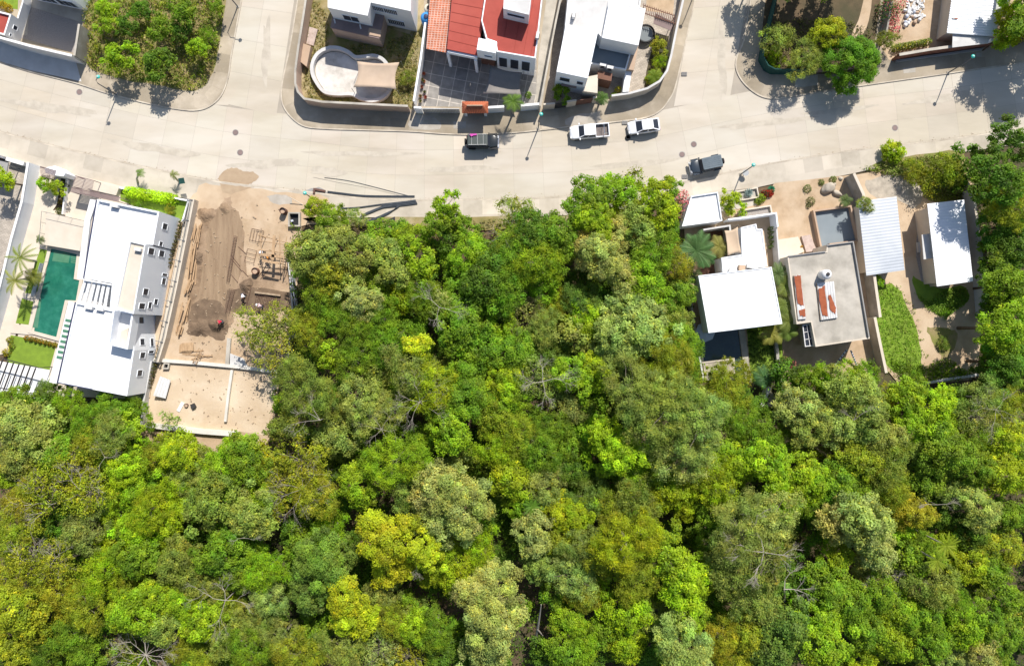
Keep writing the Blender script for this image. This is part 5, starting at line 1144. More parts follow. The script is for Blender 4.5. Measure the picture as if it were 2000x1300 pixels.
# ------------------------------------------------------------------ people
def skinned(name, nodes, edges, mt, parent, root=0, sub=1):
    me = bpy.data.meshes.new(name); me.from_pydata([n[:3] for n in nodes], edges, []); me.materials.append(M[mt]); o = bpy.data.objects.new(name, me); COL.objects.link(o)
    if parent: o.parent = parent; ORG[o.name] = (0, 0, 0)
    sk = o.modifiers.new('s', 'SKIN'); 
    if not me.skin_vertices: me.skin_vertices.new()
    for i, n in enumerate(nodes): r = n[3]; me.skin_vertices[0].data[i].radius = (r, n[4] if len(n) > 4 else r); me.skin_vertices[0].data[i].use_root = (i == root)
    sk.use_smooth_shade = True; s2 = o.modifiers.new('u', 'SUBSURF'); s2.levels = sub; s2.render_levels = sub
    return o
def person(px, py, rz, lab, shirt='shirtwhite', bend=50, hat=None, crouch=.0, arms='down', z=.13, tr='trousers'):
    x, y = W(px, py); t = thing('person', lab, 'person', (x, y, z), rz); ORG[t.name] = (0, 0, 0)
    B = radians(bend); hz = .92-crouch*.45; hx = -.12*bend/50
    def up(d, sy=0, dx=0): return (hx+sin(B)*d+dx, sy, hz+cos(B)*d)
    sh = .48; nodes = [(hx, 0, hz, .13, .15), up(.24)+(.12, .15), up(sh-.06)+(.13, .17), up(sh+.06)+(.06,), up(sh+.13)+(.06,)]
    hb = B*.75; hd = up(sh+.13); head = (hd[0]+sin(hb)*.12, 0, hd[2]+cos(hb)*.12); nodes += [(head[0], 0, head[2], .095, .08), (head[0]+sin(hb)*.09, 0, head[2]+cos(hb)*.09, .07, .065)]
    edges = [(0, 1), (1, 2), (2, 3), (3, 4), (4, 5), (5, 6)]; n = 7; S_ = up(sh)
    arm = []; leg = []
    for s in (-1, 1):
        sp = (S_[0], s*.20, S_[2]); fwd = .28 if arms == 'down' else .35; dz = -.24 if arms == 'down' else -.05
        el = (sp[0]+.06, s*.27, sp[2]-.28) if arms == 'down' else (sp[0]+.2, s*.26, sp[2]-.16); wr = (el[0]+fwd*.55, s*.20, el[2]-.20) if arms == 'down' else (el[0]+.24, s*.16, el[2]+.02)
        nodes += [sp+(.062,), el+(.046,), wr+(.03,), (wr[0]+.06, wr[1], wr[2]-.03, .032, .018)]; edges += [(2, n), (n, n+1), (n+1, n+2), (n+2, n+3)]; arm.append((sp, el, wr))
        pw = n+3; n += 4
        for k in range(5):
            oy = (-.03+.018*k) if k < 4 else -.045*s; ln = (.055, .065, .06, .045, .035)[k]; q = (wr[0]+.1, wr[1]+oy, wr[2]-.045); nodes += [q+(.009,), (q[0]+ln*.8, q[1]+oy*.2, q[2]-ln*.6, .008)]; edges += [(pw, n), (n, n+1)]; n += 2
        hp = (hx, s*.09, hz-.06); kn = (hx+.12+crouch*.35, s*(.12+.05*crouch), hz*.54+.02-crouch*.02); an = (.02-.1*(s > 0), s*.13, .08); nodes += [hp+(.095,), kn+(.062,), an+(.042,), (an[0]+.14, an[1]+.02*s, .035, .04, .03)]; edges += [(0, n), (n, n+1), (n+1, n+2), (n+2, n+3)]; leg.append((hp, kn, an)); n += 4
    skinned('body', nodes, edges, 'skin', t)
    nn = [(hx, 0, hz+.02, .15, .175), up(.24)+(.14, .17), up(sh-.06)+(.15, .19), up(sh+.02)+(.11, .10)]; ee = [(0, 1), (1, 2), (2, 3)]; k = 4
    for sp, el, wr in arm:
        m = tuple(Vector(sp).lerp(Vector(el), .75)); nn += [sp+(.08,), m+(.066,)]; ee += [(2, k), (k, k+1)]; k += 2
    skinned('shirt', nn, ee, shirt, t, 0)
    nn = [(hx, 0, hz+.02, .148, .17)]; ee = []; k = 1
    for hp, kn, an in leg: nn += [hp+(.11,), kn+(.08,), (an[0], an[1], an[2]+.05, .062)]; ee += [(0, k), (k, k+1), (k+1, k+2)]; k += 3
    skinned('trousers', nn, ee, tr, t, 0)
    tx, tz = sin(hb), cos(hb)
    if hat:
        m_ = MB(); c = Vector(head)+Vector((tx, 0, tz))*.07; u = Vector((tz, 0, -tx)); v = Vector((0, 1, 0)); a = Vector((tx, 0, tz)); VV = []; FF = []; pr = [(.20 if hat == 'brim' else .135, -.01), (.12, .0), (.115, .06), (.06, .11), (.01, .12)]
        for r, h in pr:
            for q in range(16): p = c+u*r*cos(2*pi*q/16)+v*r*sin(2*pi*q/16)+a*h; VV.append(tuple(p))
        for i in range(4):
            for q in range(16): FF.append((i*16+q, i*16+(q+1) % 16, (i+1)*16+(q+1) % 16, (i+1)*16+q))
        m_.add(VV, FF); m_.build('hat', M['helmet'], t, smooth=True)
    else: skinned('hair', [(head[0], 0, head[2]+.01, .10, .088), (head[0]+tx*.09-.02, 0, head[2]+tz*.09+.015, .078, .07)], [(0, 1)], 'hair', t)
    m_ = MB(); f = Vector((tz, 0, -tx)); hc = Vector(head)+Vector((tx, 0, tz))*.03
    for s in (-1, 1): p = hc+f*.092+Vector((0, s*.032, 0)); m_.box(p.x, p.y, p.z, .012, .02, .012)
    m_.build('eye', M['black'], t); m_ = MB(); p = hc+f*.1-Vector((tx, 0, tz))*.03; m_.box(p.x, p.y, p.z, .03, .022, .035); m_.build('nose', M['skin'], t)
    for s in (-1, 1):
        m_ = MB(); m_.box(leg[(s+1)//2][2][0]+.06, leg[(s+1)//2][2][1], .045, .27, .1, .09); m_.build('shoe', M['dark'], t)
    return t
person(480, 577, radians(-70), 'person in a white shirt bending over the dark trench on the building site', 'shirtwhite', 62, hat=None)
person(515, 598, radians(160), 'person in a pinkish white shirt and pale hat working at the rebar grid', 'shirtpink', 45, hat='brim')
person(438, 628, radians(200), 'person in a red shirt shovelling at the dark dirt pile', 'shirtred', 40)
person(517, 493, radians(-90), 'person in a white helmet and pale shirt beside the timber scaffold', 'shirtwhite', 25, hat='helmet', arms='out')
person(527, 503, radians(-20), 'person in an orange shirt working under the timber scaffold', 'shirtorange', 55)
# ------------------------------------------------------------------ vegetation
RNG = np.random.default_rng(42)
def unit(n):
    v = RNG.normal(size=(n, 3)); return v/np.linalg.norm(v, axis=1, keepdims=True)
def leaves_mesh(name, P, N, size, tone, mt='leaf', jitter=.6, asp=.5, tint=None):
    """P leaf centres, N facing, size per leaf, tone per leaf"""
    n = len(P); N = N+RNG.normal(size=(n, 3))*jitter; N /= np.linalg.norm(N, axis=1, keepdims=True)
    R = RNG.normal(size=(n, 3)); U = np.cross(N, R); U /= np.linalg.norm(U, axis=1, keepdims=True); V = np.cross(N, U)
    s = size[:, None]; fold = N*s*.12
    q = np.stack([P-U*s*.5, P+V*s*.5*asp-fold*0+N*s*.06, P+U*s*.5, P-V*s*.5*asp+N*s*.06], axis=1).reshape(-1, 3)
    me = bpy.data.meshes.new(name); me.vertices.add(4*n); me.vertices.foreach_set('co', q.astype(np.float32).ravel())
    me.loops.add(4*n); me.loops.foreach_set('vertex_index', np.arange(4*n, dtype=np.int32)); me.polygons.add(n)
    me.polygons.foreach_set('loop_start', np.arange(0, 4*n, 4, dtype=np.int32)); me.polygons.foreach_set('loop_total', np.full(n, 4, dtype=np.int32))
    c = np.ones((n, 4), dtype=np.float32); c[:, :3] = tone[:, None]
    if tint is not None: c[:, :3] *= tint
    a = me.color_attributes.new('col', 'FLOAT_COLOR', 'CORNER'); a.data.foreach_set('color', np.repeat(c, 4, axis=0).ravel())
    me.materials.append(M[mt]); me.update(); me.validate(); return me
def crown(name, R, kind, seed):
    """crown of radius R centred on the origin in plan, base at z=0, top about .9R"""
    global RNG; RNG = np.random.default_rng(seed); rr = random.Random(seed)
    hz = {'c': .85, 'f': .6, 's': .6, 'b': .5, 'o': .95}[kind]
    ph = [rr.uniform(0, 6.28) for _ in range(4)]
    cl = []
    lim = {'c': .235, 'f': .20, 's': .22, 'b': .2, 'o': .17}[kind]
    r_c = max(.5, R*lim) if kind != 'o' else max(.4, R*lim)
    ncl = int({'c': 2.5, 'f': 2.5, 's': 2.0, 'b': 1.7, 'o': 3.0}[kind]*(R/r_c)**2)
    tries = 0
    while len(cl) < ncl and tries < 6000:
        tries += 1; a = rr.uniform(0, 2*pi); u = rr.random()**.5
        edge = 1+.20*sin(2*a+ph[0])+.14*sin(3*a+ph[1])+.10*sin(5*a+ph[2])
        if kind == 'o': edge = 1+.05*sin(3*a+ph[0])
        d = u*R*edge*.90; x, y = d*cos(a), d*sin(a); z = R*hz*(1-.85*u*u)*rr.uniform(.72, 1.0)+rr.uniform(-.5, .35)*r_c
        if rr.random() < .22: z *= rr.uniform(.3, .8)
        rc = r_c*rr.uniform(.62, 1.25)
        if any((x-c[0])**2+(y-c[1])**2+(z-c[2])**2 < (.52*(rc+c[3]))**2*.8 for c in cl): continue
        cl.append((x, y, z, rc))
    Ps, Ns, Ss, Ts, Cs = [], [], [], [], []
    lsz = {'c': .205, 'f': .165, 's': .24, 'b': .19, 'o': .19}[kind]
    if R > 4 and kind in 'cf': lsz *= 1.08
    for x, y, z, rc in cl:
        ctone = rr.gauss(1, .17); dens = {'c': 36, 'f': 32, 's': 26, 'b': 17, 'o': 42}[kind]
        n = int(dens*(rc/.5)**2*1.35*(.3/lsz)**2*.62)
        d = unit(n); d[:, 2] = np.where(d[:, 2] < -.25, -d[:, 2], d[:, 2])
        rad = rc*(RNG.uniform(.45, 1.0, n)**.45)*(1+.18*np.sin(d[:, 0]*7+x*3)*np.sin(d[:, 1]*6+y*2))
        if kind == 'f': d[:, 2] *= .6; rad *= RNG.uniform(.8, 1.35, n)
        if kind == 'b': rad *= RNG.uniform(.6, 1.7, n)
        P = np.array([x, y, z])+d*rad[:, None]; Ps.append(P)
        Ns.append(d*.7+np.array([0, 0, .6])); Ss.append(lsz*RNG.uniform(.55, 1.35, n)); Ts.append(np.clip(RNG.normal(ctone, .13, n), .5, 1.6))
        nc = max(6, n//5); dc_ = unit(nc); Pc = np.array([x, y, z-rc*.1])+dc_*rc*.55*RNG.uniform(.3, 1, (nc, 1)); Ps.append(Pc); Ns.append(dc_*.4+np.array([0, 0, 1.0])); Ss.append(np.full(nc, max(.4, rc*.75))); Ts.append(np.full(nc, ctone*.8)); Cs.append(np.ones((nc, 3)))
        t = np.ones((n, 3)); yel = RNG.random(n) < .05; t[yel] = (1.7, 1.35, .8); t *= np.array([rr.uniform(.88, 1.14), 1, rr.uniform(.8, 1.2)]); Cs.append(t)
    if kind == 's':   # bright rosettes on top of darker leaves: long narrow leaves fanning out
        for x, y, z, rc in cl:
            for _ in range(3):
                cx, cy = x+rr.uniform(-.7, .7)*rc, y+rr.uniform(-.7, .7)*rc; n = 16; a = np.linspace(0, 6.28, n, endpoint=False)+rr.random()
                for q in (.25, .5): P = np.stack([cx+np.cos(a)*q, cy+np.sin(a)*q, np.full(n, z+rc*.9+.15-q*.35)], 1); Ps.append(P); Ns.append(np.tile([0, 0, 2.], (n, 1))); Ss.append(np.full(n, .34)); Ts.append(np.full(n, 1.15)); Cs.append(np.ones((n, 3)))
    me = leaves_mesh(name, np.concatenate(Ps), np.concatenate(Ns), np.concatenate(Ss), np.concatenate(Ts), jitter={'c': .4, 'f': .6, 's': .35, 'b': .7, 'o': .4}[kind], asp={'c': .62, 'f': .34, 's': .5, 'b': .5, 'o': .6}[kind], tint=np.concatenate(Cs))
    return me, cl
def limbs(name, R, kind, cl, seed, th):
    """trunk from z=-th to the crown with limbs reaching the clumps"""
    rr = random.Random(seed+99); m_ = MB(); r0 = max(.1, R*.055); top = R*.12
    j = lambda s: rr.uniform(-s, s)
    m_.tube([(j(.1), j(.1), -th), (j(.15), j(.15), -th*.5), (0, 0, 0), (j(.2), j(.2), top)], [r0*1.3, r0*1.05, r0*.9, r0*.7], 8); trunk = m_
    lm = MB(); k = {'b': 16, 'f': 8}.get(kind, 7); cs = sorted(cl, key=lambda c: -c[3])[:k]
    for c in cs:
        e = Vector((c[0], c[1], c[2]+(c[3]*.75 if kind == 'b' else 0))); s_ = Vector((j(.1), j(.1), rr.uniform(-.1, 1)*top)); m1 = s_.lerp(e, .4)+Vector((j(.12)*R, j(.12)*R, -.05*R)); m2 = s_.lerp(e, .75)+Vector((j(.08)*R, j(.08)*R, 0))
        lm.tube([tuple(s_), tuple(m1), tuple(m2), tuple(e)], [r0*.42, r0*.28, r0*.15, r0*.05], 5)
        if kind in 'bf':
            for _ in range(3 if kind == 'b' else 0):
                b0 = m1.lerp(e, rr.uniform(.1, .9)); b1 = b0+Vector((j(.28)*R, j(.28)*R, rr.uniform(.0, .12)*R)); bm_ = b0.lerp(b1, .5)+Vector((j(.05)*R, j(.05)*R, 0))
                lm.tube([tuple(b0), tuple(bm_), tuple(b1)], [r0*.2, r0*.12, r0*.04], 4)
    return trunk, lm
SIZES = {'S': 1.7, 'M': 2.9, 'L': 4.6}
PROTO = {}
def proto(kind, sz, var):
    key = (kind, sz, var)
    if key in PROTO: return PROTO[key]
    R = SIZES[sz]; seed = sum(map(ord, kind+sz))*7+var*131; me, cl = crown('crown', R, kind, seed); th = {'S': 3.0, 'M': 5.0, 'L': 6.5}[sz]
    tr, lm = limbs('trunk', R, kind, cl, seed, th)
    def mk(mb, nm, mt):
        q = bpy.data.meshes.new(nm); q.from_pydata(mb.v, [], mb.f); q.materials.append(M[mt]); q.polygons.foreach_set('use_smooth', [True]*len(q.polygons)); return q
    bk = 'barkmid' if kind in 'bf' else 'barkbrown'
    PROTO[key] = (me, mk(tr, 'trunk', bk), mk(lm, 'limbs', bk), th, R); return PROTO[key]
NVAR = {('c', 'S'): 3, ('c', 'M'): 4, ('c', 'L'): 4, ('f', 'S'): 2, ('f', 'M'): 3, ('f', 'L'): 3}
def plant_tree(px, py, rpx, h, kind, color, label, name='tree', cat='tree', group=None, ground=0.0, squash=None):
    if h >= 6 and group == "trees of the forest": h = h*1.06+(rpx-38)*.055+random.uniform(-.9, .9)
    R = rpx/S*(H-h*.8)/H*1.0; sz = 'S' if R < 2.2 else ('M' if R < 3.7 else 'L')
    nv = NVAR.get((kind, sz), 2); var = random.randrange(nv); me, tr, lm, th, R0 = proto(kind, sz, var)
    s = R/R0; hz = {'c': .85, 'f': .6, 's': .6, 'b': .5, 'o': .95}[kind]*R; hz = min(hz, h*.75); zs = s*(hz/({'c': .85, 'f': .6, 's': .6, 'b': .5, 'o': .95}[kind]*R)); zb = h-hz
    zv = h-hz*.35; x, y = W(px, py, zv)
    t = thing(name, label, cat, (x, y, ground), random.uniform(0, 6.28), group)
    col = tuple(c*random.uniform(.93, 1.07) for c in color)+(1,)
    def ch(me_, nm, sc, z):
        o = bpy.data.objects.new(nm, me_); COL.objects.link(o); o.parent = t; o.scale = sc; o.location = (0, 0, z); o.color = col; return o
    e = squash or (1, 1)
    cz = max(.15, zb-ground)
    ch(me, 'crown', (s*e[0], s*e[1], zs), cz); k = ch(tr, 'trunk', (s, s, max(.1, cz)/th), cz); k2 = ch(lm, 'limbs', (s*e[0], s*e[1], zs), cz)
    return t
C = {'bright': (.235, .365, .012), 'mid': (.165, .275, .014), 'dark': (.095, .18, .012), 'grey': (.25, .315, .055), 'olive': (.255, .30, .018),
     'yellow': (.37, .42, .014), 'mustard': (.30, .33, .018), 'pale': (.33, .38, .09), 'blue': (.15, .24, .032), 'brown': (.26, .29, .06), 'lime': (.28, .43, .010),
     'greypale': (.30, .37, .085), 'yelgreen': (.285, .37, .010), 'tan': (.36, .38, .095), 'dull': (.21, .265, .036)}
C = {k: tuple(min(.62, c*(1.12 if k in ('yellow', 'lime') else 1.06)) for c in v) for k, v in C.items()}
WORDS = {'bright': 'bright green', 'mid': 'mid green', 'dark': 'dark green', 'grey': 'grey green', 'olive': 'olive green', 'yellow': 'bright yellow', 'mustard': 'mustard yellow', 'pale': 'pale cream flowered', 'blue': 'bluish green', 'brown': 'brownish', 'lime': 'lime green', 'greypale': 'pale grey green', 'yelgreen': 'yellow green', 'tan': 'tan flowered', 'dull': 'dull olive'}
TEX = {'c': 'clumpy', 'f': 'feathery', 's': 'star leaved', 'b': 'half bare', 'o': 'round'}
FT = [ # crown centre x, y, radius px, height, kind, colour
(612,402,20,4,'c','olive'),(640,430,34,5,'c','mid'),(690,424,20,3,'f','greypale'),(600,490,42,8,'c','grey'),(655,480,38,8,'c','grey'),(695,505,30,8,'c','grey'),(735,460,26,5,'c','mid'),(725,480,26,6,'c','grey'),
(868,402,27,8,'c','bright'),(852,432,26,8,'c','mid'),(885,432,24,7,'c','mid'),(868,465,30,6,'c','dark'),(800,468,36,7,'c','bright'),(772,450,24,5,'c','mid'),(762,498,28,7,'c','grey'),(765,532,28,8,'c','grey'),(630,530,38,7,'c','olive'),(690,548,26,7,'c','grey'),(620,574,36,7,'f','mid'),
(703,590,34,8,'c','greypale'),(740,562,22,6,'c','mid'),(782,578,28,6,'c','yelgreen'),(822,512,32,8,'c','bright'),(832,578,38,7,'f','mid'),(575,628,28,5,'f','olive'),(600,652,34,6,'f','olive'),(650,622,36,6,'f','mid'),(690,642,34,7,'f','mid'),(742,622,34,7,'f','mid'),
(645,696,26,7,'c','bright'),(905,444,26,6,'c','mid'),(915,490,34,7,'c','bright'),(952,545,46,8,'c','dark'),(860,592,22,9,'b','greypale'),(888,588,40,6,'c','mid'),(905,640,48,8,'c','mid'),(930,688,50,8,'c','mid'),(815,676,24,10.5,'c','yellow'),(765,668,44,8,'f','mid'),(800,722,48,9,'f','grey'),
(692,702,38,8,'f','mid'),(735,735,32,8,'b','grey'),(590,762,62,10,'f','dull'),(568,826,34,8,'f','dull'),(640,795,40,8,'f','dull'),(705,788,44,9,'f','greypale'),(762,800,36,8,'f','grey'),(842,752,44,9,'f','yelgreen'),(905,772,52,9,'c','mid'),(882,836,46,9,'c','bright'),(655,852,42,8,'c','grey'),(700,850,30,6,'f','mid'),
(588,902,52,8,'b','mustard'),(545,962,46,8,'b','mustard'),(612,965,44,9,'f','mustard'),(770,902,56,9,'f','bright'),(820,860,32,7,'f','mid'),(698,950,40,9,'c','bright'),(885,915,28,7,'c','pale'),(840,955,44,10,'c','pale'),(900,985,56,11,'c','pale'),(855,1025,48,9,'c','pale'),(790,960,34,8,'f','grey'),
(757,1058,54,11,'c','yellow'),(768,1108,38,9,'c','yellow'),(830,1086,32,10,'c','yellow'),(832,1130,20,7,'c','yelgreen'),(672,1172,36,10,'c','yellow'),(688,1212,42,9,'c','yellow'),(620,1105,52,9,'c','blue'),(600,1160,38,8,'c','blue'),(660,1085,34,8,'c','blue'),(585,1062,32,7,'c','mid'),(640,1042,36,7,'f','bright'),
(890,1112,48,8,'f','yelgreen'),(930,1070,40,8,'f','yelgreen'),(952,1160,52,10,'c','pale'),(962,1222,56,11,'c','pale'),(945,1272,44,8,'c','greypale'),(745,1165,38,7,'f','grey'),(760,1220,36,7,'f','olive'),(800,1225,38,7,'c','bright'),(850,1232,36,7,'f','mid'),(790,1285,42,6,'b','mustard'),(740,1272,36,6,'b','greypale'),
(512,1118,38,8,'f','bright'),(520,1165,36,8,'f','greypale'),(525,1208,28,6,'c','blue'),(545,1250,40,7,'f','grey'),(608,1235,32,6,'c','mid'),(580,1285,44,7,'f','olive'),(665,1270,42,7,'f','grey'),(700,1295,30,6,'b','grey'),(870,1290,44,6,'c','dark'),(900,1245,28,5,'c','mid'),
(1005,942,44,8,'c','yelgreen'),(1062,958,36,8,'c','grey'),(1020,990,34,7,'c','bright'),(1085,1000,36,8,'c','yelgreen'),(1150,975,42,8,'f','blue'),(1125,1012,34,8,'c','yelgreen'),(1045,1045,40,9,'c','greypale'),(1100,1060,36,8,'c','olive'),(1140,1068,38,9,'f','grey'),(1205,1010,40,8,'f','olive'),
(1225,1060,58,11,'f','yelgreen'),(1250,1120,52,10,'f','olive'),(1185,1095,40,9,'f','olive'),(1120,1130,44,9,'f','greypale'),(1060,1105,36,8,'c','grey'),(1140,1165,34,8,'f','olive'),(1185,1155,32,7,'c','bright'),(1085,1168,26,6,'c','mid'),(1310,1090,48,10,'c','bright'),(1340,1140,48,10,'c','lime'),(1350,1200,38,9,'c','bright'),
(1222,1200,44,8,'c','yelgreen'),(1262,1205,34,8,'f','grey'),(1112,1212,34,7,'c','bright'),(1145,1255,38,7,'f','bright'),(1180,1235,32,7,'c','mid'),(1105,1275,38,7,'c','mid'),(1225,1262,36,7,'c','yelgreen'),(1335,1218,38,8,'c','grey'),(1340,1278,56,10,'c','greypale'),(1272,1282,38,6,'c','dark'),(1410,1250,38,7,'f','mustard'),(1440,1290,36,7,'f','mustard'),(1405,1200,30,6,'f','mid'),
(1450,1035,60,12,'f','grey'),(1510,1020,52,11,'f','greypale'),(1435,1120,50,10,'f','grey'),(1500,1095,56,11,'b','grey'),(1475,1170,50,9,'f','grey'),(1400,1070,34,8,'f','mid'),(1385,1010,36,7,'c','mid'),(1370,1130,34,8,'c','yelgreen'),
(1000,688,40,8,'c','mid'),(985,738,34,8,'c','yelgreen'),(1040,692,32,6,'c','dark'),(1078,692,34,7,'f','blue'),(1045,742,38,9,'b','grey'),(1085,765,34,8,'b','grey'),(1125,738,42,9,'c','bright'),(1170,722,38,8,'c','yelgreen'),(1120,800,30,8,'f','greypale'),(1240,612,46,9,'c','greypale'),(1262,655,48,10,'c','greypale'),(1205,660,40,9,'c','greypale'),(1175,690,34,8,'c','greypale'),(1222,700,36,8,'c','greypale'),(1190,615,32,8,'c','greypale'),(1120,650,32,8,'c','grey'),(1150,640,34,8,'c','yelgreen'),
(1300,700,56,10,'f','olive'),(1345,690,38,8,'f','mid'),(1325,660,36,8,'c','mid'),(1240,760,58,11,'f','grey'),(1310,790,62,12,'f','grey'),(1275,830,50,10,'f','grey'),(1370,830,58,12,'f','greypale'),(1340,900,50,10,'f','greypale'),(1192,858,38,10,'c','lime'),(1222,890,40,10,'c','lime'),(1180,905,30,8,'c','bright'),(1240,930,34,8,'c','lime'),(1155,845,32,7,'c','bright'),
(975,812,48,8,'f','olive'),(1015,850,42,8,'f','olive'),(1055,880,38,8,'f','mid'),(970,880,40,8,'f','yelgreen'),(1000,775,36,8,'c','bright'),(1075,835,36,7,'f','mid'),(1110,880,36,7,'c','mid'),(1090,925,30,7,'f','greypale'),(1130,925,34,7,'c','dark'),(1150,790,30,7,'c','mid'),(1290,930,40,8,'c','mid'),(1245,985,46,8,'f','dull'),(1320,960,42,7,'c','yelgreen'),(1400,945,48,9,'f','yelgreen'),(1440,905,42,8,'c','bright'),(1425,770,44,8,'f','olive'),(1440,820,38,8,'f','mid'),(1390,755,34,7,'f','olive'),(1350,990,34,7,'c','yelgreen'),
(1008,408,30,7,'f','grey'),(1040,455,44,8,'c','dark'),(1092,455,44,8,'c','mid'),(1148,385,42,9,'c','mid'),(1160,430,40,9,'c','bright'),(1205,372,38,8,'c','bright'),(1240,352,26,7,'b','olive'),(1215,400,30,7,'f','olive'),(1290,395,44,8,'c','yelgreen'),(1305,368,24,8,'c','mid'),(1250,440,42,8,'c','grey'),(1210,460,36,8,'c','tan'),(1150,485,36,9,'c','tan'),(1175,500,38,10,'c','tan'),(1212,535,34,9,'c','tan'),(1290,450,38,6,'c','mid'),
(998,450,30,5,'b','olive'),(1000,500,42,8,'f','mid'),(1050,510,46,9,'f','bright'),(985,560,42,8,'f','mid'),(1060,560,34,7,'c','bright'),(1280,500,42,8,'f','mid'),(1265,555,44,8,'c','bright'),(1325,575,36,7,'c','mid'),(1318,510,36,7,'f','olive'),(1320,620,34,7,'c','dull'),(1135,560,42,5,'f','dark'),(1140,592,38,7,'f','blue'),(1150,608,24,8,'c','lime'),(1090,600,34,7,'f','olive'),(1062,640,34,8,'f','grey'),(1020,615,32,6,'b','brown'),(985,640,32,7,'c','bright'),(950,600,34,7,'c','mid'),(945,500,30,7,'f','mid'),
(16,788,36,5.9,'c','mid'),(28,830,44,8,'c','greypale'),(60,862,42,8,'c','greypale'),(30,895,40,8,'c','grey'),(88,828,32,7,'c','grey'),(132,788,36,6,'f','bright'),(165,820,38,7,'f','mid'),(216,798,34,6,'c','mid'),(252,812,34,6,'f','mid'),(250,845,32,7,'c','bright'),(170,862,38,7,'f','olive'),(112,890,44,8,'c','mid'),(210,850,38,8,'f','grey'),(225,900,36,7,'f','mid'),(338,872,32,6,'c','yelgreen'),(294,888,34,7,'f','olive'),(345,890,38,8,'c','yelgreen'),(365,925,40,7,'f','grey'),
(458,884,34,7,'c','bright'),(475,905,48,9,'c','mid'),(430,912,40,8,'c','bright'),(392,888,20,5,'c','mid'),(510,905,32,7,'c','olive'),(340,945,38,7,'f','yelgreen'),(405,985,50,9,'c','dull'),(455,960,36,7,'c','mid'),(140,915,46,8,'b','mustard'),(90,955,50,8,'b','mustard'),(38,985,42,8,'f','mustard'),(18,935,34,6,'c','bright'),(170,965,42,8,'b','mustard'),(240,920,34,8,'c','lime'),(262,962,36,8,'c','bright'),(205,962,34,7,'c','yelgreen'),(225,1000,36,7,'f','bright'),(285,1000,40,8,'f','yelgreen'),(330,1015,36,8,'c','yelgreen'),(295,950,34,7,'f','mid'),
(488,1005,44,9,'c','grey'),(515,975,36,8,'c','bright'),(160,1035,46,8,'f','brown'),(105,1035,36,6,'c','dark'),(22,1040,44,8,'f','olive'),(60,1085,46,8,'b','mustard'),(105,1105,42,8,'b','mustard'),(25,1140,40,8,'f','mustard'),(30,1200,50,8,'c','mustard'),(72,1230,40,7,'c','mustard'),(120,1165,40,8,'f','mustard'),(18,1265,38,7,'c','mustard'),(188,1128,42,8,'f','yelgreen'),(160,1190,44,8,'f','olive'),(230,1150,34,7,'f','olive'),(340,1095,38,9,'c','dull'),(365,1130,36,8,'c','dull'),(420,1085,44,9,'c','mid'),(455,1125,36,8,'c','mid'),(440,1050,34,8,'c','mid'),(400,1150,34,8,'c','dull'),
(255,1090,42,8,'c','mid'),(265,1040,40,8,'c','lime'),(305,1055,34,7,'f','yelgreen'),(215,1060,30,6,'c','yelgreen'),(302,1170,36,8,'c','bright'),(245,1205,42,8,'c','bright'),(310,1225,36,7,'c','grey'),(352,1180,34,8,'c','bright'),(390,1215,40,8,'c','bright'),(135,1245,44,7,'f','mid'),(165,1280,36,7,'c','mid'),(80,1280,36,6,'f','dark'),(340,1270,34,6,'f','olive'),(440,1240,42,7,'f','grey'),(490,1215,34,7,'f','grey'),(385,1270,40,6,'f','olive'),(480,1275,40,7,'f','mid'),(440,1190,34,6,'c','yelgreen'),(490,1040,30,7,'f','mid'),(480,1090,36,7,'c','mid'),(230,1275,32,5,'b','brown'),
(1545,738,32,5,'c','dark'),(1598,748,36,6,'c','mid'),(1645,740,40,7,'f','bright'),(1565,795,42,8,'c','greypale'),(1600,830,40,8,'c','grey'),(1625,790,38,7,'c','grey'),(1672,765,46,9,'c','grey'),(1650,830,42,9,'c','greypale'),(1700,815,44,9,'c','grey'),(1690,855,38,8,'c','greypale'),(1745,778,30,6,'f','olive'),(1735,860,36,8,'c','grey'),(1780,790,46,8,'c','bright'),(1835,795,40,8,'c','lime'),(1840,840,42,8,'c','bright'),(1790,840,38,8,'c','bright'),(1790,752,24,4,'f','mid'),(1860,885,48,9,'c','mid'),(1900,860,40,8,'f','mid'),(1925,778,44,8,'f','grey'),(1915,815,36,8,'b','grey'),(1965,800,42,8,'f','olive'),(1960,855,44,8,'c','yelgreen'),(1965,930,48,8,'c','yelgreen'),(1915,915,38,8,'c','mid'),(1995,890,30,7,'c','mid'),
(1480,838,44,8,'f','mid'),(1520,870,36,7,'f','mid'),(1560,865,34,6,'b','brown'),(1590,880,30,6,'f','olive'),(1662,885,32,8,'c','mustard'),(1690,905,40,8,'c','olive'),(1740,905,46,8,'f','dull'),(1775,880,34,8,'c','dull'),(1825,915,48,8,'c','mid'),(1505,915,46,9,'c','bright'),(1555,925,46,9,'c','yelgreen'),(1600,945,42,8,'c','bright'),(1645,950,42,8,'c','mid'),(1540,975,38,7,'c','bright'),(1590,985,36,7,'f','mid'),(1690,965,38,8,'c','mid'),(1745,955,38,8,'f','olive'),(1650,1025,42,9,'c','tan'),(1695,1020,50,11,'c','pale'),(1715,1065,42,9,'c','tan'),(1790,1005,36,8,'c','mustard'),(1760,1030,30,7,'c','bright'),(1635,1090,34,8,'c','yelgreen'),(1600,1050,30,6,'f','mid'),(1700,1115,34,7,'f','pale'),
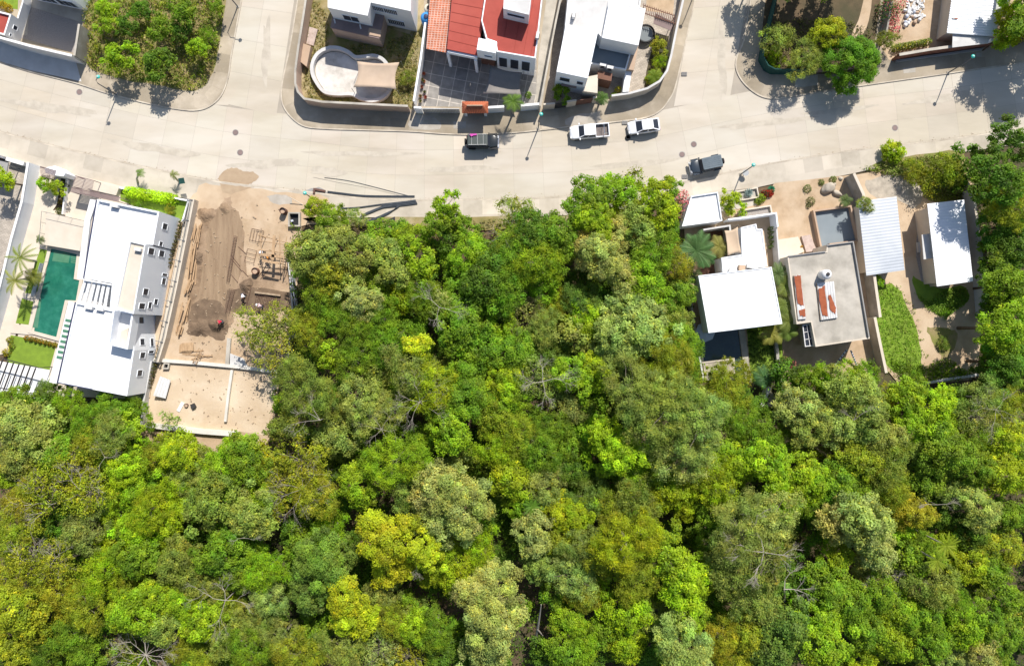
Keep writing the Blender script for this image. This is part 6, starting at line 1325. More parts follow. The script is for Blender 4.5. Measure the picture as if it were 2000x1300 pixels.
(1880,965,34,8,'c','grey'),(1925,1000,38,8,'c','greypale'),(1840,1000,34,6,'c','dark'),(1975,1010,34,7,'c','mid'),(1970,1075,36,7,'c','mustard'),(1900,1045,38,6,'c','dark'),(1850,1060,34,6,'c','yelgreen'),(1825,1090,32,6,'c','mid'),(1800,1060,34,7,'f','mid'),(1940,1110,36,7,'c','mid'),(1560,1140,36,6,'c','dark'),(1620,1155,46,8,'c','mid'),(1660,1185,42,8,'c','mid'),(1720,1165,38,8,'c','mid'),(1735,1120,32,7,'b','grey'),(1780,1100,32,8,'c','mid'),(1835,1150,48,9,'f','grey'),(1875,1190,38,8,'f','mid'),(1900,1110,36,7,'c','yelgreen'),(1965,1160,40,8,'c','mid'),(1935,1210,38,8,'c','mid'),(1545,1220,48,9,'c','blue'),(1520,1270,44,9,'c','blue'),(1600,1215,42,9,'c','bright'),(1620,1270,46,9,'c','bright'),(1580,1180,30,7,'c','lime'),(1690,1230,40,8,'c','mid'),
(1745,1252,44,8,'c','bright'),(1765,1200,40,8,'c','bright'),(1815,1215,40,8,'c','mid'),(1830,1262,38,8,'c','mid'),(1895,1225,44,8,'c','bright'),(1960,1255,42,7,'c','mid'),(1925,1285,40,8,'c','pale'),(1870,1285,34,7,'c','greypale'),(1465,1240,36,8,'c','mustard'),(1475,1285,34,7,'f','olive'),(1695,1285,34,6,'c','yelgreen'),
(1960,345,50,9,'c','dark'),(1905,312,32,5,'c','dark'),(1858,328,30,5,'f','olive'),(1985,400,46,8,'f','olive'),(1985,272,40,8,'c','dark'),(1938,372,32,6,'c','dark'),(1868,345,24,3.5,'c','dark'),(1966,440,42,6,'c','dark'),(1985,480,42,7,'c','dark'),(1958,520,34,5.5,'c','dark'),(1985,555,44,8,'c','mid'),(1962,590,34,6,'c','dark'),(1975,640,48,9,'c','bright'),(1958,668,34,6,'c','bright'),(1945,708,28,5,'c','dark'),(1975,710,44,8,'c','dark'),(1880,782,30,6,'f','mid'),(1955,745,38,6,'c','dark'),(1948,480,30,5,'c','mid'),(1820,350,26,3.5,'b','olive'),(1790,330,22,3,'f','olive'),(1700,742,30,4,'f','mid'),  # vignette darkening of the right edge is put into these dark crown greens
]
# landmarks used to say where a tree stands
LM = [((480,560),'the building site'),((370,790),'the lower building plot'),((200,600),'the white villa'),((1445,590),'the modern white house'),((1410,690),'the dark pool'),((1620,580),'the grey roofed house'),((1725,460),'the grey metal roof'),((1857,475),'the bright white metal roof'),
 ((815,676),'the narrow bright yellow tree'),((765,1075),'the large yellow tree'),((680,1190),'the tall yellow tree lower down'),((1205,885),'the lime green tree'),((875,990),'the big cream flowered tree'),((960,1200),'the lower cream flowered tree'),((1475,1060),'the huge feathery grey tree with white branches'),((1235,645),'the pale cauliflower shaped crowns'),((740,405),'the loop of black hoses'),((1375,405),'the white carport'),((590,765),'the broad dull olive tree'),((1690,1035),'the tan flowered tree'),((1182,505),'the tan flowered crowns'),((280,1278),'the tangle of dead branches'),((440,1175),'the fallen white branch'),((1050,1240),'the bare trunk in the gap'),((620,1120),'the dark bluish crowns'),((1835,1075),'the two star shaped palms'),((590,930),'the mustard crowns with bare twigs'),((90,1080),'the leafless white twigs at the left'),((1130,340),'the street'),((2000,1000),'the right edge of the picture'),((0,1000),'the left edge of the picture'),((1000,1300),'the bottom edge of the picture')]
USED = set()
def where(px, py):
    out = []
    for (lx, ly), nm in LM:
        if 'edge of the picture' in nm:
            d = {'right': 2000-px, 'left': px, 'bottom': 1300-py}[nm.split()[1]]; ph = ('at ' if d < 45 else 'near ')+nm; d = d*1.3+30 if d < 120 else 9e9
        elif nm == 'the street': d = (py-375)*1.5+20 if py < 460 else 9e9; ph = 'at the edge of the street'
        else:
            dx, dy = px-lx, py-ly; d = hypot(dx, dy)
            if d < 16: continue
            a = (math.degrees(atan2(dy, dx))+360) % 360; dr = ['to the right of', 'below and right of', 'below', 'below and left of', 'to the left of', 'above and left of', 'above', 'above and right of'][int(((a+22.5) % 360)//45)]
            ph = ('just ' if d < 75 else ('' if d < 160 else 'well '))+dr+' '+nm
            if ph.startswith('well to'): ph = 'farther'+ph[4:]
        out.append((d, ph))
    return [p for d, p in sorted(out) if d < 9e8]
def treelabel(px, py, r, h, kind, colr):
    size = 'small' if r < 31 else ('medium' if r < 40 else ('large' if r < 50 else 'very large'))
    ws = where(px, py); base_ = f'{size} {TEX[kind]} {WORDS[colr]} tree'
    for k in range(min(6, len(ws))):
        l = f'{base_} {ws[k]}'
        if len(l.split()) > 16: l = f'{TEX[kind]} {WORDS[colr]} tree {ws[k]}'
        if len(l.split()) > 16: continue
        if l not in USED: USED.add(l); return l
    for k in range(1, 4):
        l = f'{base_} {ws[0]} and {ws[k]}'
        if len(l.split()) <= 16 and l not in USED: USED.add(l); return l
    for k in ('tallest', 'leafiest'):
        l = f'{base_} {ws[1]}, {k}'
        if l not in USED: USED.add(l); return l
    return base_+' '+ws[0]
random.seed(21)
SPECIAL = {(815,676): 'narrow bright yellow tree standing out above the green forest', (868,402): 'slim bright green tree reaching over the kerb above the dark gap', (612,402): 'small olive tree beside the street lamp above the building site', (590,762): 'broad dull olive feathery tree beside the lower building plot', (672,1172): 'top of the tall yellow tree with one clump leaning left', (860,592): 'bare pale twigged tree standing in the middle of the upper forest'}
FT.sort(key=lambda q: -q[2]-(9 if q[:2] in SPECIAL or q[5] in ('yellow', 'tan', 'lime') else 0))
NEAR = lambda x, y: .96 if (x < 300 and y < 830) else 1.0 if (250 < x < 600 and 730 < y < 925) else 1.14 if (y > 790 or x < 1300) and not (y < 470) and x < 1790 else 1.08
REST = FT[290:]
for (px, py, r, h, kd, cl_) in FT[:290]:
    lab = SPECIAL.get((px, py)) or treelabel(px, py, r, h, kd, cl_)
    plant_tree(px, py, r*NEAR(px, py), h, kd, C[cl_], lab, {'c': 'broadleaf_tree', 'f': 'feathery_tree', 's': 'star_leaved_tree', 'b': 'sparse_tree', 'o': 'round_tree'}[kd], group='trees of the forest')
# the smaller crowns between them, too many to single out: one mass
def mass_trees(name, items, seed):
    rr = random.Random(seed); VV, CC = [], []
    for (px, py, rp, h, kd, colr) in items:
        R = rp/S*(H-h*.8)/H; sz = 'S' if R < 2.4 else 'M'; me, tr, lm, th, R0 = proto(kd, sz, rr.randrange(NVAR.get((kd, sz), 2))); n = len(me.vertices)
        v = np.empty(n*3, dtype=np.float32); me.vertices.foreach_get('co', v); v = v.reshape(-1, 3); c = np.empty(n*4, dtype=np.float32); me.color_attributes['col'].data.foreach_get('color', c); c = c.reshape(-1, 4).copy()
        s = R/R0; a = rr.uniform(0, 6.28); hz = min(.85*R, h*.75); x, y = W(px, py, h-hz*.35); q = np.empty_like(v); q[:, 0] = (v[:, 0]*cos(a)-v[:, 1]*sin(a))*s+x; q[:, 1] = (v[:, 0]*sin(a)+v[:, 1]*cos(a))*s+y; q[:, 2] = v[:, 2]*s+h-hz; k = rr.uniform(.9, 1.1)
        c[:, :3] *= np.array([colr[0]*k*rr.uniform(.92, 1.08), colr[1]*k, colr[2]*k]); VV.append(q); CC.append(c)
    V_ = np.concatenate(VV); C_ = np.concatenate(CC); n = len(V_)//4; me = bpy.data.meshes.new(name); me.vertices.add(4*n); me.vertices.foreach_set('co', V_.ravel()); me.loops.add(4*n); me.loops.foreach_set('vertex_index', np.arange(4*n, dtype=np.int32)); me.polygons.add(n)
    me.polygons.foreach_set('loop_start', np.arange(0, 4*n, 4, dtype=np.int32)); me.polygons.foreach_set('loop_total', np.full(n, 4, dtype=np.int32)); at = me.color_attributes.new('col', 'FLOAT_COLOR', 'CORNER'); at.data.foreach_set('color', C_.astype(np.float32).ravel()); me.materials.append(M['leaf']); me.update()
    o = bpy.data.objects.new(name, me); COL.objects.link(o); o.color = (1, 1, 1, 1); o['kind'] = 'stuff'; print('mass', name, n); return o
FORESTPX = [(-60, 785), (110, 775), (250, 800), (280, 880), (420, 895), (520, 890), (560, 760), (590, 705), (588, 470), (700, 455), (840, 480), (990, 470), (1120, 415), (1310, 395), (1335, 560), (1362, 740), (1440, 755), (1500, 775), (1640, 770), (1760, 775), (1930, 765), (1940, 620), (1925, 380), (2060, 280), (2060, 1370), (-60, 1370)]
rr = random.Random(4); fill = [(px, py, r*1.1, h, kd, C[cl_]) for (px, py, r, h, kd, cl_) in REST]; tries = 0; pts = []
while tries < 9000 and len(pts) < 330:
    tries += 1; x, y = rr.uniform(-60, 2060), rr.uniform(380, 1370)
    if not inside(FORESTPX, x, y): continue
    d = min((hypot(x-q[0], y-q[1])-q[2]*.62) for q in FT)
    if d < 0 or any(hypot(x-q[0], y-q[1]) < 27 for q in pts) or hypot(x-1048, y-1225) < 42: continue
    pts.append((x, y)); fill.append((x, y, rr.uniform(22, 32), rr.uniform(3.2, 5.0), rr.choice('ccf'), C[rr.choice(('mid', 'dark', 'dark', 'dull'))]))  # darker greens put the shade of the gaps between crowns into the colour
mass_trees('lower_trees', fill, 5)
# trees at the edge of what is seen, so the forest goes on
# overhanging sparse tree on the site
for (px, py, r, lab) in ((500, 640, 40, 'left sparse olive tree hanging over the building site'), (545, 632, 36, 'right sparse olive tree hanging over the building site'), (535, 690, 40, 'lower sparse olive tree hanging over the concrete wall')):
    plant_tree(px, py, r*1.2, 6, 'b', (.30, .36, .04), lab, 'sparse_tree', group='sparse trees over the building site')
plant_tree(328, 820, 20, 3.5, 'b', C['greypale'], 'small pale sparse tree growing over the thick pale retaining wall', 'sparse_tree')
# ---- trees among the houses
TT = [(207, 18, 24, 4, 'c', 'bright', 'bright green big leaved tree at the top left of the bushy corner lot'), (205, 45, 22, 4, 'c', 'bright', 'bright green tree beside the grey block wall, second from the top'), (228, 108, 34, 5, 'c', 'bright', 'bright green large leaved tree at the lower left of the bushy corner lot'), (245, 45, 25, 3.5, 'c', 'dark', 'dark green bush in the upper left of the bushy corner lot'), (275, 15, 20, 3, 'c', 'dark', 'small dark bush at the top middle of the bushy corner lot'), (310, 50, 28, 4, 'c', 'mid', 'mid green bush in the centre of the bushy corner lot'), (302, 122, 34, 5, 'c', 'dark', 'dark green tree at the lower middle of the bushy corner lot'), (352, 15, 30, 5, 'c', 'mid', 'mid green tree at the top right of the bushy corner lot'), (350, 55, 24, 3.5, 'c', 'dark', 'dark bush right of the centre of the bushy corner lot'), (382, 90, 22, 3.5, 'c', 'bright', 'bright green bush at the right of the bushy corner lot'), (405, 70, 22, 2.5, 'f', 'mid', 'feathery bush at the right edge of the bushy corner lot'), (420, 10, 18, 3, 'c', 'mid', 'green bush at the top right corner of the bushy corner lot'),
 (1672, 114, 56, 6.5, 'o', 'dark2', 'large round dense green tree overhanging the right street'), (1575, 112, 34, 5, 'f', 'grey', 'grey green tree over the cloth fence of the shaded lot'), (1622, 62, 34, 5.5, 'c', 'yelgreen', 'bright yellow green tree in the middle of the shaded lot'), (1520, 72, 30, 4, 'f', 'grey', 'grey green bush inside the corner of the cloth fence'), (1515, 108, 20, 1.8, 'f', 'yelgreen', 'low yellow green bush in the corner of the cloth fence'), (1750, 294, 22, 2.2, 'o', 'yelgreen', 'round yellow green bush on the pavement at the right'), (1985, 40, 36, 6, 'c', 'yelgreen', 'yellow green tree at the top right corner'), (1965, 70, 22, 5, 'c', 'bright', 'bright green tree beside the rusty metal shed'), (1738, 75, 20, 3, 'f', 'dull', 'dull green bush below the pink flowering climber'),
 (-4, 348, 26, 5, 'c', 'yelgreen', 'yellow green tree cut by the left edge above the boundary wall'), (82, 358, 16, 2.6, 'c', 'bright', 'left green bush of the pair at the top of the villa lane'), (108, 365, 18, 2.8, 'c', 'bright', 'right green bush of the pair at the top of the villa lane'), (1097, 178, 18, 2.6, 'c', 'mid', 'round green bush below the smaller white roof'), (1288, 90, 17, 2, 'c', 'olive', 'green brown bush at the top of the curved garden bed'), (1292, 118, 14, 1.6, 'f', 'yelgreen', 'feathery green bush in the middle of the curved garden bed'), (1432, 395, 24, 3, 'c', 'yelgreen', 'yellow green bush between the white carport and the agave planter'), (1692, 398, 16, 4, 'f', 'grey', 'small grey green tree between the boundary wall and the grey metal roof'), (1715, 548, 12, 1.8, 'c', 'bright', 'small bright bush below the grey metal roof'), (798, 148, 18, 1.8, 'f', 'dull', 'grey green bush beside the beige shade sail'), (270, 400, 14, 1.6, 'f', 'mid', 'round bush on the lawn at the top of the villa'), (330, 408, 12, 1.4, 'c', 'olive', 'small bush on the lawn at the top right of the villa'), (1200, 185, 6, 1, 'c', 'mid', 'tiny green bush by the curved cream wall'), (1850, 612, 10, .9, 'f', 'mid', 'low bush on the grass below the bright white metal roof'), (1845, 672, 12, 1.0, 'f', 'dull', 'low bush beside the dirt path in the far right plot'), (1440, 735, 34, 4, 'f', 'olive', 'olive feathery tree covering the end of the small paved terrace')]
C['dark2'] = (.125, .27, .014); WORDS['dark2'] = 'dense green'
for (px, py, r, h, kd, cl_, lab) in TT: plant_tree(px, py, r*(1.08 if px > 460 else .93), h, kd, C[cl_], lab, 'bush' if h < 3.2 else 'tree', 'bush' if h < 3.2 else 'tree', ground=.1)
# trees outside the frame whose shade falls into it
for i, (px, py, r, h) in enumerate(((1545, -62, 52, 8), (1610, -68, 55, 8), (1496, -80, 30, 7), (1680, -75, 45, 8), (2080, 30, 75, 10), (2040, -30, 60, 9))):
    plant_tree(px, py, r, h, 'c', C['mid'], ('broad green tree just outside the top edge shading the corner lot, number one', 'broad green tree above the top edge', 'tree above the top edge at the right side street', 'tree above the top edge over the narrow lot', 'large tree beyond the right edge shading the street', 'tree beyond the top right corner')[i] if i else 'broad green tree at the top edge shading the corner lot', 'tree', ground=.1)
# flowering climbers
def clump(name, blobs, colr, lab, cat, size=.25, dens=60, petals=None, kind='leaf', seed=1, solo_=True):
    global RNG; RNG = np.random.default_rng(seed); Ps, Ns, Ss, Ts, Cs = [], [], [], [], []
    x0, y0 = W(*blobs[0][:2])
    for (px, py, r, h, fl) in blobs:
        x, y = W(px, py, h*.7); R = r/S; n = int(dens*R*R*3+20); d = unit(n); d[:, 2] = np.abs(d[:, 2]); P = np.array([x-x0, y-y0, .1])+d*np.array([R, R, h])*(RNG.uniform(.4, 1.0, n)**.5)[:, None]
        Ps.append(P); Ns.append(d+np.array([0, 0, .5])); Ss.append(size*RNG.uniform(.6, 1.3, n)); Ts.append(np.clip(RNG.normal(1, .25, n), .4, 1.8)); t = np.ones((n, 3))
        if petals: m = RNG.random(n) < fl; t[m] = petals
        Cs.append(t)
    me = leaves_mesh(name, np.concatenate(Ps), np.concatenate(Ns), np.concatenate(Ss), np.concatenate(Ts), jitter=.6, asp=.6, tint=np.concatenate(Cs)); me.name = name
    o = bpy.data.objects.new(name, me); COL.objects.link(o); o.location = (x0, y0, 0); o.color = (*colr, 1)
    if lab: props(o, lab, cat)
    return o
clump('flowering_climber', [(1740, 8, 18, 3, .25), (1755, 20, 16, 3, .7), (1748, 42, 15, 2.8, .8), (1738, 22, 16, 3, .1), (1752, 60, 10, 2.4, .8), (1762, 8, 12, 3, .6)], (.07, .13, .02), 'pink flowering climber on the grey wall of the top right yard', 'climber', petals=(7.5, 1.1, 7.0), seed=3)
clump('flowering_climber', [(1320, 385, 16, 4, .35), (1337, 378, 12, 4, .8), (1342, 395, 9, 4, .9), (1330, 410, 12, 3.6, .5), (1328, 425, 9, 3.4, .6), (1318, 405, 14, 3.6, .1)], (.10, .13, .04), 'pink flowering climber at the left corner of the white carport', 'climber', petals=(6.0, 1.4, 4.6), seed=4)
clump('flowering_climber', [(1548, 712, 12, 2, .6), (1538, 705, 10, 2, .5)], (.09, .10, .03), 'small pink flowering bush at the edge of the yard below the grey roof', 'bush', petals=(4.5, 1.5, 4), seed=5)
clump('hedge', [(250+9*k, 374+1.5*k, 13, 1.9, 0) for k in range(10)], (.36, .56, .012), 'bright lime green hedge along the top of the villa lawn', 'hedge', dens=110, seed=6)
clump('hedge', [(50+9*k, 660+2.1*k, 5.5, .7, .4) for k in range(8)], (.14, .17, .02), 'green orange hedge between the green pool and the lower lawn', 'hedge', size=.15, dens=400, petals=(2.6, 1.1, .5), seed=7)
clump('hedge', [(352-2.0*k, 434+7.2*k, 4, 1.2, .3) for k in range(13)], (.07, .08, .02), 'narrow dark hedge along the right wall of the villa beside the upper windows', 'hedge', size=.15, dens=400, petals=(2.0, 1.2, .8), seed=8)
clump('hedge', [(310-2.1*k, 682+7.4*k, 4, 1.2, .3) for k in range(11)], (.07, .08, .02), 'narrow dark hedge along the right wall of the villa beside the lower windows', 'hedge', size=.15, dens=400, petals=(2.0, 1.2, .8), seed=9)
clump('flower_bush', [(10, 688, 9, 1, .5), (16, 664, 7, 1, .3), (20, 676, 6, 1, .2)], (.16, .18, .02), 'yellow flowering bush at the left end of the lower lawn', 'bush', size=.18, dens=200, petals=(2.6, 1.9, .4), seed=10)
clump('flower_bush', [(12, 14, 9, 1, .8), (2, 8, 9, 1, .7)], (.18, .16, .02), 'yellow flowers on the lawn in the top left corner', 'bush', size=.18, dens=200, petals=(2.2, 1.7, .2), seed=11)
clump('flower_bed', [(1790+8*k-40, 92-1.5*k, 8, 1.2, .12) for k in range(9)], (.14, .19, .03), 'green and yellow bushes along the inside of the red brick wall', 'bushes', size=.22, dens=120, petals=(2.6, 1.8, .3), seed=12)
clump('flower_bed', [(1282, 138, 12, 1.5, .2), (1270, 152, 10, 1.3, .4), (1284, 150, 10, 1.3, .1)], (.17, .22, .02), 'yellow green plants at the bottom of the curved garden bed', 'bushes', size=.22, dens=150, petals=(2, 1.5, .3), seed=13)
clump('potted_bush', [(1208, 173, 7, 1.6, .3)], (.30, .30, .02), 'small yellow bush in a pot by the cream street wall', 'bush', size=.16, dens=300, petals=(1.5, 1.2, 1), seed=14)
clump('potted_bush', [(1032, 184, 7, 1.2, .1)], (.15, .26, .02), 'small bright bush in a tan pot at the end of the concrete lane', 'bush', size=.16, dens=300, seed=15)
clump('red_leaved_bush', [(1505, 375, 9, .9, .9), (1496, 378, 9, .9, .3)], (.05, .06, .02), 'dark red leaved bush at the corner of the tan yard', 'bush', size=.2, dens=240, petals=(6, .6, .6), seed=16)
clump('flower_bush', [(1488, 386, 10, .9, .3), (1482, 392, 8, .8, .3)], (.16, .22, .02), 'yellow green bush below the red leaved bush', 'bush', size=.2, dens=200, petals=(2.2, 1.8, .2), seed=17)
clump('small_shrub', [(1578, 368, 9, .7, .1)], (.15, .19, .05), 'small sparse shrub in the middle of the tan yard, the upper one', 'shrub', size=.18, dens=120, seed=18)
clump('small_shrub', [(1585, 392, 10, .7, .1), (1580, 402, 6, .5, .1)], (.20, .21, .08), 'small sparse shrub above the square pool, the lower one', 'shrub', size=.18, dens=120, seed=19)
clump('small_shrub', [(1605, 356, 7, .5, 0), (1628, 350, 8, .6, 0)], (.13, .18, .03), 'low green shrubs behind the large pale boulder', 'shrub', size=.16, dens=200, seed=20)
clump('creeper', [(1508, 445+9*k, 4, 1.6, 0) for k in range(5)], (.09, .15, .03), 'green creeper on the right wall of the modern white house', 'creeper', size=.18, dens=260, seed=21)
clump('planter_shrub', [(125, 360, 6, 1.2, 0), (122, 378, 6, .6, .5), (118, 395, 6, .5, .5), (114, 412, 8, .9, 0)], (.12, .14, .03), 'dry shrubs in the long planter between the villa lane and driveway', 'shrub', size=.16, dens=240, petals=(2.2, 1.2, .7), seed=22)
clump('flower_bush', [(1565, 482, 4, .6, .8)], (.35, .28, .02), 'tiny yellow flower bush beside the mottled pink slab', 'bush', size=.14, dens=500, petals=(1.6, 1, .3), seed=23)
# ---- palms and rosettes
def frond(m_, x, y, z, a, L, droop, wd, up=.35, seg=7):
    pts = []
    for k in range(seg+1):
        u = k/seg; r = L*u*(1-.1*u); zz = z+L*(up*u-droop*u*u); pts.append(Vector((x+cos(a)*r, y+sin(a)*r, zz)))
    n = Vector((-sin(a), cos(a), 0)); V = []; F = []
    for k in range(seg*2):
        u = (k+.5)/(seg*2); i = min(seg-1, int(u*seg)); p = pts[i].lerp(pts[i+1], u*seg-i); w_ = wd*sin(pi*min(1, u*.9+.12))**.7; t = (pts[i+1]-pts[i]).normalized()
        for s in (-1, 1):
            tip = p+n*s*w_+t*w_*.55-Vector((0, 0, w_*.3)); b = len(V); q = L/seg*.22; V += [tuple(p-t*q), tuple(p+t*q), tuple(tip+t*q*.2)]; F.append((b, b+1, b+2) if s > 0 else (b+1, b, b+2))
    b = len(V); V += [tuple(q) for q in pts]; m_.add(V, F); m_.tube([tuple(q) for q in pts], [.03*(1-.8*k/seg) for k in range(seg+1)], 4)
def leafobj(m_, name, parent, colr):
    o = m_.build(name, M['leaf'], parent); addwhite(o); o.color = (*colr, 1); return o
def palm(px, py, h, L, nf, colr, lab, bpx=None, wd=.45, droop=.55, seed=0, name='palm_tree', cat='palm tree', up=.35, trunk=True):
    rr = random.Random(seed); X, Y = W(px, py, h); x, y = W(*bpx) if bpx else (X+rr.uniform(-.2, .2), Y); t = thing(name, lab, cat, (x, y, .1))
    if trunk: m_ = MB(); m_.tube([(x, y, .1), (x+(X-x)*.3, y+(Y-y)*.3, h*.5), (X, Y, h)], [.17, .12, .10], 8); m_.build('trunk', M['barkgrey'], t)
    m_ = MB()
    for k in range(nf): frond(m_, X, Y, h, 2*pi*k/nf+rr.uniform(-.2, .2), L*rr.uniform(.75, 1.1), droop*rr.uniform(.7, 1.3), wd, up*rr.uniform(.6, 1.8))
    leafobj(m_, 'crown', t, colr); return t
palm(1002, 198, 4.2, 1.7, 9, (.13, .22, .03), 'leaning palm with yellow green fronds rising through the white street wall', (1002, 222), seed=1, wd=.5)
palm(40, 503, 4.5, 2.5, 12, (.22, .27, .05), 'tall palm with long thin pale fronds beside the villa lane', (72, 510), seed=2, wd=.3); palm(30, 548, 4.0, 2.2, 11, (.28, .30, .05), 'yellowish palm below the tall palm beside the villa lane', (60, 545), seed=3, wd=.35); palm(64, 540, 2.5, 1.6, 12, (.18, .20, .03), 'bushy palm on the small lawn beside the green pool', (66, 540), seed=4, wd=.5)
palm(272, 337, 2.2, .8, 9, (.16, .24, .05), 'slim young palm on the pavement above the villa hedge, the left one', (270, 356), seed=5, wd=.3, droop=.9); palm(338, 341, 2.2, .8, 7, (.22, .25, .06), 'slim young palm on the pavement above the villa hedge, the right one', (352, 356), seed=6, wd=.3, droop=.9)
palm(1360, 490, 5.5, 3.0, 20, (.085, .17, .05), 'large dark palm with broad upright fronds left of the beige sail', (1368, 492), seed=7, wd=.75, droop=.35); palm(1405, 482, 3, 1.9, 9, (.26, .25, .06), 'yellow tipped palm between the large dark palm and the beige sail', (1400, 490), seed=8, wd=.6); palm(1350, 535, 4, 1.9, 11, (.12, .17, .05), 'dull green palm left of the corner of the largest white roof', (1358, 535), seed=30, wd=.5)
for i, (px, py, h, L, c) in enumerate(((1520, 535, 3.5, 1.9, (.12, .18, .05)), (1534, 560, 3.5, 1.8, (.18, .22, .04)), (1530, 595, 3.4, 1.9, (.16, .21, .04)), (1540, 628, 3.5, 2.1, (.16, .20, .04)), (1508, 652, 3.2, 2.1, (.24, .24, .04)), (1535, 648, 3, 1.7, (.14, .20, .03)))):
    palm(px, py, h, L, 13, c, ('topmost palm', 'second palm from the top', 'third palm from the top', 'fourth palm from the top', 'yellow palm at the lower corner', 'lowest green palm')[i]+' between the largest white roof and the grey roof', seed=10+i, wd=.55, group=None) if False else props(palm(px, py, h, L, 13, c, ('topmost palm', 'second palm from the top', 'third palm from the top', 'fourth palm from the top', 'yellow palm at the lower corner', 'lowest green palm')[i]+' between the largest white roof and the grey roof', seed=10+i, wd=.55), group='palms between the two right houses')
palm(1492, 738, 2.5, 1.9, 12, (.07, .16, .05), 'dark green palm below the dark lawn at the forest edge', seed=20, wd=.55); palm(1176, 192, 2.2, 1.1, 11, (.09, .17, .03), 'small palm in the recess of the cream street wall', seed=21, wd=.4)
palm(1279, 150, 2.0, 1.3, 12, (.17, .25, .02), 'bright small palm in the curved garden bed', seed=22, wd=.4); palm(1652, 392, 1.8, 1.1, 12, (.12, .17, .05), 'small palm beside the boundary wall above the square pool', seed=23, wd=.35); palm(86, 762, 4, 1.7, 12, (.13, .19, .04), 'palm below the black garden pergola', seed=24, wd=.5); palm(78, 468, 1.4, .8, 11, (.16, .20, .08), 'spiky palm at the lower left corner of the raised terrace', seed=25, wd=.25)
palm(1848, 1065, 9.6, 1.9, 16, (.25, .32, .02), 'upper bright yellow star shaped palm in the lower right forest', seed=26, wd=.2, droop=.25); palm(1830, 1094, 9.6, 1.8, 16, (.25, .32, .02), 'lower bright yellow star shaped palm in the lower right forest', seed=27, wd=.2, droop=.25); palm(1040, 988, 8, 1.8, 16, (.12, .22, .02), 'green star shaped palm below the yellow green crown', seed=28, wd=.25, droop=.3); palm(1385, 957, 8, 1.6, 16, (.17, .26, .02), 'green star shaped palm above the huge feathery grey tree', seed=29, wd=.25, droop=.3)
def rosette(px, py, L, n, colr, lab, seed=0, z=.3, wd=.09):
    rr = random.Random(seed); x, y = W(px, py, z); t = thing('agave', lab, 'agave', (x, y, .1)); m_ = MB()
    for ring, (k_, up_) in enumerate(((n, .25), (n, .8), (n//2, 1.8))):
        for k in range(k_):
            a = 2*pi*(k+ring*.5)/k_+rr.uniform(-.1, .1); Lr = L*(1-.2*ring); d = Vector((cos(a), sin(a), up_)).normalized()*Lr; nn = Vector((-sin(a), cos(a), 0))*wd
            p = Vector((x, y, z)); m_.add([tuple(p-nn), tuple(p+nn), tuple(p+d*.5+nn*1.2+Vector((0, 0, .02))), tuple(p+d), tuple(p+d*.5-nn*1.2+Vector((0, 0, .02)))], [(0, 1, 2, 3, 4)])
    o = m_.build('leaves', M['leaf'], t); addwhite(o); o.color = (*colr, 1); m_ = MB(); m_.lathe(x, y, [(.06, .1), (.09, z), (.03, z+.1)], 8); m_.build('heart', M['agavegreen'], t)
rosette(1462, 377, .75, 13, (.24, .31, .29), 'large grey agave in the square cream planter', 1, .4); rosette(1506, 370, .6, 14, (.03, .20, .10), 'dark green agave above the red leaved bush', 2, .5, .12)
rosette(272, 338, .3, 8, (.2, .25, .1), 'tiny spiky plant at the foot of the left young palm', 3) if False else None
for i, (px, py, mt) in enumerate(((829, 146, 'terracotta'), (826, 158, 'brown'), (829, 161, 'terracotta'), (825, 172, 'brown'), (830, 182, 'mauve'), (822, 190, 'terracotta'), (832, 192, 'brown'), (822, 200, 'tan'))):
    x, y = W(px, py); t = thing('potted_plant', ('topmost', 'second', 'third', 'fourth', 'fifth', 'sixth', 'seventh', 'lowest')[i]+' potted plant in the row along the left wall of the tiled patio', 'potted plant', (x, y, .12), group='potted plants along the patio wall'); m_ = MB(); m_.lathe(x, y, [(.14, .12), (.22, .5), (.2, .5), (.18, .42)], 14); m_.build('pot', M[mt], t)
    m_ = MB(); rr = random.Random(i)
    for k in range(26): a = rr.uniform(0, 6.28); e_ = rr.uniform(.3, 1.5); q = Vector((cos(a)*cos(e_), sin(a)*cos(e_), sin(e_)))*rr.uniform(.25, .5); nn = Vector((-sin(a), cos(a), 0))*.05; p = Vector((x, y, .45)); m_.add([tuple(p-nn), tuple(p+nn), tuple(p+q)], [(0, 1, 2)])
    leafobj(m_, 'leaves', t, (.10, .12, .03) if i % 3 else (.25, .06, .04))
# ---- dead wood in the forest
def deadtree(px, py, h, R, n, lab, seed, bpx=None, mt='barkgrey', thick=.09, spread=2*pi, a0=0, lift=.35, nm='dead_tree'):
    thick *= .5; R *= .85; n = n if n > 5 else max(2, n-1); rr = random.Random(seed); X, Y = W(px, py, h); x, y = W(*bpx) if bpx else (X, Y); t = thing(nm, lab, 'dead tree', (x, y, 0)); m_ = MB(); m_.tube([(x, y, 0), (x+(X-x)*.5, y+(Y-y)*.5, h*.5), (X, Y, h)], [thick*1.6, thick*1.3, thick], 7); m_.build('trunk', M[mt], t); m_ = MB()
    def br(p, a, L, th, d):
        q1 = p+Vector((cos(a), sin(a), lift*rr.uniform(-.2, 1)))*L*.5; a2 = a+rr.uniform(-.5, .5); q2 = q1+Vector((cos(a2), sin(a2), lift*rr.uniform(-.3, .9)))*L*.5
        m_.tube([tuple(p), tuple(q1), tuple(q2)], [th, th*.7, th*.4], 5)
        if d:
            for _ in range(rr.choice((3, 4, 5) if d > 1 else (3, 4))): br(q1.lerp(q2, rr.random()), a+rr.uniform(-1, 1), L*rr.uniform(.45, .7), th*.5, d-1)
    for k in range(n): br(Vector((X, Y, h)), a0+spread*k/n+rr.uniform(-.3, .3), R*rr.uniform(.7, 1.1), thick*.7, 3)
    m_.build('branches', M[mt], t); return t
